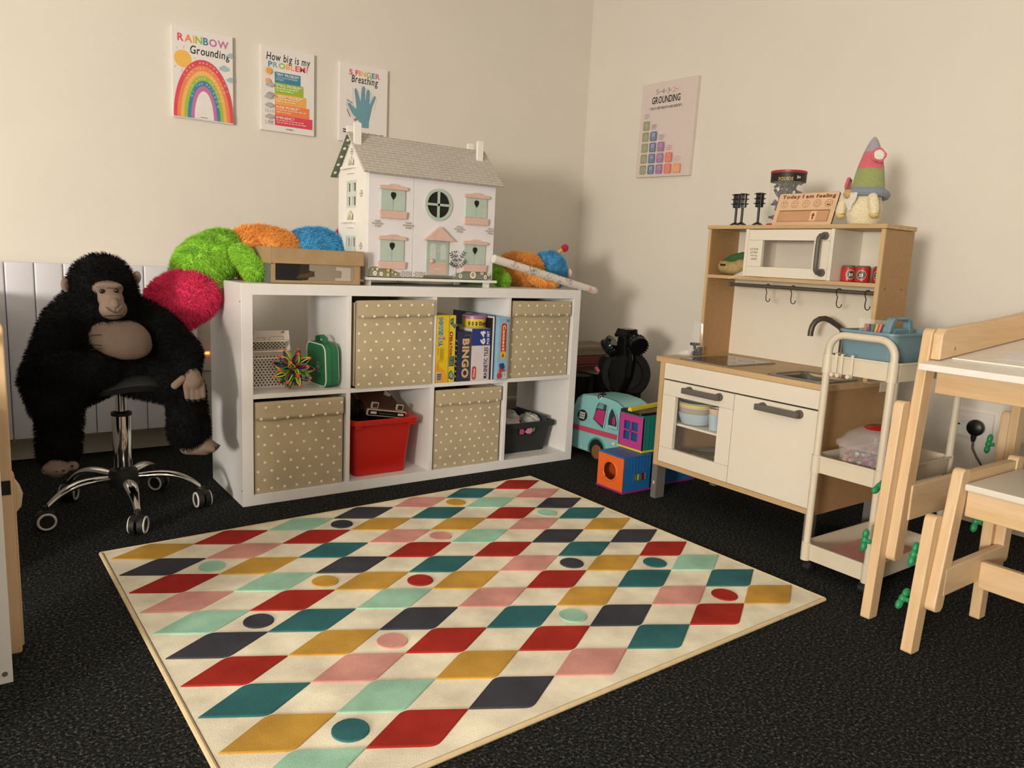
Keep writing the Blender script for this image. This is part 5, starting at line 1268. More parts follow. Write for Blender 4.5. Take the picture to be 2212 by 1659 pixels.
# S hooks on the rail
M_HOOK = mat('hook_black', '17130f', .5, .3)
hk = None
for n, (y, tw) in enumerate(((-.836, 0.0), (-.940, .15), (-1.115, .9), (-1.215, 1.0))):
    lab = ('black metal hook on the rail, nearest the hob end', 'black metal hook on the rail, second from the hob end', 'black twisted metal hook on the rail above the tap', 'black twisted metal hook half hidden at the right end of the rail')[n]
    if hk is None:
        hk = thing('hook', lab, 'hook', (1.637, y, .832), 'hooks on the rail')
        m = MB(); r = .0088
        pts = [(0, -r * math.cos(q), r * math.sin(q)) for q in [math.radians(-30 + 20 * i) for i in range(11)]]
        pts = [(0, r * math.sin(q), r * math.cos(q)) for q in [math.radians(-110 + 20 * i) for i in range(11)]]
        pts += [(0, .0075, -.010), (0, .003, -.020), (0, .0045, -.032), (0, .0045, -.044), (0, .001, -.052), (0, -.006, -.055), (0, -.012, -.050), (0, -.0125, -.042)]
        m.tube([(1.637 + p[0], y + p[1], .832 + p[2]) for p in pts], .0016, 8); m.build('wire', M_HOOK, hk)
        hk.rotation_euler = (0, 0, tw)
    else: copy_thing(hk, (1.637, y, .832), lab, tw, 'hooks on the rail')

# things on top of the kitchen
M_TL = mat('traffic_black', '15161a', .35)
def traffic(y, lab, x, yaw):
    t = thing('toy_traffic_light', lab, 'toy traffic light', (x, y, 1.0505), 'toy traffic lights')
    m = MB(); m.lathe([(.019, 1.0507), (.019, 1.055), (.012, 1.060), (.006, 1.063)], (x, y, 0), 20); m.build('base', M_TL, t)
    MB().cyl((x, y, 1.062), (x, y, 1.12), .0045, seg=12).build('pole', M_TL, t)
    T = Matrix.Translation((x, y, 1.142)) @ Matrix.Rotation(yaw, 4, 'Z')
    m = MB(); m.T = T; m.rbox(-.011, .011, -.0115, .0115, -.025, .026, r=.003); h = m.build('head', M_TL, t)
    for k in range(4):
        m = MB()
        for q, z in enumerate((.017, 0, -.017)):
            R = Matrix.Rotation(k * math.pi / 2, 4, 'Z'); m.T = T @ R
            m.hexa([(-.0112, -.007, z + .003), (-.0112, .007, z + .003), (-.0105, .008, z + .006), (-.0105, -.008, z + .006)], [(-.020, -.007, z + .0045), (-.020, .007, z + .0045), (-.019, .008, z + .0075), (-.019, -.008, z + .0075)])
        m.build('visor', M_TL, h)
        for z, c, e in ((.015, 'lens_red', '3a1a18'), (-.001, 'lens_amber', '3d3320'), (-.018, 'lens_green', '16342b')):
            m = MB(); m.T = T @ Matrix.Rotation(k * math.pi / 2, 4, 'Z'); m.ell((-.0112, 0, z), (.0022, .0055, .0055), None, 12, 8); m.build('lens', mat(c, e, .2), h)
traffic(-.648, 'leftmost of the three small black toy traffic lights on the kitchen', 1.655, .3)
traffic(-.684, 'black toy traffic light overlapping the leftmost one on the kitchen', 1.645, .5)
traffic(-.752, 'black toy traffic light standing apart next to the clear tube', 1.652, .2)

t = thing('plastic_tube', 'clear plastic tube with red ends holding dark toys, behind the wooden feelings board', 'tube', (1.722, -.815, 1.0505))
M_CLR = mat('clear_plastic', 'f4f4f2', .08, var=0, alpha=.13, spec=.9); c = (1.722, -.815, 0)
m = MB(); m.lathe([(.061, 1.058), (.061, 1.240)], c, 40, cap=False); m.build('sleeve', M_CLR, t)
for z0, z1 in ((1.0507, 1.0595), (1.2385, 1.2475)): MB().lathe([(.0605, z0), (.063, z0 + .001), (.063, z1 - .001), (.0605, z1)], c, 40).build('end_cap', mat('cap_red', 'a8262a', .4), t)
m = MB().use(mat('label_black', '17130f', .5)); m.lathe([(.0617, 1.2085), (.0617, 1.2375)], c, 40, cap=False)
def on_tube(a, z, r=.0624): return (c[0] + r * math.cos(a), c[1] + r * math.sin(a), z)
lb = m.build('label', None, t)
m = MB().use(mat('label_gold', 'b39a5a', .5)); x = 0
for ch in 'SQUIDS':
    vs, fs = text_mesh(ch, .04); m.add([on_tube(math.radians(-178) + (x + v[0]) * .22, 1.2105 + v[1] * .016) for v in vs], fs); x += max(v[0] for v in vs) + .08
x = 0; m.use(ink('e6dccd'))
for ch in '3+':
    vs, fs = text_mesh(ch, .06); m.add([on_tube(math.radians(-118) + (x + v[0]) * .2, 1.2175 + v[1] * .013) for v in vs], fs); x += max(v[0] for v in vs) + .1
m.build('lettering', None, lb)
m = MB(); r = random.Random(8)
for k in range(120):
    a, rad, z = r.uniform(0, 6.28), .05 * math.sqrt(r.random()), 1.066 + .145 * r.random() ** 1.1
    m.use(mat('toy_dark' + str(k % 4), ['1d1c1b', '2e2b28', '4a4742', '3c4434'][k % 4], .35)); p = Vector((c[0] + rad * math.cos(a), c[1] + rad * math.sin(a), z)); d = Vector((r.uniform(-1, 1), r.uniform(-1, 1), r.uniform(-1, 1))).normalized() * .012
    m.tube([p - d, p + Vector((r.uniform(-.004, .004), r.uniform(-.004, .004), .003)), p + d], [.004, .0065, .003], 7)
o = m.build('dark_toys', None, t); o['kind'] = 'stuff'

t = thing('feelings_board', 'wooden feelings board with five engraved faces and a slider leaning on the tube', 'sign board', (1.64, -.94, 1.0505))
M_BEECH = wood('beech_y', 'd0aa86', 'ddbd9b', 'y', .5, 30, 20); M_BURN = mat('burnt_edge', '4a2c1b', .7)
T = Matrix.Translation((1.633, -.826, 1.0507)) @ Matrix.Rotation(math.radians(18), 4, 'Y')
bw, bh = .232, .117
m = MB(); m.T = T; m.rbox(0, .006, -bw, 0, 0, bh, r=.006, axis='x'); bd = m.build('board', None if False else M_BEECH, t)
m = MB(); m.T = T; m.rbox(.0003, .0057, -bw - .0006, .0006, -.0003, bh + .0006, r=.0065, axis='x'); m.build('edge', M_BURN, t)
ax = T.to_3x3() @ Vector((0, -1, 0)); ay = T.to_3x3() @ Vector((0, 0, 1))
P = Print(T @ Vector((-.0003, 0, 0)), ax, ay, bw, bh)
P.text('Today I am feeling', .06, .80, .955, .955, '6d4027', bold=.045)
for i in range(5):
    x, y = .125 + .1885 * i, .655; P.ring(x, y, .054, .058, '6d4027')
    for s in (-1, 1): P.disc(x + .018 * s, y + .03, .007, '6d4027', 10)
    if i == 0: P.ring(x, y - .075, .022, .027, '6d4027', 30, 150); P.line([(x - .028, y + .06), (x - .01, y + .045)], .005, '6d4027'); P.line([(x + .028, y + .06), (x + .01, y + .045)], .005, '6d4027')
    elif i == 1: P.ring(x, y - .085, .022, .026, '6d4027', 40, 140)
    elif i == 2: P.line([(x - .02, y - .04), (x + .02, y - .04)], .005, '6d4027')
    elif i == 3: P.ring(x, y - .01, .028, .032, '6d4027', 200, 340)
    else: P.poly([(x - .03, y - .02), (x + .03, y - .02), (x + .022, y - .06), (x, y - .075), (x - .022, y - .06)], '6d4027'); P.rect(x - .02, y - .034, x + .02, y - .022, 'd2a984')
P.rect(.085, .10, .93, .45, '6b432c'); P.rect(.092, .105, .925, .425, 'c0946d'); P.build('engraving', bd)
m = MB(); m.T = T; m.box(-.004, -.0008, -.170, -.1475, .013, .0485); sl = m.build('slider', wood('slider_wood', 'dcb590', 'e6c4a2', 'z', .5, 30, 20), t, bevel=.0006)
P = Print(T @ Vector((-.0043, -.1475, .013)), ax, ay, .0225, .0355); P.poly([(.5, .85), (.8, .5), (.62, .5), (.62, .15), (.38, .15), (.38, .5), (.2, .5)], '7a3a28'); P.build('arrow', sl)

# crocheted gnome
def knit(name, c, s=300):
    m = mat(name, c, .9, var=.10, scale=s, bump=.0, spec=.1, sheen=.2)
    if 'knit' in m: return m
    nt = m.node_tree; b = nt.nodes['Principled BSDF']; tc = nt.nodes.new('ShaderNodeTexCoord'); vo = nt.nodes.new('ShaderNodeTexVoronoi'); vo.inputs['Scale'].default_value = 230; vo.inputs['Randomness'].default_value = .35
    bp = nt.nodes.new('ShaderNodeBump'); bp.invert = True; bp.inputs['Strength'].default_value = .9; bp.inputs['Distance'].default_value = .003
    nt.links.new(tc.outputs['Object'], vo.inputs['Vector']); nt.links.new(vo.outputs['Distance'], bp.inputs['Height']); nt.links.new(bp.outputs['Normal'], b.inputs['Normal']); m['knit'] = 1; return m
gx, gy = 1.700, -1.132
gn = thing('crochet_gnome', 'crocheted gnome with a tall striped hat and white beard on the kitchen top', 'gnome', (gx, gy, 1.0505))
M_CRM = knit('knit_cream', 'e6dcbc'); M_LIL = knit('knit_lilac', 'aaa2b4'); M_PNK = knit('knit_pink', 'd6707a'); M_GRN2 = knit('knit_green', '9aa56c'); M_BLU2 = knit('knit_blue', '8893a3'); M_BEI = knit('knit_beige', 'c4a96e'); M_WHT = knit('knit_white', 'ece8de'); M_YLW = knit('knit_yellow', 'd9c27c')
m = MB(); m.lathe([(.036, 1.0508), (.046, 1.055), (.052, 1.068), (.055, 1.09), (.054, 1.115), (.050, 1.14), (.046, 1.158)], (gx, gy, 0), 32); m.build('body', M_CRM, gn)
def cone(zs): # hat radius and lean by height
    out = []
    for z in zs:
        t_ = (z - 1.150) / .186; r = float(np.interp(z, [1.142, 1.16, 1.19, 1.215, 1.24, 1.265, 1.29, 1.307, 1.32, 1.329, 1.335], [.053, .052, .0485, .0445, .0395, .033, .0255, .0195, .0138, .0085, .003]))
        cy_ = gy - .004 - .001 * t_; cx_ = gx + .004 * t_
        out.append([(cx_ + r * math.cos(a), cy_ + r * math.sin(a), z) for a in [2 * math.pi * i / 32 for i in range(32)]])
    return out
hat = MB().use(M_BLU2).loft(cone([1.142, 1.15, 1.16, 1.172]), False, True).build('hat', None, gn)
for nm, m_, zs in (('hat_stripe', M_GRN2, [1.172, 1.185, 1.2, 1.215, 1.233]), ('hat_stripe', M_PNK, [1.233, 1.245, 1.26, 1.275, 1.286]), ('hat_tip', M_LIL, [1.286, 1.295, 1.305, 1.315, 1.323, 1.329, 1.333, 1.335])):
    MB().use(m_).loft(cone(zs), nm == 'hat_tip', True).build(nm, None, hat)
m = MB(); rings = [[(gx + (.0565 + rr_) * math.cos(a) * 1.02, gy - .004 + (.0565 + rr_) * math.sin(a) * 1.06, 1.148 + zz + .010 * math.cos(a - math.pi) * .6 - .004 * math.sin(a)) for a in [2 * math.pi * i / 36 for i in range(36)]] for rr_, zz in ((-.012, .012), (.0, .014), (.008, .008), (.010, -.001), (.005, -.010), (-.003, -.012), (-.010, -.006))]
m.loft(rings, False, True, True); m.build('hat_brim', M_BLU2, hat)
m = MB(); m.ell((gx - .062, gy + .026, 1.149), (.0155, .0155, .0155), None, 20, 14); m.build('nose', M_BEI, gn)
m = MB(); prof = [(.030, .026), (.030, .016), (.024, .002), (.013, -.014), (.006, -.028), (.0, -.034), (-.006, -.030), (-.014, -.014), (-.024, -.006), (-.032, .008), (-.034, .024)]
a_ = math.radians(162); nx_, ny_ = math.cos(a_), math.sin(a_); tx_, ty_ = -ny_, nx_
m.prism([(-p[0], p[1]) for p in prof], (gx + nx_ * .060, gy + ny_ * .060, 1.128), (tx_, ty_, 0), (nx_ * .12, ny_ * .12, 1), (nx_ * .008, ny_ * .008, 0)); m.build('beard', M_WHT, gn, bevel=.003)
for sg, pts in ((1, [(gx - .030, gy + .042, 1.145), (gx - .040, gy + .054, 1.12), (gx - .042, gy + .060, 1.095), (gx - .042, gy + .058, 1.085)]), (-1, [(gx - .036, gy - .042, 1.147), (gx - .046, gy - .055, 1.125), (gx - .050, gy - .062, 1.10), (gx - .050, gy - .063, 1.086)])):
    ar = MB().tube(pts, [.014, .016, .0155, .014], 14).build('arm', M_CRM, gn)
    MB().tube([pts[-1], (pts[-1][0], pts[-1][1], pts[-1][2] - .008), (pts[-1][0], pts[-1][1], pts[-1][2] - .014)], [.0145, .014, .008], 14).build('mitten', M_YLW, ar)
def flower(c, n, R, par):
    c, n = Vector(c), Vector(n).normalized(); u = n.orthogonal().normalized(); w = n.cross(u); m = MB(); rings = []
    m.tube([c + (u * math.cos(q) + w * math.sin(q)) * R * (1 + .10 * math.cos(5 * q)) for q in [2 * math.pi * i / 40 for i in range(40)]], R * .26, 8, True); f = m.build('flower', M_PNK, par)
    m = MB(); m.lathe([(.001, .004), (R * .5, .0045), (R * .88, .002), (R * .9, -.003)][::-1], (0, 0, 0), 20); Q = n.to_track_quat('Z', 'Y').to_matrix().to_4x4(); Q.translation = c + n * .002; m.v = [tuple(Q @ Vector(p)) for p in m.v]; m.build('flower_centre', M_WHT, f)
flower((gx - .022, gy - .040, 1.272), (-.62, -.76, .2), .019, hat); flower((gx - .018, gy + .056, 1.183), (-.25, .95, .1), .020, hat)

# cloth vegetable puppet, note and cans on the upper shelf
t = thing('cloth_pouch', 'beige ribbed cloth pouch filled with green and orange felt vegetables on the upper shelf', 'pouch', (1.665, -.66, .865))
vs, fs = blob([('e', (1.665, -.655, .893), (.042, .062, .028)), ('e', (1.66, -.625, .896), (.036, .036, .027)), ('e', (1.665, -.695, .905), (.036, .034, .026))], .006, 4)
m = MB().add([(a, b + .0009 * math.sin(c * 900), c) for a, b, c in vs], fs, True); m.build('pouch', mat('pouch_beige', 'a3905f', .85, var=.12, scale=60, bump=.5, bscale=300), t)
m = MB(); m.tube([(1.655, -.612, .915), (1.655, -.65, .927), (1.658, -.70, .938), (1.66, -.735, .942)], [.008, .016, .017, .012], 12); m.build('felt_leaf', mat('felt_green', '2f5a33', .9), t)
m = MB(); m.tube([(1.68, -.645, .93), (1.685, -.68, .942), (1.69, -.715, .945)], [.007, .012, .008], 12); m.build('felt_carrot', mat('felt_orange', 'd26a2c', .9), t)
m = MB(); m.tube([(1.648, -.596, .909), (1.646, -.604, .913), (1.647, -.612, .915)], [.001, .006, .007], 10); m.build('felt_carrot', mat('felt_orange', 'd26a2c', .9), t)
m = MB(); m.rbox(1.6225, 1.6245, -.645, -.622, .899, .907, r=.001, axis='x'); m.build('label_tag', M_BLK, t)
t = thing('paper_note', 'small crumpled white paper note on the upper shelf in front of the pouch', 'paper', (1.62, -.71, .866)); m = MB()
m.add([(1.622, -.690, .866), (1.600, -.683, .852), (1.602, -.715, .858), (1.625, -.737, .868), (1.64, -.715, .8835), (1.645, -.735, .872), (1.628, -.712, .876)], [(0, 1, 2, 6), (6, 2, 3), (6, 3, 5, 4), (0, 6, 4)]); m.build('paper', mat('card_white', 'dfd6cc', .5), t, solid=.0006)
can0 = None
for n, (x, y, rz, lab) in enumerate(((1.668, -1.121, .9, 'red toy drinks can next to the microwave'), (1.668, -1.172, .35, 'red toy drinks can with its round black badge facing out, middle of three'), (1.685, -1.224, .1, 'red toy drinks can half hidden behind the right side panel'))):
    if can0 is None:
        can0 = t = thing('toy_can', lab, 'toy can', (x, y, .8648), 'toy cans on the kitchen shelf')
        m = MB(); m.lathe([(.020, .865), (.0232, .8675), (.0235, .870), (.0235, .910), (.0225, .913)], (x, y, 0), 32); b = m.build('can', mat('can_red', 'b02a2a', .3), t)
        m = MB(); m.lathe([(.0228, .912), (.020, .9185), (.0185, .919), (.0175, .917)], (x, y, 0), 32); m.build('lid', mat('can_grey', '5f5c58', .5), t)
        m = MB()
        def on_can(u, v, r=.0237): a = math.pi + u / .0235; return (x + r * math.cos(a), y + r * math.sin(a), .889 + v)
        for R_, c, k in ((.0155, 'e6ddd2', .0237), (.0142, '16140f', .0239), (.0112, 'c9c4b4', .0241), (.0104, '16140f', .0243)):
            m.use(ink(c, .4)); g = [on_can(0, 0, k + .0001)] + [on_can(R_ * math.cos(q), R_ * math.sin(q), k) for q in [2 * math.pi * i / 24 for i in range(24)]]; mid = [on_can(R_ * .5 * math.cos(q), R_ * .5 * math.sin(q), k) for q in [2 * math.pi * i / 24 for i in range(24)]]
            m.add(g + mid, [(0, 25 + i, 25 + (i + 1) % 24) for i in range(24)] + [(25 + i, 1 + i, 1 + (i + 1) % 24, 25 + (i + 1) % 24) for i in range(24)])
        q0 = -.0065
        for ch in '25':
            vs, fs = text_mesh(ch, .05); m.use(ink('dcd4c0', .4)); m.add([on_can(q0 + v[0] * .0115, -.005 + v[1] * .013, .0246) for v in vs], fs); q0 += .0072
        m.build('badge', None, t); can0.rotation_euler = (0, 0, rz)
    else: copy_thing(can0, (x, y, .8648), lab, rz, 'toy cans on the kitchen shelf')

# crockery in the oven
M_PB = mat('bowl_blue', 'a9bccb', .4); M_PP = mat('bowl_pink', 'd0b9a9', .4); M_PG = mat('bowl_grey', 'a59f92', .4); M_PY = mat('bowl_yellow', 'd8cf5a', .4); M_PS = mat('bowl_sage', '98a092', .4)
bx, by = 1.468, -.700
for n, (m_, z, lab) in enumerate(((M_PB, .3085, 'pale blue plastic bowl at the bottom of the stack in the oven'), (M_PG, .3275, 'grey plastic bowl second from the bottom of the stack in the oven'), (M_PP, .334, 'pale pink plastic bowl in the middle of the stack in the oven'), (M_PY, .341, 'yellow plastic bowl just under the top one in the oven'), (M_PS, .348, 'sage green plastic bowl on top of the stack in the oven'))):
    t = thing('toy_bowl', lab, 'bowl', (bx, by, z), 'stacked bowls in the toy oven')
    m = MB(); m.lathe([(.040, z), (.052, z + .004), (.062, z + .026), (.066, z + .044), (.0668, z + .0465), (.0645, z + .0465), (.060, z + .026), (.050, z + .007), (.0, z + .006)], (bx, by, 0), 40, cap=False); m.build('bowl', m_, t)
for n, (m_, z, h, lab) in enumerate(((M_PB, .3085, .058, 'pale blue tumbler, lower of the nested pair beside the bowls'), (M_PP, .345, .043, 'pale pink tumbler nested in the blue one beside the bowls'))):
    t = thing('toy_tumbler', lab, 'tumbler', (1.452, -.803, z), 'nested tumblers in the toy oven')
    m = MB(); m.lathe([(.020, z), (.0225, z + h * .5), (.0255, z + h), (.024, z + h), (.019, z + .004), (0, z + .004)], (1.452, -.803, 0), 28, cap=False); m.build('tumbler', m_, t)
for n, (m_, lab, yaw, x, y, tl) in enumerate(((M_PS, 'sage plastic toy plate topmost of the fanned plates in the oven', -.25, 1.600, -.655, .16), (M_PG, 'grey plastic toy plate in the middle of the fanned plates in the oven', .05, 1.592, -.650, .11), (M_PY, 'yellow plastic toy plate in the fanned plates in the oven', .30, 1.578, -.690, .06), (M_PS, 'sage plastic toy plate at the bottom of the fan in the oven', .5, 1.572, -.680, .0))):
    z = .1525 + .0075 * (3 - n); t = thing('toy_plate', lab, 'plate', (x, y, z), 'fanned plates in the toy oven')
    m = MB(); m.T = Matrix.Translation((x, y, z + .002)) @ Matrix.Rotation(yaw, 4, 'Z') @ Matrix.Rotation(-tl, 4, 'X'); m.lathe([(.0, .0), (.045, .0), (.066, .007), (.068, .0085), (.065, .0085), (.045, .0025), (.0, .002)], (0, 0, 0), 36, cap=False, sy=1.05, sx=.62); m.build('plate', m_, t)

# clear dish and bag at the left end of the worktop
t = thing('clear_dish', 'shallow clear plastic dish on the left edge of the kitchen worktop', 'dish', (1.505, -.590, KC))
m = MB(); m.lathe([(.026, KC + .0005), (.028, KC + .002), (.029, KC + .015), (.0305, KC + .0175), (.028, KC + .0175), (.027, KC + .003)], (1.505, -.590, 0), 32); m.build('dish', M_CLR, t)
t = thing('clear_bag', 'clear cellophane bag of small black parts beside the left upright of the kitchen', 'bag', (1.565, -.592, KC))
M_CELLO = mat('cellophane', 'ffffff', .06, var=0, alpha=.07, spec=1.0)
m = MB(); rings = []; r = random.Random(6)
for z, a, b in ((.0006, .030, .020), (.02, .034, .024), (.05, .031, .020), (.085, .026, .010), (.125, .022, .004), (.13, .021, .0015)):
    rings.append([(1.565 + b * math.sin(q) + r.uniform(-.0025, .0025), -.590 + a * math.cos(q) + r.uniform(-.0025, .0025), KC + z) for q in [2 * math.pi * i / 14 for i in range(14)]])
m.loft(rings, False, False); m.build('film', M_CELLO, t, auto=False)
m = MB().use(M_BLK); m.hexa([(1.55, -.612, KC + .003), (1.58, -.612, KC + .003), (1.58, -.575, KC + .003), (1.55, -.575, KC + .003)], [(1.553, -.606, KC + .016), (1.577, -.606, KC + .016), (1.577, -.58, KC + .016), (1.553, -.58, KC + .016)])
m.build('black_part', None, t)
m = MB().use(M_BLK); m.tube([(1.56, -.593, KC + .016), (1.56, -.586, KC + .03), (1.562, -.583, KC + .042)], .006, 8); m.rbox(1.548, 1.576, -.598, -.570, KC + .038, KC + .048, r=.004); m.build('black_part', None, t)
m = MB().use(M_BLK); m.rbox(1.553, 1.575, -.6135, -.602, KC + .018, KC + .034, r=.003); m.build('black_part', None, t)
# ------------------------------------------------------------------ house blocks in the corner
def house(name, label, x0, x1, y0, y1, z0, z1, cf, cs, ct, cb, cr, group='toy house blocks'):
    t = thing(name, label, 'toy block', ((x0 + x1) / 2, (y0 + y1) / 2, z0), group)
    M_ = lambda n, c: mat('block_' + c, c, .4, var=.03)
    e = .004
    MB().box(x0 - e, x1 + e, y0 - e, y1 + e, z0 + .0005, z0 + .008).build('base_rim', M_('b', cb), t, bevel=.001)
    MB().box(x0, x1, y0, y1, z1 - .006, z1).build('roof_plate', M_('t', ct), t, bevel=.001)
    return t, (lambda c: M_('x', c)), z0 + .008, z1 - .006
def ribs(m, x0, x1, y, z0, z1, n):
    for i in range(n): a = x0 + (x1 - x0) * (i + .5) / n; m.box(a - .0011, a + .0011, y - .0012, y + .001, z0, z1)
CB, CO, CM, CTe, CYe, CPu = '1f62a0', 'e0672a', 'b03a86', '1f7a74', 'd6cc3a', '8a2a72'
# orange block with a porthole
x0, x1, y0, y1 = 1.305, 1.457, -.505, -.360
t, M_, za, zb_ = house('house_block', 'blue toy house block with an orange front and round porthole on the carpet', x0, x1, y0, y1, 0, .147, CO, CB, CB, CPu, CO)
m = MB().use(M_(CO)); c = (-.431, .077); R_ = .039; N = 24
ring = [(c[0] + R_ * math.cos(q), c[1] + R_ * math.sin(q)) for q in [2 * math.pi * i / N for i in range(N)]]
def sq(q):
    dx, dy = math.cos(q), math.sin(q); k = min(((y1 - c[0]) if dx > 0 else (c[0] - y0)) / max(abs(dx), 1e-6), ((zb_ - c[1]) if dy > 0 else (c[1] - za)) / max(abs(dy), 1e-6)); return (c[0] + dx * k, c[1] + dy * k)
angs = sorted([2 * math.pi * i / N for i in range(N)] + [math.atan2(b - c[1], a - c[0]) % (2 * math.pi) for a in (y0, y1) for b in (za, zb_)])
inn = [(x0, c[0] + R_ * math.cos(q), c[1] + R_ * math.sin(q)) for q in angs]; out = [(x0, *sq(q)) for q in angs]; n = len(angs)
m.add(inn + out, [(i, (i + 1) % n, n + (i + 1) % n, n + i) for i in range(n)])
m.tube([(x0 - .001, c[0] + R_ * math.cos(q), c[1] + R_ * math.sin(q)) for q in angs], .003, 8, True); m.build('front_wall', None, t, auto=False, solid=.003)
m = MB().use(M_(CB)); wx = (1.366, 1.393, 1.401, 1.428); wz = (.046, .074)
xs_ = [x0, *wx, x1]
for i in range(5):
    if i in (1, 3): m.box(xs_[i], xs_[i + 1], y0, y0 + .003, za, wz[0]); m.box(xs_[i], xs_[i + 1], y0, y0 + .003, wz[1], zb_)
    else: m.box(xs_[i], xs_[i + 1], y0, y0 + .003, za, zb_)
ribs(m, x0, x1, y0, .082, zb_, 9); m.box(1.360, 1.434, y0 - .002, y0, .040, .045); m.box(1.360, 1.434, y0 - .002, y0, .075, .080); m.box(1.360, 1.365, y0 - .002, y0, .045, .075); m.box(1.429, 1.434, y0 - .002, y0, .045, .075); m.build('side_wall', None, t)
m = MB().use(M_(CO)); m.box(x0, x1, y1 - .003, y1, za, zb_); m.build('side_wall', None, t); m = MB().use(M_(CO)); m.box(x1 - .003, x1, y0, y1, za, zb_); m.build('rear_wall', None, t)
m = MB().use(M_(CYe)); m.box(1.37, 1.39, y0 + .012, y0 + .04, za, .068); m.box(1.405, 1.42, y0 + .012, y0 + .03, za, .066); m.build('inner_block', None, t)
# magenta window block
x0, x1, y0, y1 = 1.422, 1.562, -.480, -.344
t, M_, za, zb_ = house('house_block', 'teal toy house block with a magenta four-pane window stacked on the blue block', x0, x1, y0, y1, .1475, .296, CM, CTe, CTe, CYe, CM)
m = MB().use(M_(CM)); ya, yb, zc, zd = -.450, -.370, .186, .263
for a, b, c_, d_ in ((y0, y1, za, zc), (y0, y1, zd, zb_), (y0, ya, zc, zd), (yb, y1, zc, zd), ((ya + yb) / 2 - .003, (ya + yb) / 2 + .003, zc, zd), (ya, yb, (zc + zd) / 2 - .003, (zc + zd) / 2 + .003)): m.box(x0, x0 + .004, a, b, c_, d_)
fw_ = m.build('front_wall', None, t); MB().box(x0 + .010, x0 + .012, y0 + .004, y1 - .004, za, zb_).build('window_backing', M_('1b4f86'), fw_)
m = MB().use(M_(CTe)); m.box(x0, x1, y0, y0 + .003, za, zb_); ribs(m, x0, x1, y0, za, zb_, 7); m.build('side_wall', None, t); MB().box(x0, x1, y1 - .003, y1, za, zb_).build('side_wall', M_(CB), t); MB().box(x1 - .003, x1, y0, y1, za, zb_).build('rear_wall', M_(CTe), t)
# long blue block under the kitchen
x0, x1, y0, y1 = 1.466, 1.738, -.487, -.340
t, M_, za, zb_ = house('house_block', 'long blue toy house block running back under the toy kitchen', x0, x1, y0, y1, 0, .146, CB, CB, CB, CPu, CB)
m = MB().use(M_(CB)); m.box(x0, x1, y0, y0 + .003, za, zb_); ribs(m, x0, x1, y0, za, zb_, 18); m.build('side_wall', None, t); MB().box(x0, x1, y1 - .003, y1, za, zb_).build('side_wall', M_(CB), t); MB().box(x1 - .003, x1, y0, y1, za, zb_).build('rear_wall', M_(CB), t); MB().box(x0, x0 + .003, y0, y1, za, zb_).build('front_wall', M_(CB), t)
t = thing('flat_case', 'flat black case with pink scribble on top of the teal house block', 'case', (1.50, -.41, .297))
m = MB(); m.rbox(1.412, 1.60, -.470, -.350, .2968, .307, r=.012); m.build('case', M_BLK, t)
P = Print((1.42, -.46, .3072), (1, 0, 0), (0, 1, 0), .17, .1); r = random.Random(1)
for q in range(9): P.line([(.25 + .06 * q, r.uniform(.1, .4)), (.3 + .06 * q, r.uniform(.45, .7))], .02, 'b0776e')
P.build('print', t)
t = thing('yellow_frame', 'bright yellow plastic strip lying on the flat black case', 'strip', (1.50, -.40, .308))
m = MB(); m.hexa([(1.402, -.428, .3075), (1.402, -.404, .3075), (1.61, -.365, .3075), (1.61, -.389, .3075)][::-1], [(1.402, -.424, .3225), (1.402, -.408, .3225), (1.61, -.369, .3225), (1.61, -.385, .3225)][::-1]); m.build('strip', M_('d6cc3a'), t, bevel=.002)

# ------------------------------------------------------------------ teal van
M_VAN = mat('van_aqua', '86bec0', .35, var=.02); M_VAND = mat('van_teal', '3f8a90', .4); M_VPINK = mat('van_pink', 'c04662', .5); M_SEATP = mat('van_seat', 'b02a6a', .5)
vn = thing('toy_van', 'pale aqua toy camper van with a pink stripe behind the house blocks', 'toy van', (1.645, -.08, 0))
vx0, vx1 = 1.555, 1.735
prof = [(.112, .05), (.104, .034), (.09, .030), (-.29, .030), (-.318, .045), (-.325, .08), (-.318, .13), (-.30, .165), (-.27, .20), (-.245, .245), (-.215, .275), (-.17, .293), (-.09, .300), (.0, .296), (.06, .285), (.095, .262), (.110, .22), (.116, .14)]
m = MB(); rings = []
for x, s in ((vx0 + .012, .955), (vx0 + .004, .985), (vx0, 1.0)): pass
cy_, cz_ = -.1, .15
def vring(x, s, top=0): return [(x + (max(0, p[1] - .17) * .16 if x < 1.645 else -max(0, p[1] - .17) * .16), cy_ + (p[0] - cy_) * s, cz_ + (p[1] - cz_) * s) for p in prof]
m.loft([vring(vx0 + .012, .94), vring(vx0 + .003, .98), vring(vx0, 1.0), vring(vx1, 1.0), vring(vx1 - .003, .98), vring(vx1 - .012, .94)], True, True)
vb = m.build('body', M_VAN, vn)
def vface(poly, m_, nm, off=.0012, par=None):
    mm = MB(); mm.add([(vx0 - off + (max(0, b - .17) * .16), a, b) for a, b in poly], [tuple(range(len(poly)))]); return mm.build(nm, m_, par or vb, auto=False)
side = lambda pts: pts
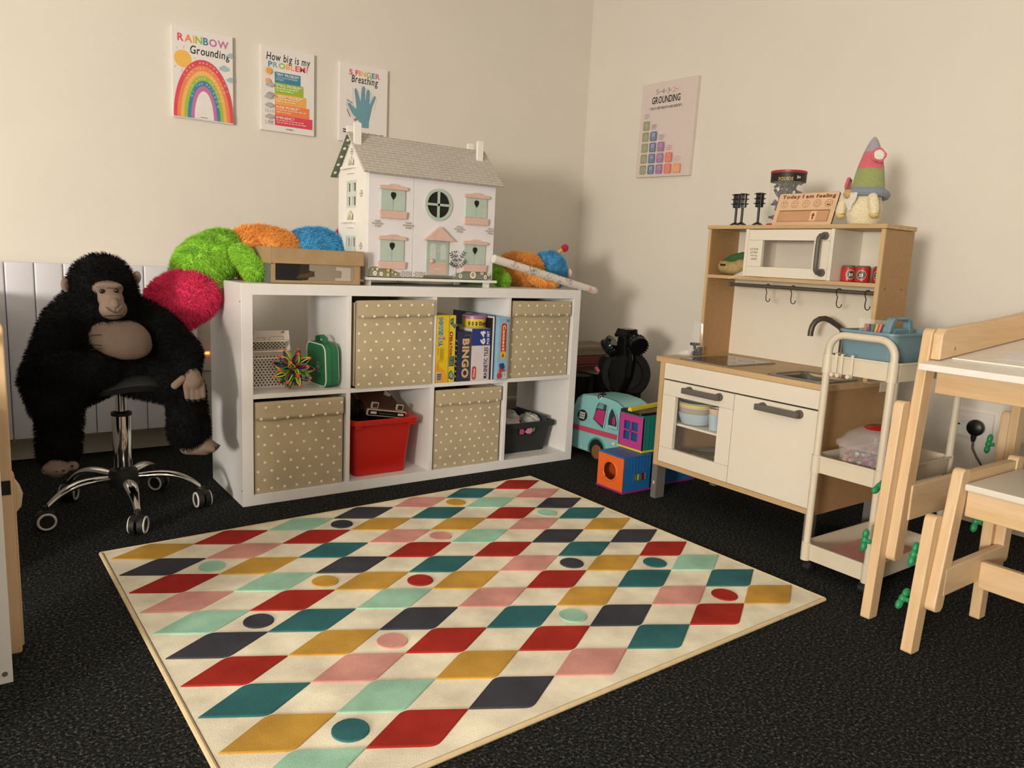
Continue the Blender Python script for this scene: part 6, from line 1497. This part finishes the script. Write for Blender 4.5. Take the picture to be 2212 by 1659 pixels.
# the face ring of scale .94 lies at vx0+.012; the flat side panel
m = MB(); m.loft([[(vx0 + (max(0, p[1] - .17) * .16) - .0002, cy_ + (p[0] - cy_) * .93, cz_ + (p[1] - cz_) * .93) for p in prof]], True, False) if False else None
sidep = [(cy_ + (p[0] - cy_) * .965, cz_ + (p[1] - cz_) * .955) for p in prof]
vface(sidep, M_VAN, 'side_panel', -.0002)
vface([(.104, .116), (-.197, .124), (-.198, .147), (.104, .139)], M_VPINK, 'stripe')
M_VDK = mat('van_inside', '24323a', .5)
def vwin(poly, nm):
    w = vface(poly, M_VDK, nm, .0014)
    mm = MB(); mm.tube([(vx0 - .002 + (max(0, b - .17) * .16), a, b) for a, b in poly], .0024, 6, True); mm.build('window_rim', M_VAN, w); return w
w = vwin([(-.034, .186), (-.036, .20), (-.043, .25), (-.052, .264), (-.065, .266), (-.106, .265), (-.113, .26), (-.111, .160), (-.10, .158)], 'side_window')
vface([(-.040, .188), (-.042, .215), (-.055, .235), (-.104, .236), (-.107, .168)], M_SEATP, 'seat', .0017, w); vface([(-.09, .24), (-.104, .24), (-.104, .262), (-.09, .262)], mat('van_seat_dark', '3b4a3a', .5), 'headrest', .0018, w); vface([(-.045, .24), (-.088, .24), (-.088, .262), (-.06, .262)], mat('van_far_window', '6a9aa0', .4), 'far_window', .0018, w)
w = vwin([(-.137, .168), (-.131, .20), (-.132, .228), (-.139, .252), (-.146, .256), (-.16, .246), (-.18, .222), (-.192, .198), (-.195, .170)], 'front_window')
vface([(-.16, .19), (-.158, .215), (-.168, .225), (-.178, .20), (-.178, .185)], M_SEATP, 'seat', .0018, w); vface([(-.137, .168), (-.195, .170), (-.194, .182), (-.138, .181)], M_VAN, 'door_sill', .0019, w)
ov = [(.041 + .033 * math.cos(q) * (1 if True else 0), .189 + .026 * math.sin(q)) for q in [2 * math.pi * i / 28 for i in range(28)]]
vface(ov, mat('van_black', '161718', .4), 'badge', .0014)
for k in range(3):
    z = .200 - .011 * k
    vface([(.062 - .0045 * i, z + .003 * (1 if i % 2 else -1) + .003) for i in range(10)] + [(.062 - .0045 * i, z + .003 * (1 if i % 2 else -1) - .003) for i in range(9, -1, -1)], mat('van_badge_white', 'c9cfc8', .5), 'badge_wave', .0018)
vface([(-.168, .105), (-.178, .111), (-.19, .108), (-.188, .099), (-.176, .098)], mat('van_lamp', 'd9dca8', .3), 'indicator', .0014)
m = MB(); m.tube([(vx0 - .001, -.075 + .056 * math.cos(q), .048 + .056 * math.sin(q)) for q in [math.radians(-15 + 15 * i) for i in range(15)]], .0045, 8); m.build('wheel_arch', M_VAND, vb)
vface([(-.075 + .054 * math.cos(q), max(.0305, .048 + .054 * math.sin(q))) for q in [math.radians(-18 + 12 * i) for i in range(19)]], mat('van_arch_dark', '101314', .7), 'arch_gap', .0006)
for yy in (-.078, -.262):
  for xx, sg in ((vx0, -1), (vx1, 1)):
    if yy == -.262 and sg > 0: continue
    m = MB().use(M_RUBBER); m.cyl((xx + sg * .004, yy, .0425), (xx - sg * .022, yy, .0425), .042, seg=28); m.use(mat('wheel_tan', '7c5630', .5)); m.lathe([(.033, 0), (.03, -.003 * 1), (.0, -.004)] if sg < 0 else [(.033, 0), (.03, .003), (.0, .004)], (xx + sg * .0042, yy, .0425), 28, 'x', cap=False); m.build('wheel', None, vn)
for yy in (.035, .0): vface([(yy, .040), (yy - .006, .036), (yy - .010, .044), (yy - .004, .049)], mat('van_badge_white', 'c9cfc8', .5), 'rivet', .0012)
m = MB(); m.cyl((1.598, -.050, .293), (1.575, -.058, .290), .017, seg=24); sp_ = m.build('roof_speaker', M_BLK, vn); m = MB(); m.tube([Vector((1.5745, -.0582, .290)) + Vector((-.003, .009 * math.cos(q), .009 * math.sin(q))) for q in [2 * math.pi * i / 20 for i in range(20)]], .0009, 6, True); m.build('speaker_ring', M_PLAST, sp_)

# ------------------------------------------------------------------ black ride-on toy and plank crate behind the shelf
ro = thing('ride_on_toy', 'glossy black ride-on toy with knobbly wheels standing up in the corner behind the van', 'ride-on toy', (1.95, .22, 0))
M_GLB = mat('gloss_black', '0d0e10', .16, var=.1); M_TYRE = mat('tyre_black', '08080a', .7, spec=.2)
ax = Vector((-.72, -.69, .05)).normalized(); cdisc = Vector((1.83, .055, .368))
m = MB(); u = ax.orthogonal().normalized(); w_ = ax.cross(u)
rr_ = lambda r, h: [cdisc + ax * h + (u * math.cos(q) + w_ * math.sin(q)) * r for q in [2 * math.pi * i / 44 for i in range(44)]]
m.loft([rr_(.02, .010), rr_(.075, .010), rr_(.085, .018), rr_(.112, .014), rr_(.118, 0), rr_(.112, -.03), rr_(.09, -.04)], True, True); m.build('large_wheel', M_TYRE, ro)
m = MB(); m.prism([(.125, .30), (.115, .40), (.075, .455), (.062, .57), (.0, .575), (.002, .50), (-.012, .44), (-.005, .36), (.03, .27)], (1.765, 0, 0), (0, 1, 0), (0, 0, 1), (.05, 0, 0)); m.build('fork', M_GLB, ro, bevel=.012)
m = MB(); m.rbox(1.775, 2.02, .13, .50, .06, .345, r=.05, axis='x'); m.build('body', M_GLB, ro)
m = MB(); m.rbox(1.80, 1.90, .10, .22, .22, .44, r=.04, axis='x'); m.build('mudguard', M_GLB, ro)
for p in ((1.84, .19, 0), (2.0, .46, 0), (2.0, .2, 0), (1.84, .46, 0)): MB().cyl((p[0], p[1], .0005), (p[0], p[1], .08), .03, seg=16).build('foot', M_TYRE, ro)
m = MB(); m.hexa([(1.755, -.012, .560), (1.825, -.012, .560), (1.825, .075, .556), (1.755, .075, .556)], [(1.755, -.008, .588), (1.825, -.008, .588), (1.825, .055, .590), (1.755, .055, .590)])
m.tube([(1.79, .0, .578), (1.785, -.020, .580), (1.78, -.040, .590)], [.012, .010, .005], 8); m.tube([(1.79, .06, .566), (1.785, .078, .556), (1.78, .092, .552)], [.012, .011, .008], 8); m.build('saddle_cap', M_GLB, ro, bevel=.004)
def knob_wheel(c, axis, R, Wd):
    c, a = Vector(c), Vector(axis).normalized(); u = a.orthogonal().normalized(); w = a.cross(u); m = MB(); ring = lambda r, h: [c + a * h + (u * math.cos(q) + w * math.sin(q)) * r for q in [2 * math.pi * i / 32 for i in range(32)]]
    m.loft([ring(R * .5, -Wd / 2), ring(R * .92, -Wd / 2), ring(R, -Wd * .3), ring(R, Wd * .3), ring(R * .92, Wd / 2), ring(R * .5, Wd / 2)], True, True)
    for i in range(22):
        q = 2 * math.pi * i / 22
        for h in (-.38, .38):
            p = c + a * Wd * h + (u * math.cos(q) + w * math.sin(q)) * R; rd = u * math.cos(q) + w * math.sin(q); tg = a.cross(rd)
            lo = [p - rd * .003 + tg * .003 + a * .006, p - rd * .003 - tg * .003 + a * .006, p - rd * .003 - tg * .003 - a * .006, p - rd * .003 + tg * .003 - a * .006]; m.hexa(lo, [x + rd * .006 for x in lo])
    return m.build('knobbly_wheel', M_GLB, ro)
knob_wheel((1.745, .082, .500), (-.30, .62, -.55), .046, .044); knob_wheel((1.79, -.050, .520), (-.30, -.80, -.35), .044, .040)
m = MB(); m.tube([(1.765, .205, .378), (1.762, .190, .380), (1.765, .178, .366), (1.77, .184, .352)], [.004, .010, .009, .003], 8); m.build('pink_trim', mat('trim_pink', 'c0526a', .4), ro)
m = MB(); m.cyl((1.70, .235, .10), (1.70, .235, .34), .035, .05, seg=20); m.build('helmet_side', M_TYRE, ro)
cr_ = thing('wooden_crate', 'dull red and brown plank crate behind the black ride-on toy', 'crate', (2.02, .66, 0))
for n_, (z0, z1, c, y) in enumerate(((.0, .27, '2b2320', .545), (.272, .335, '5f4030', .54), (.337, .385, '5c2c2a', .54), (.387, .435, '6d6455', .54))):
    m = MB(); m.box(1.76, 2.24, y, y + .24, z0 + .0005, z1); m.build('plank', wood('crate_' + c, c, '%02x%02x%02x' % tuple(min(255, int(int(c[i:i + 2], 16) * 1.35)) for i in (0, 2, 4)), 'x', .7, 40, 18), cr_, bevel=.003)

# ------------------------------------------------------------------ trolley
M_TRO = mat('trolley_cream', 'cfc6b3', .4, var=.02); M_PINKL = mat('pink_liner', 'c9928e', .8, var=.04)
tx0, tx1, ty0, ty1 = 1.268, 1.668, -1.530, -1.315
tr = thing('utility_trolley', 'narrow cream three-tier trolley on castors between the toy kitchen and the pine desk', 'trolley', ((tx0 + tx1) / 2, (ty0 + ty1) / 2, 0))
def rr2(x0, x1, y0, y1, z, r, n=5): return rrz(x0, x1, y0, y1, z, r, n)
for zt_, nm in ((.660, 'top_tray'), (.362, 'middle_tray'), (.092, 'bottom_tray')):
    m = MB(); z0 = zt_ - .052; e = .0025
    m.loft([rr2(tx0 + .004, tx1 - .004, ty0 + .004, ty1 - .004, z0, .022), rr2(tx0 + .001, tx1 - .001, ty0 + .001, ty1 - .001, zt_ - .004, .024), rr2(tx0 - .003, tx1 + .003, ty0 - .003, ty1 + .003, zt_ - .004, .026), rr2(tx0 - .003, tx1 + .003, ty0 - .003, ty1 + .003, zt_, .026), rr2(tx0 + e, tx1 - e, ty0 + e, ty1 - e, zt_, .022), rr2(tx0 + .006, tx1 - .006, ty0 + .006, ty1 - .006, z0 + .004, .02)], True, True)
    tp_ = m.build(nm, M_TRO, tr)
    for x in (tx0 + .002, tx1 - .002):
        for y in (ty0 + .012, ty1 - .012): MB().cyl((x, y, z0 - .001), (x, y, zt_ + .001), .0135, seg=16).build('post_socket', M_TRO, tp_)
for x in (tx0 + .002, tx1 - .002):
    y0, y1 = ty0 + .012, ty1 - .012; zc = .718; R_ = .045
    pts = [(x, y1, .045), (x, y1, .30), (x, y1, zc - R_)] + [(x, y1 - R_ + R_ * math.cos(q), zc - R_ + R_ * math.sin(q)) for q in [math.radians(15 * i) for i in range(1, 6)]] + [(x, y1 - R_, zc), (x, y0 + R_, zc)] + [(x, y0 + R_ - R_ * math.sin(q), zc - R_ + R_ * math.cos(q)) for q in [math.radians(15 * i) for i in range(1, 6)]] + [(x, y0, zc - R_), (x, y0, .30), (x, y0, .045)]
    MB().tube(pts, .0105, 14).build('frame_loop', M_TRO, tr)
for x in (tx0 + .012, tx1 - .012):
    for y in (ty0 + .02, ty1 - .02):
        m = MB(); m.cyl((x, y - .011, .0165), (x, y + .011, .0165), .016, seg=20); m.cyl((x, y, .028), (x, y, .041), .008, seg=12); m.rbox(x - .013, x + .013, y - .013, y + .013, .018, .034, r=.006); m.build('castor', M_RUBBER, tr)
t = thing('pink_liner', 'pale pink sheet lining the bottom tray of the cream trolley', 'liner', ((tx0 + tx1) / 2, (ty0 + ty1) / 2, .045))
m = MB(); m.rbox(tx0 + .012, tx1 - .012, ty0 + .012, ty1 - .012, .0445, .0465, r=.014); m.build('sheet', M_PINKL, t)
h0 = None
for n_, (y, lab) in enumerate(((-1.357, 'small cream clip hook on the trolley rim, nearest the sink'), (-1.374, 'small cream clip hook on the trolley rim, middle of three'), (-1.405, 'small cream clip hook on the trolley rim, set apart from the other two'))):
    if h0 is None:
        h0 = t = thing('clip_hook', lab, 'hook', (tx0 - .006, y, .66), 'clip hooks on the trolley rim'); x = tx0 - .0045
        m = MB(); m.hexa([(x - .0025, y - .0045, .600), (x - .0003, y - .0045, .600), (x - .0003, y + .0045, .600), (x - .0025, y + .0045, .600)], [(x - .0025, y - .0045, .664), (x - .0003, y - .0045, .664), (x - .0003, y + .0045, .664), (x - .0025, y + .0045, .664)]); m.box(x - .0025, x + .010, y - .0045, y + .0045, .664, .6665); m.build('strap', M_TRO, t, bevel=.0008)
        m = MB(); m.cyl((x - .001, y, .6065), (x - .018, y + .0, .6065), .0058, seg=16); m.build('peg', M_TRO, t)
    else: copy_thing(h0, (tx0 - .006, y, .66), lab, None, 'clip hooks on the trolley rim')
# caddy
M_CAD = mat('caddy_blue', '6d8d9a', .45, var=.02)
cdn = thing('carry_caddy', 'dusty blue plastic carry caddy with a handle in the top tray of the trolley', 'caddy', (1.45, -1.42, .612))
m = MB(); a, b, c_, d_ = 1.292, 1.600, -1.502, -1.338
m.loft([rr2(a + .012, b - .012, c_ + .010, d_ - .010, .613, .02), rr2(a, b, c_, d_, .729, .022), rr2(a - .005, b + .005, c_ - .005, d_ + .005, .729, .025), rr2(a - .005, b + .005, c_ - .005, d_ + .005, .735, .025), rr2(a + .004, b - .004, c_ + .004, d_ - .004, .735, .02), rr2(a + .016, b - .016, c_ + .014, d_ - .014, .618, .018)], True, True)
m.build('tub', M_CAD, cdn)
m = MB(); hxm = 1.46
yy0, yy1 = -1.435, -1.412
prof_o = [(1.372, .70), (1.385, .735), (1.398, .765), (1.410, .773), (1.495, .773), (1.508, .765), (1.524, .735), (1.535, .70)]; prof_i = [(1.412, .742), (1.418, .760), (1.426, .764), (1.482, .764), (1.490, .760), (1.496, .742)]
def seg2(m, A, B): m.prism(A + B[::-1], (0, yy0, 0), (1, 0, 0), (0, 0, 1), (0, yy1 - yy0, 0))
seg2(m, [prof_o[0], prof_o[1], prof_o[2], prof_o[3]], [(1.412, .70), prof_i[0], prof_i[1], prof_i[2]]); seg2(m, [prof_o[3], prof_o[4]], [prof_i[2], prof_i[3]]); seg2(m, [prof_o[4], prof_o[5], prof_o[6], prof_o[7]], [prof_i[3], prof_i[4], prof_i[5], (1.496, .70)]); m.prism([(1.412, .70), (1.496, .70), (1.496, .742), (1.412, .742)], (0, yy0, 0), (1, 0, 0), (0, 0, 1), (0, yy1 - yy0, 0))
m.box(1.31, 1.58, -1.428, -1.419, .62, .70); m.build('handle', M_CAD, cdn, bevel=.004)
t = thing('pencil_packet', 'clear packet of coloured crayons sticking out of the blue caddy', 'packet', (1.34, -1.39, .7)); 
cc = ['b8584a', '5a3a6a', '4a7a6a', 'd6a050', 'd97a6a', '3f4a7a']
for q in range(6): MB().cyl((1.335 + .008 * q, -1.384 - .003 * q, .66), (1.350 + .009 * q, -1.384 - .006 * q, .752), .004, seg=10).build('crayon', ink(cc[q]), t)
m = MB(); m.hexa([(1.325, -1.378, .66), (1.395, -1.41, .66), (1.395, -1.416, .66), (1.325, -1.384, .66)], [(1.335, -1.372, .768), (1.41, -1.40, .762), (1.41, -1.408, .762), (1.335, -1.38, .768)]); m.build('film', M_CLR, t)
# bead tub
M_BT = mat('tub_clear', 'd9cfd0', .2, var=0, alpha=.30, spec=.6)
bx0, bx1, by0, by1 = 1.305, 1.50, -1.512, -1.355
t = thing('bead_tub', 'clear plastic tub of coloured beads with a red-centred domed lid in the middle tray', 'tub', (1.40, -1.43, .315))
m = MB(); m.loft([rr2(bx0 + .01, bx1 - .01, by0 + .008, by1 - .008, .3155, .03), rr2(bx0, bx1, by0, by1, .40, .035)], True, True); m.build('body', M_BT, t, auto=False)
m = MB(); m.loft([rr2(bx0 - .007, bx1 + .007, by0 - .007, by1 + .007, .398, .04), rr2(bx0 - .007, bx1 + .007, by0 - .007, by1 + .007, .412, .04), rr2(bx0 + .002, bx1 - .002, by0 + .002, by1 - .002, .416, .038), rr2(bx0 + .014, bx1 - .014, by0 + .012, by1 - .012, .436, .04), rr2(bx0 + .035, bx1 - .035, by0 + .028, by1 - .028, .449, .045), rr2(bx0 + .055, bx1 - .055, by0 + .042, by1 - .042, .453, .036)], False, True); ld = m.build('lid', M_BT, t, auto=False)
m = MB(); m.lathe([(.050, .4505), (.052, .453), (.046, .457), (.0, .459)], (1.4025, -1.4335, 0), 32, sx=1.0, sy=.74); m.build('lid_centre', mat('lid_red', 'a31c1c', .3), ld)
r = random.Random(12); bcol = ['c0503a', '8fb05a', 'd6a050', '7a4a7a', 'd0c8b8', '3f6a6a', 'c0446a', '5a7a4a', 'b85a7a', '4a4a5a', 'd88a5a', '86a8a0']
m = MB()
for k in range(330):
    x, y = r.uniform(bx0 + .016, bx1 - .016), r.uniform(by0 + .013, by1 - .013); z = .322 + .058 * r.random(); 
    d = Vector((r.uniform(-1, 1), r.uniform(-1, 1), r.uniform(-.6, .6))).normalized(); m.use(ink(bcol[k % 12], .4)); p = Vector((x, y, z)); a_ = p - d * .006; b_ = p + d * .006
    u = d.orthogonal().normalized(); w = d.cross(u); ring = lambda c, R: [c + (u * math.cos(q) + w * math.sin(q)) * R for q in [2 * math.pi * i / 8 for i in range(8)]]
    m.loft([ring(a_, .0025), ring(a_, .0052), ring(b_, .0052), ring(b_, .0025)], False, True, True)
o = m.build('beads', None, t, auto=False); o['kind'] = 'stuff'
t = thing('label_strip', 'bent pale plastic strip clipped over the right edge of the worktop', 'clip', (1.66, -1.265, .55)); m = MB(); m.box(1.585, 1.745, -1.292, -1.2655, .5512, .5522); m.box(1.64, 1.745, -1.2935, -1.2920, .520, .552); m.build('strip', M_TRO, t)

# ------------------------------------------------------------------ pine desk and bench
def pine(a): return wood('pine_' + a, 'cfae82', 'e0c5a0', a, .45, 22, 11)
PX, PY, PZ = pine('x'), pine('y'), pine('z'); M_TOP = mat('desk_white', 'dcd6cc', .35, var=.01); M_TOPE = mat('desk_edge_white', 'e9e6e0', .3); M_KNOB = mat('knob_green', '1f8a58', .4, var=.03)
def post(name, p0, p1, wx, y0, y1, par, m_=None):
    """Leg board leaning in the xz plane with rounded ends."""
    a, b = Vector((p0[0], p0[1])), Vector((p1[0], p1[1])); d = (b - a).normalized(); n = Vector((d.y, -d.x)); h = wx / 2; L = (b - a).length; pts = []
    r0, r1 = (.006 if p0[1] < .01 else h * .7), h * .7
    for s, e, r, q0 in ((1, L, r1, 0), (-1, L, r1, 90), (-1, 0, r0, 180), (1, 0, r0, 270)):
        cn, ce = s * (h - r), (L - r if e else r)
        for k in range(6):
            q = math.radians(q0 + 18 * k); v = a + n * (cn + r * math.cos(q)) + d * (ce + r * math.sin(q)); pts.append((v.x, max(v.y, .0008)))
    m = MB(); m.prism(pts, (0, y0, 0), (1, 0, 0), (0, 0, 1), (0, y1 - y0, 0)); return m.build(name, m_ or PZ, par, bevel=.003)
def knob(x, y, z, ang, par):
    m = MB(); R = Matrix.Translation((x, y, z)) @ Matrix.Rotation(ang, 4, 'Y'); m.cyl((x, y - .0155, z), (x, y, z), .006, seg=12)
    for s in (-1, 1): m.ell(R @ Vector((0, 0, s * .017)), (.010, .008, .014), Euler((0, ang, 0)), 14, 10)
    m.ell((x, y, z), (.010, .009, .012), Euler((0, ang, 0)), 14, 10)
    return m.build('green_knob', M_KNOB, par)
dk = thing('pine_desk', 'tall pine desk with a white slanted top at the right of the photo', 'desk', (1.5, -1.9, 0))
DY0, DY1 = -1.585, -2.50
for sgn, yo, yi in ((1, DY0, DY0 - .025), (-1, DY1, DY1 + .025)):
    yu = yi - .0255 * sgn
    A = lambda p, q: (min(p, q), max(p, q))
    post('lower_leg', (1.153, 0), (1.186, .578), .042, *A(yo, yi), dk); post('upper_leg', (1.192, .160), (1.234, .764), .046, *A(yi - .0003 * sgn, yu), dk)
    post('lower_leg', (1.835, 0), (1.835, .50), .042, *A(yo, yi), dk); post('upper_leg', (1.835, .16), (1.835, .79), .046, *A(yi - .0003 * sgn, yu), dk)
    m = MB(); y_a, y_b = A(yu - .0003 * sgn, yu - .024 * sgn); m.prism([(1.213, .689), (1.8, .742), (1.8, .808), (1.76, .812), (1.60, .795), (1.45, .782), (1.30, .772), (1.228, .766), (1.213, .752)], (0, y_a, 0), (1, 0, 0), (0, 0, 1), (0, y_b - y_a, 0)); rl = m.build('side_rail', PX, dk, bevel=.003)
    m = MB(); m.cyl((1.285, y_a - .0006, .716), (1.285, y_a + .002, .716), .005, seg=14); m.build('screw', mat('screw_zinc', 'a9a294', .35, .7), rl)
    m = MB(); m.box(1.21, 1.83, *A(yu + .012 * sgn, yu - .004 * sgn), .268, .362); m.build('side_stretcher', PX, dk, bevel=.003)
    if sgn > 0:
        for (x, z, g) in ((1.178, .345, 1.2), (1.140, .205, .1)): knob(x, yo + .016, z, g, dk)
        knob(1.80, yo + .016, .395, .3, dk)
m = MB().use(M_TOPE); s0 = .0915
def zt_(x): return .668 + (x - 1.19) * s0
ya, yb = DY1 + .0512, DY0 - .0512
m.hexa([(1.158, ya, zt_(1.158)), (1.85, ya, zt_(1.85)), (1.85, yb, zt_(1.85)), (1.158, yb, zt_(1.158))], [(1.158, ya, zt_(1.158) + .0165), (1.85, ya, zt_(1.85) + .0165), (1.85, yb, zt_(1.85) + .0165), (1.158, yb, zt_(1.158) + .0165)])
tpd = m.build('desk_top', M_TOPE, dk, bevel=.002)
m = MB(); m.hexa([(1.262, ya + .03, zt_(1.262) + .0167), (1.268, ya + .003, zt_(1.268) + .0167), (1.268, yb - .03, zt_(1.268) + .0167), (1.262, yb - .03, zt_(1.262) + .0167)], [(1.262, ya + .003, zt_(1.262) + .0205), (1.268, ya + .003, zt_(1.268) + .0195), (1.268, yb - .03, zt_(1.268) + .0195), (1.262, yb - .03, zt_(1.262) + .0205)]); m.build('pencil_ledge', M_TOPE, tpd, bevel=.001)
MB().box(1.256, 1.276, DY1 + .052, DY0 - .0515, .600, .6645).build('front_apron', PY, dk, bevel=.003)
MB().box(1.818, 1.836, DY1 + .052, DY0 - .0515, .60, .815).build('back_board', PY, dk, bevel=.003)
t = thing('paper_sheet', 'plain white sheet of paper lying on the slanted desk top', 'paper', (1.45, -1.85, .71)); m = MB(); zz = lambda x: zt_(x) + .0168
q = [(1.34, -1.735), (1.34, -2.03), (1.55, -2.03), (1.55, -1.735)]; m.hexa([(x, y, zz(x)) for x, y in q][::-1], [(x, y, zz(x) + .0004) for x, y in q][::-1]); m.build('sheet', mat('paper_bright', 'e6e4e8', .6), t)
bn = thing('pine_bench', 'low pine bench with a white seat and height-adjustable legs in front of the desk', 'bench', (1.27, -2.0, 0))
BY0, BY1 = -1.738, -2.26
for sgn, yo, yi in ((1, BY0, BY0 - .026), (-1, BY1, BY1 + .026)):
    yu = yi - .0255 * sgn; A = lambda p, q: (min(p, q), max(p, q))
    post('lower_leg', (1.064, 0), (1.094, .338), .040, *A(yo, yi), bn); post('upper_leg', (1.094, .108), (1.143, .452), .044, *A(yi - .0003 * sgn, yu), bn)
    post('lower_leg', (1.420, 0), (1.418, .30), .038, *A(yo, yi), bn); post('upper_leg', (1.432, .165), (1.440, .450), .042, *A(yi - .0003 * sgn, yu), bn)
    MB().box(1.145, 1.44, *A(yu + .022 * sgn, yu + .003 * sgn), .400, .440).build('side_rail', PX, bn, bevel=.003)
    MB().box(1.105, 1.43, *A(yu + .018 * sgn, yu - .001 * sgn), .145, .215).build('side_stretcher', PX, bn, bevel=.003)
    if sgn > 0:
        for (x, z, g) in ((1.082, .232, .35), (1.058, .125, .9), (1.400, .262, .4)): knob(x, yo + .016, z, g, bn)
MB().box(1.133, 1.435, BY1 + .0525, BY0 - .0525, .4035, .4195).build('seat', M_TOP, bn, bevel=.003)
MB().box(1.152, 1.172, BY1 + .0525, BY0 - .0525, .338, .4030).build('front_apron', PY, bn, bevel=.003)
MB().box(1.40, 1.42, BY1 + .0525, BY0 - .0525, .338, .4030).build('back_apron', PY, bn, bevel=.003)
MB().box(1.286, 1.306, BY1 + .052, BY0 - .0525, .128, .198).build('long_stretcher', PY, bn, bevel=.003)

# ------------------------------------------------------------------ furniture at the left edge of the photo
t = thing('pine_table', 'pale pine table leg at the left edge of the photo, behind the white cupboard', 'table', (-1.15, -.75, 0))
post('leg', (-.704, 0), (-.704, .716), .052, -.730, -.700, t)
post('leg_extension', (-.698, 0), (-.698, .40), .050, -.6995, -.678, t)
m = MB(); m.tube([(-.680, -.672, .375), (-.676, -.668, .355), (-.672, -.665, .335), (-.674, -.667, .31), (-.682, -.672, .295)], [.006, .012, .014, .012, .006], 10); m.build('knob', mat('knob_cream', 'c9b79a', .5), t)
MB().box(-.705, -.682, -.7315, -.7302, .355, .385).build('bracket', M_BLK, t)
MB().box(-1.62, -.735, -.80, -.45, .675, .695).build('table_top', M_TOP, t, bevel=.002)
post('leg', (-1.58, 0), (-1.58, .675), .052, -.730, -.700, t)
t = thing('white_cupboard', 'white panel cupboard end cut off by the left edge of the photo', 'cupboard', (-1.15, -.81, 0))
MB().box(-.98, -.7005, -.850, -.834, .0008, .546).build('panel', M_WHITE, t, bevel=.001)
MB().box(-1.0, -.981, -1.2, -.8505, .0008, .62).build('shade_board', M_WHITE, t)  # added out of view, blocks the lamp so panel and pine leg stay dim
MB().box(-.98, -.7025, -.8335, -.74, .0008, .018).build('bottom_board', M_WHITE, t)
MB().box(-.98, -.7025, -.8335, -.74, .528, .545).build('top_board', M_WHITE, t)
m = MB(); m.cyl((-.714, -.8515, .022), (-.714, -.849, .022), .005, seg=14); m.build('screw', mat('screw_zinc', 'a9a294', .35, .7), t)
t = thing('shade_unit', 'white storage unit added out of view to shade the radiator and stool', 'storage unit', (-1.25, .25, 0))  # unseen block added to throw shade over the radiator and stool
MB().box(-1.8, -.74, -.32, .86, .0008, .660).build('carcass', M_WHITE, t, bevel=.002)
MB().box(-1.82, -.725, -.34, .865, .6605, .685).build('top', M_WHITE, t, bevel=.002)
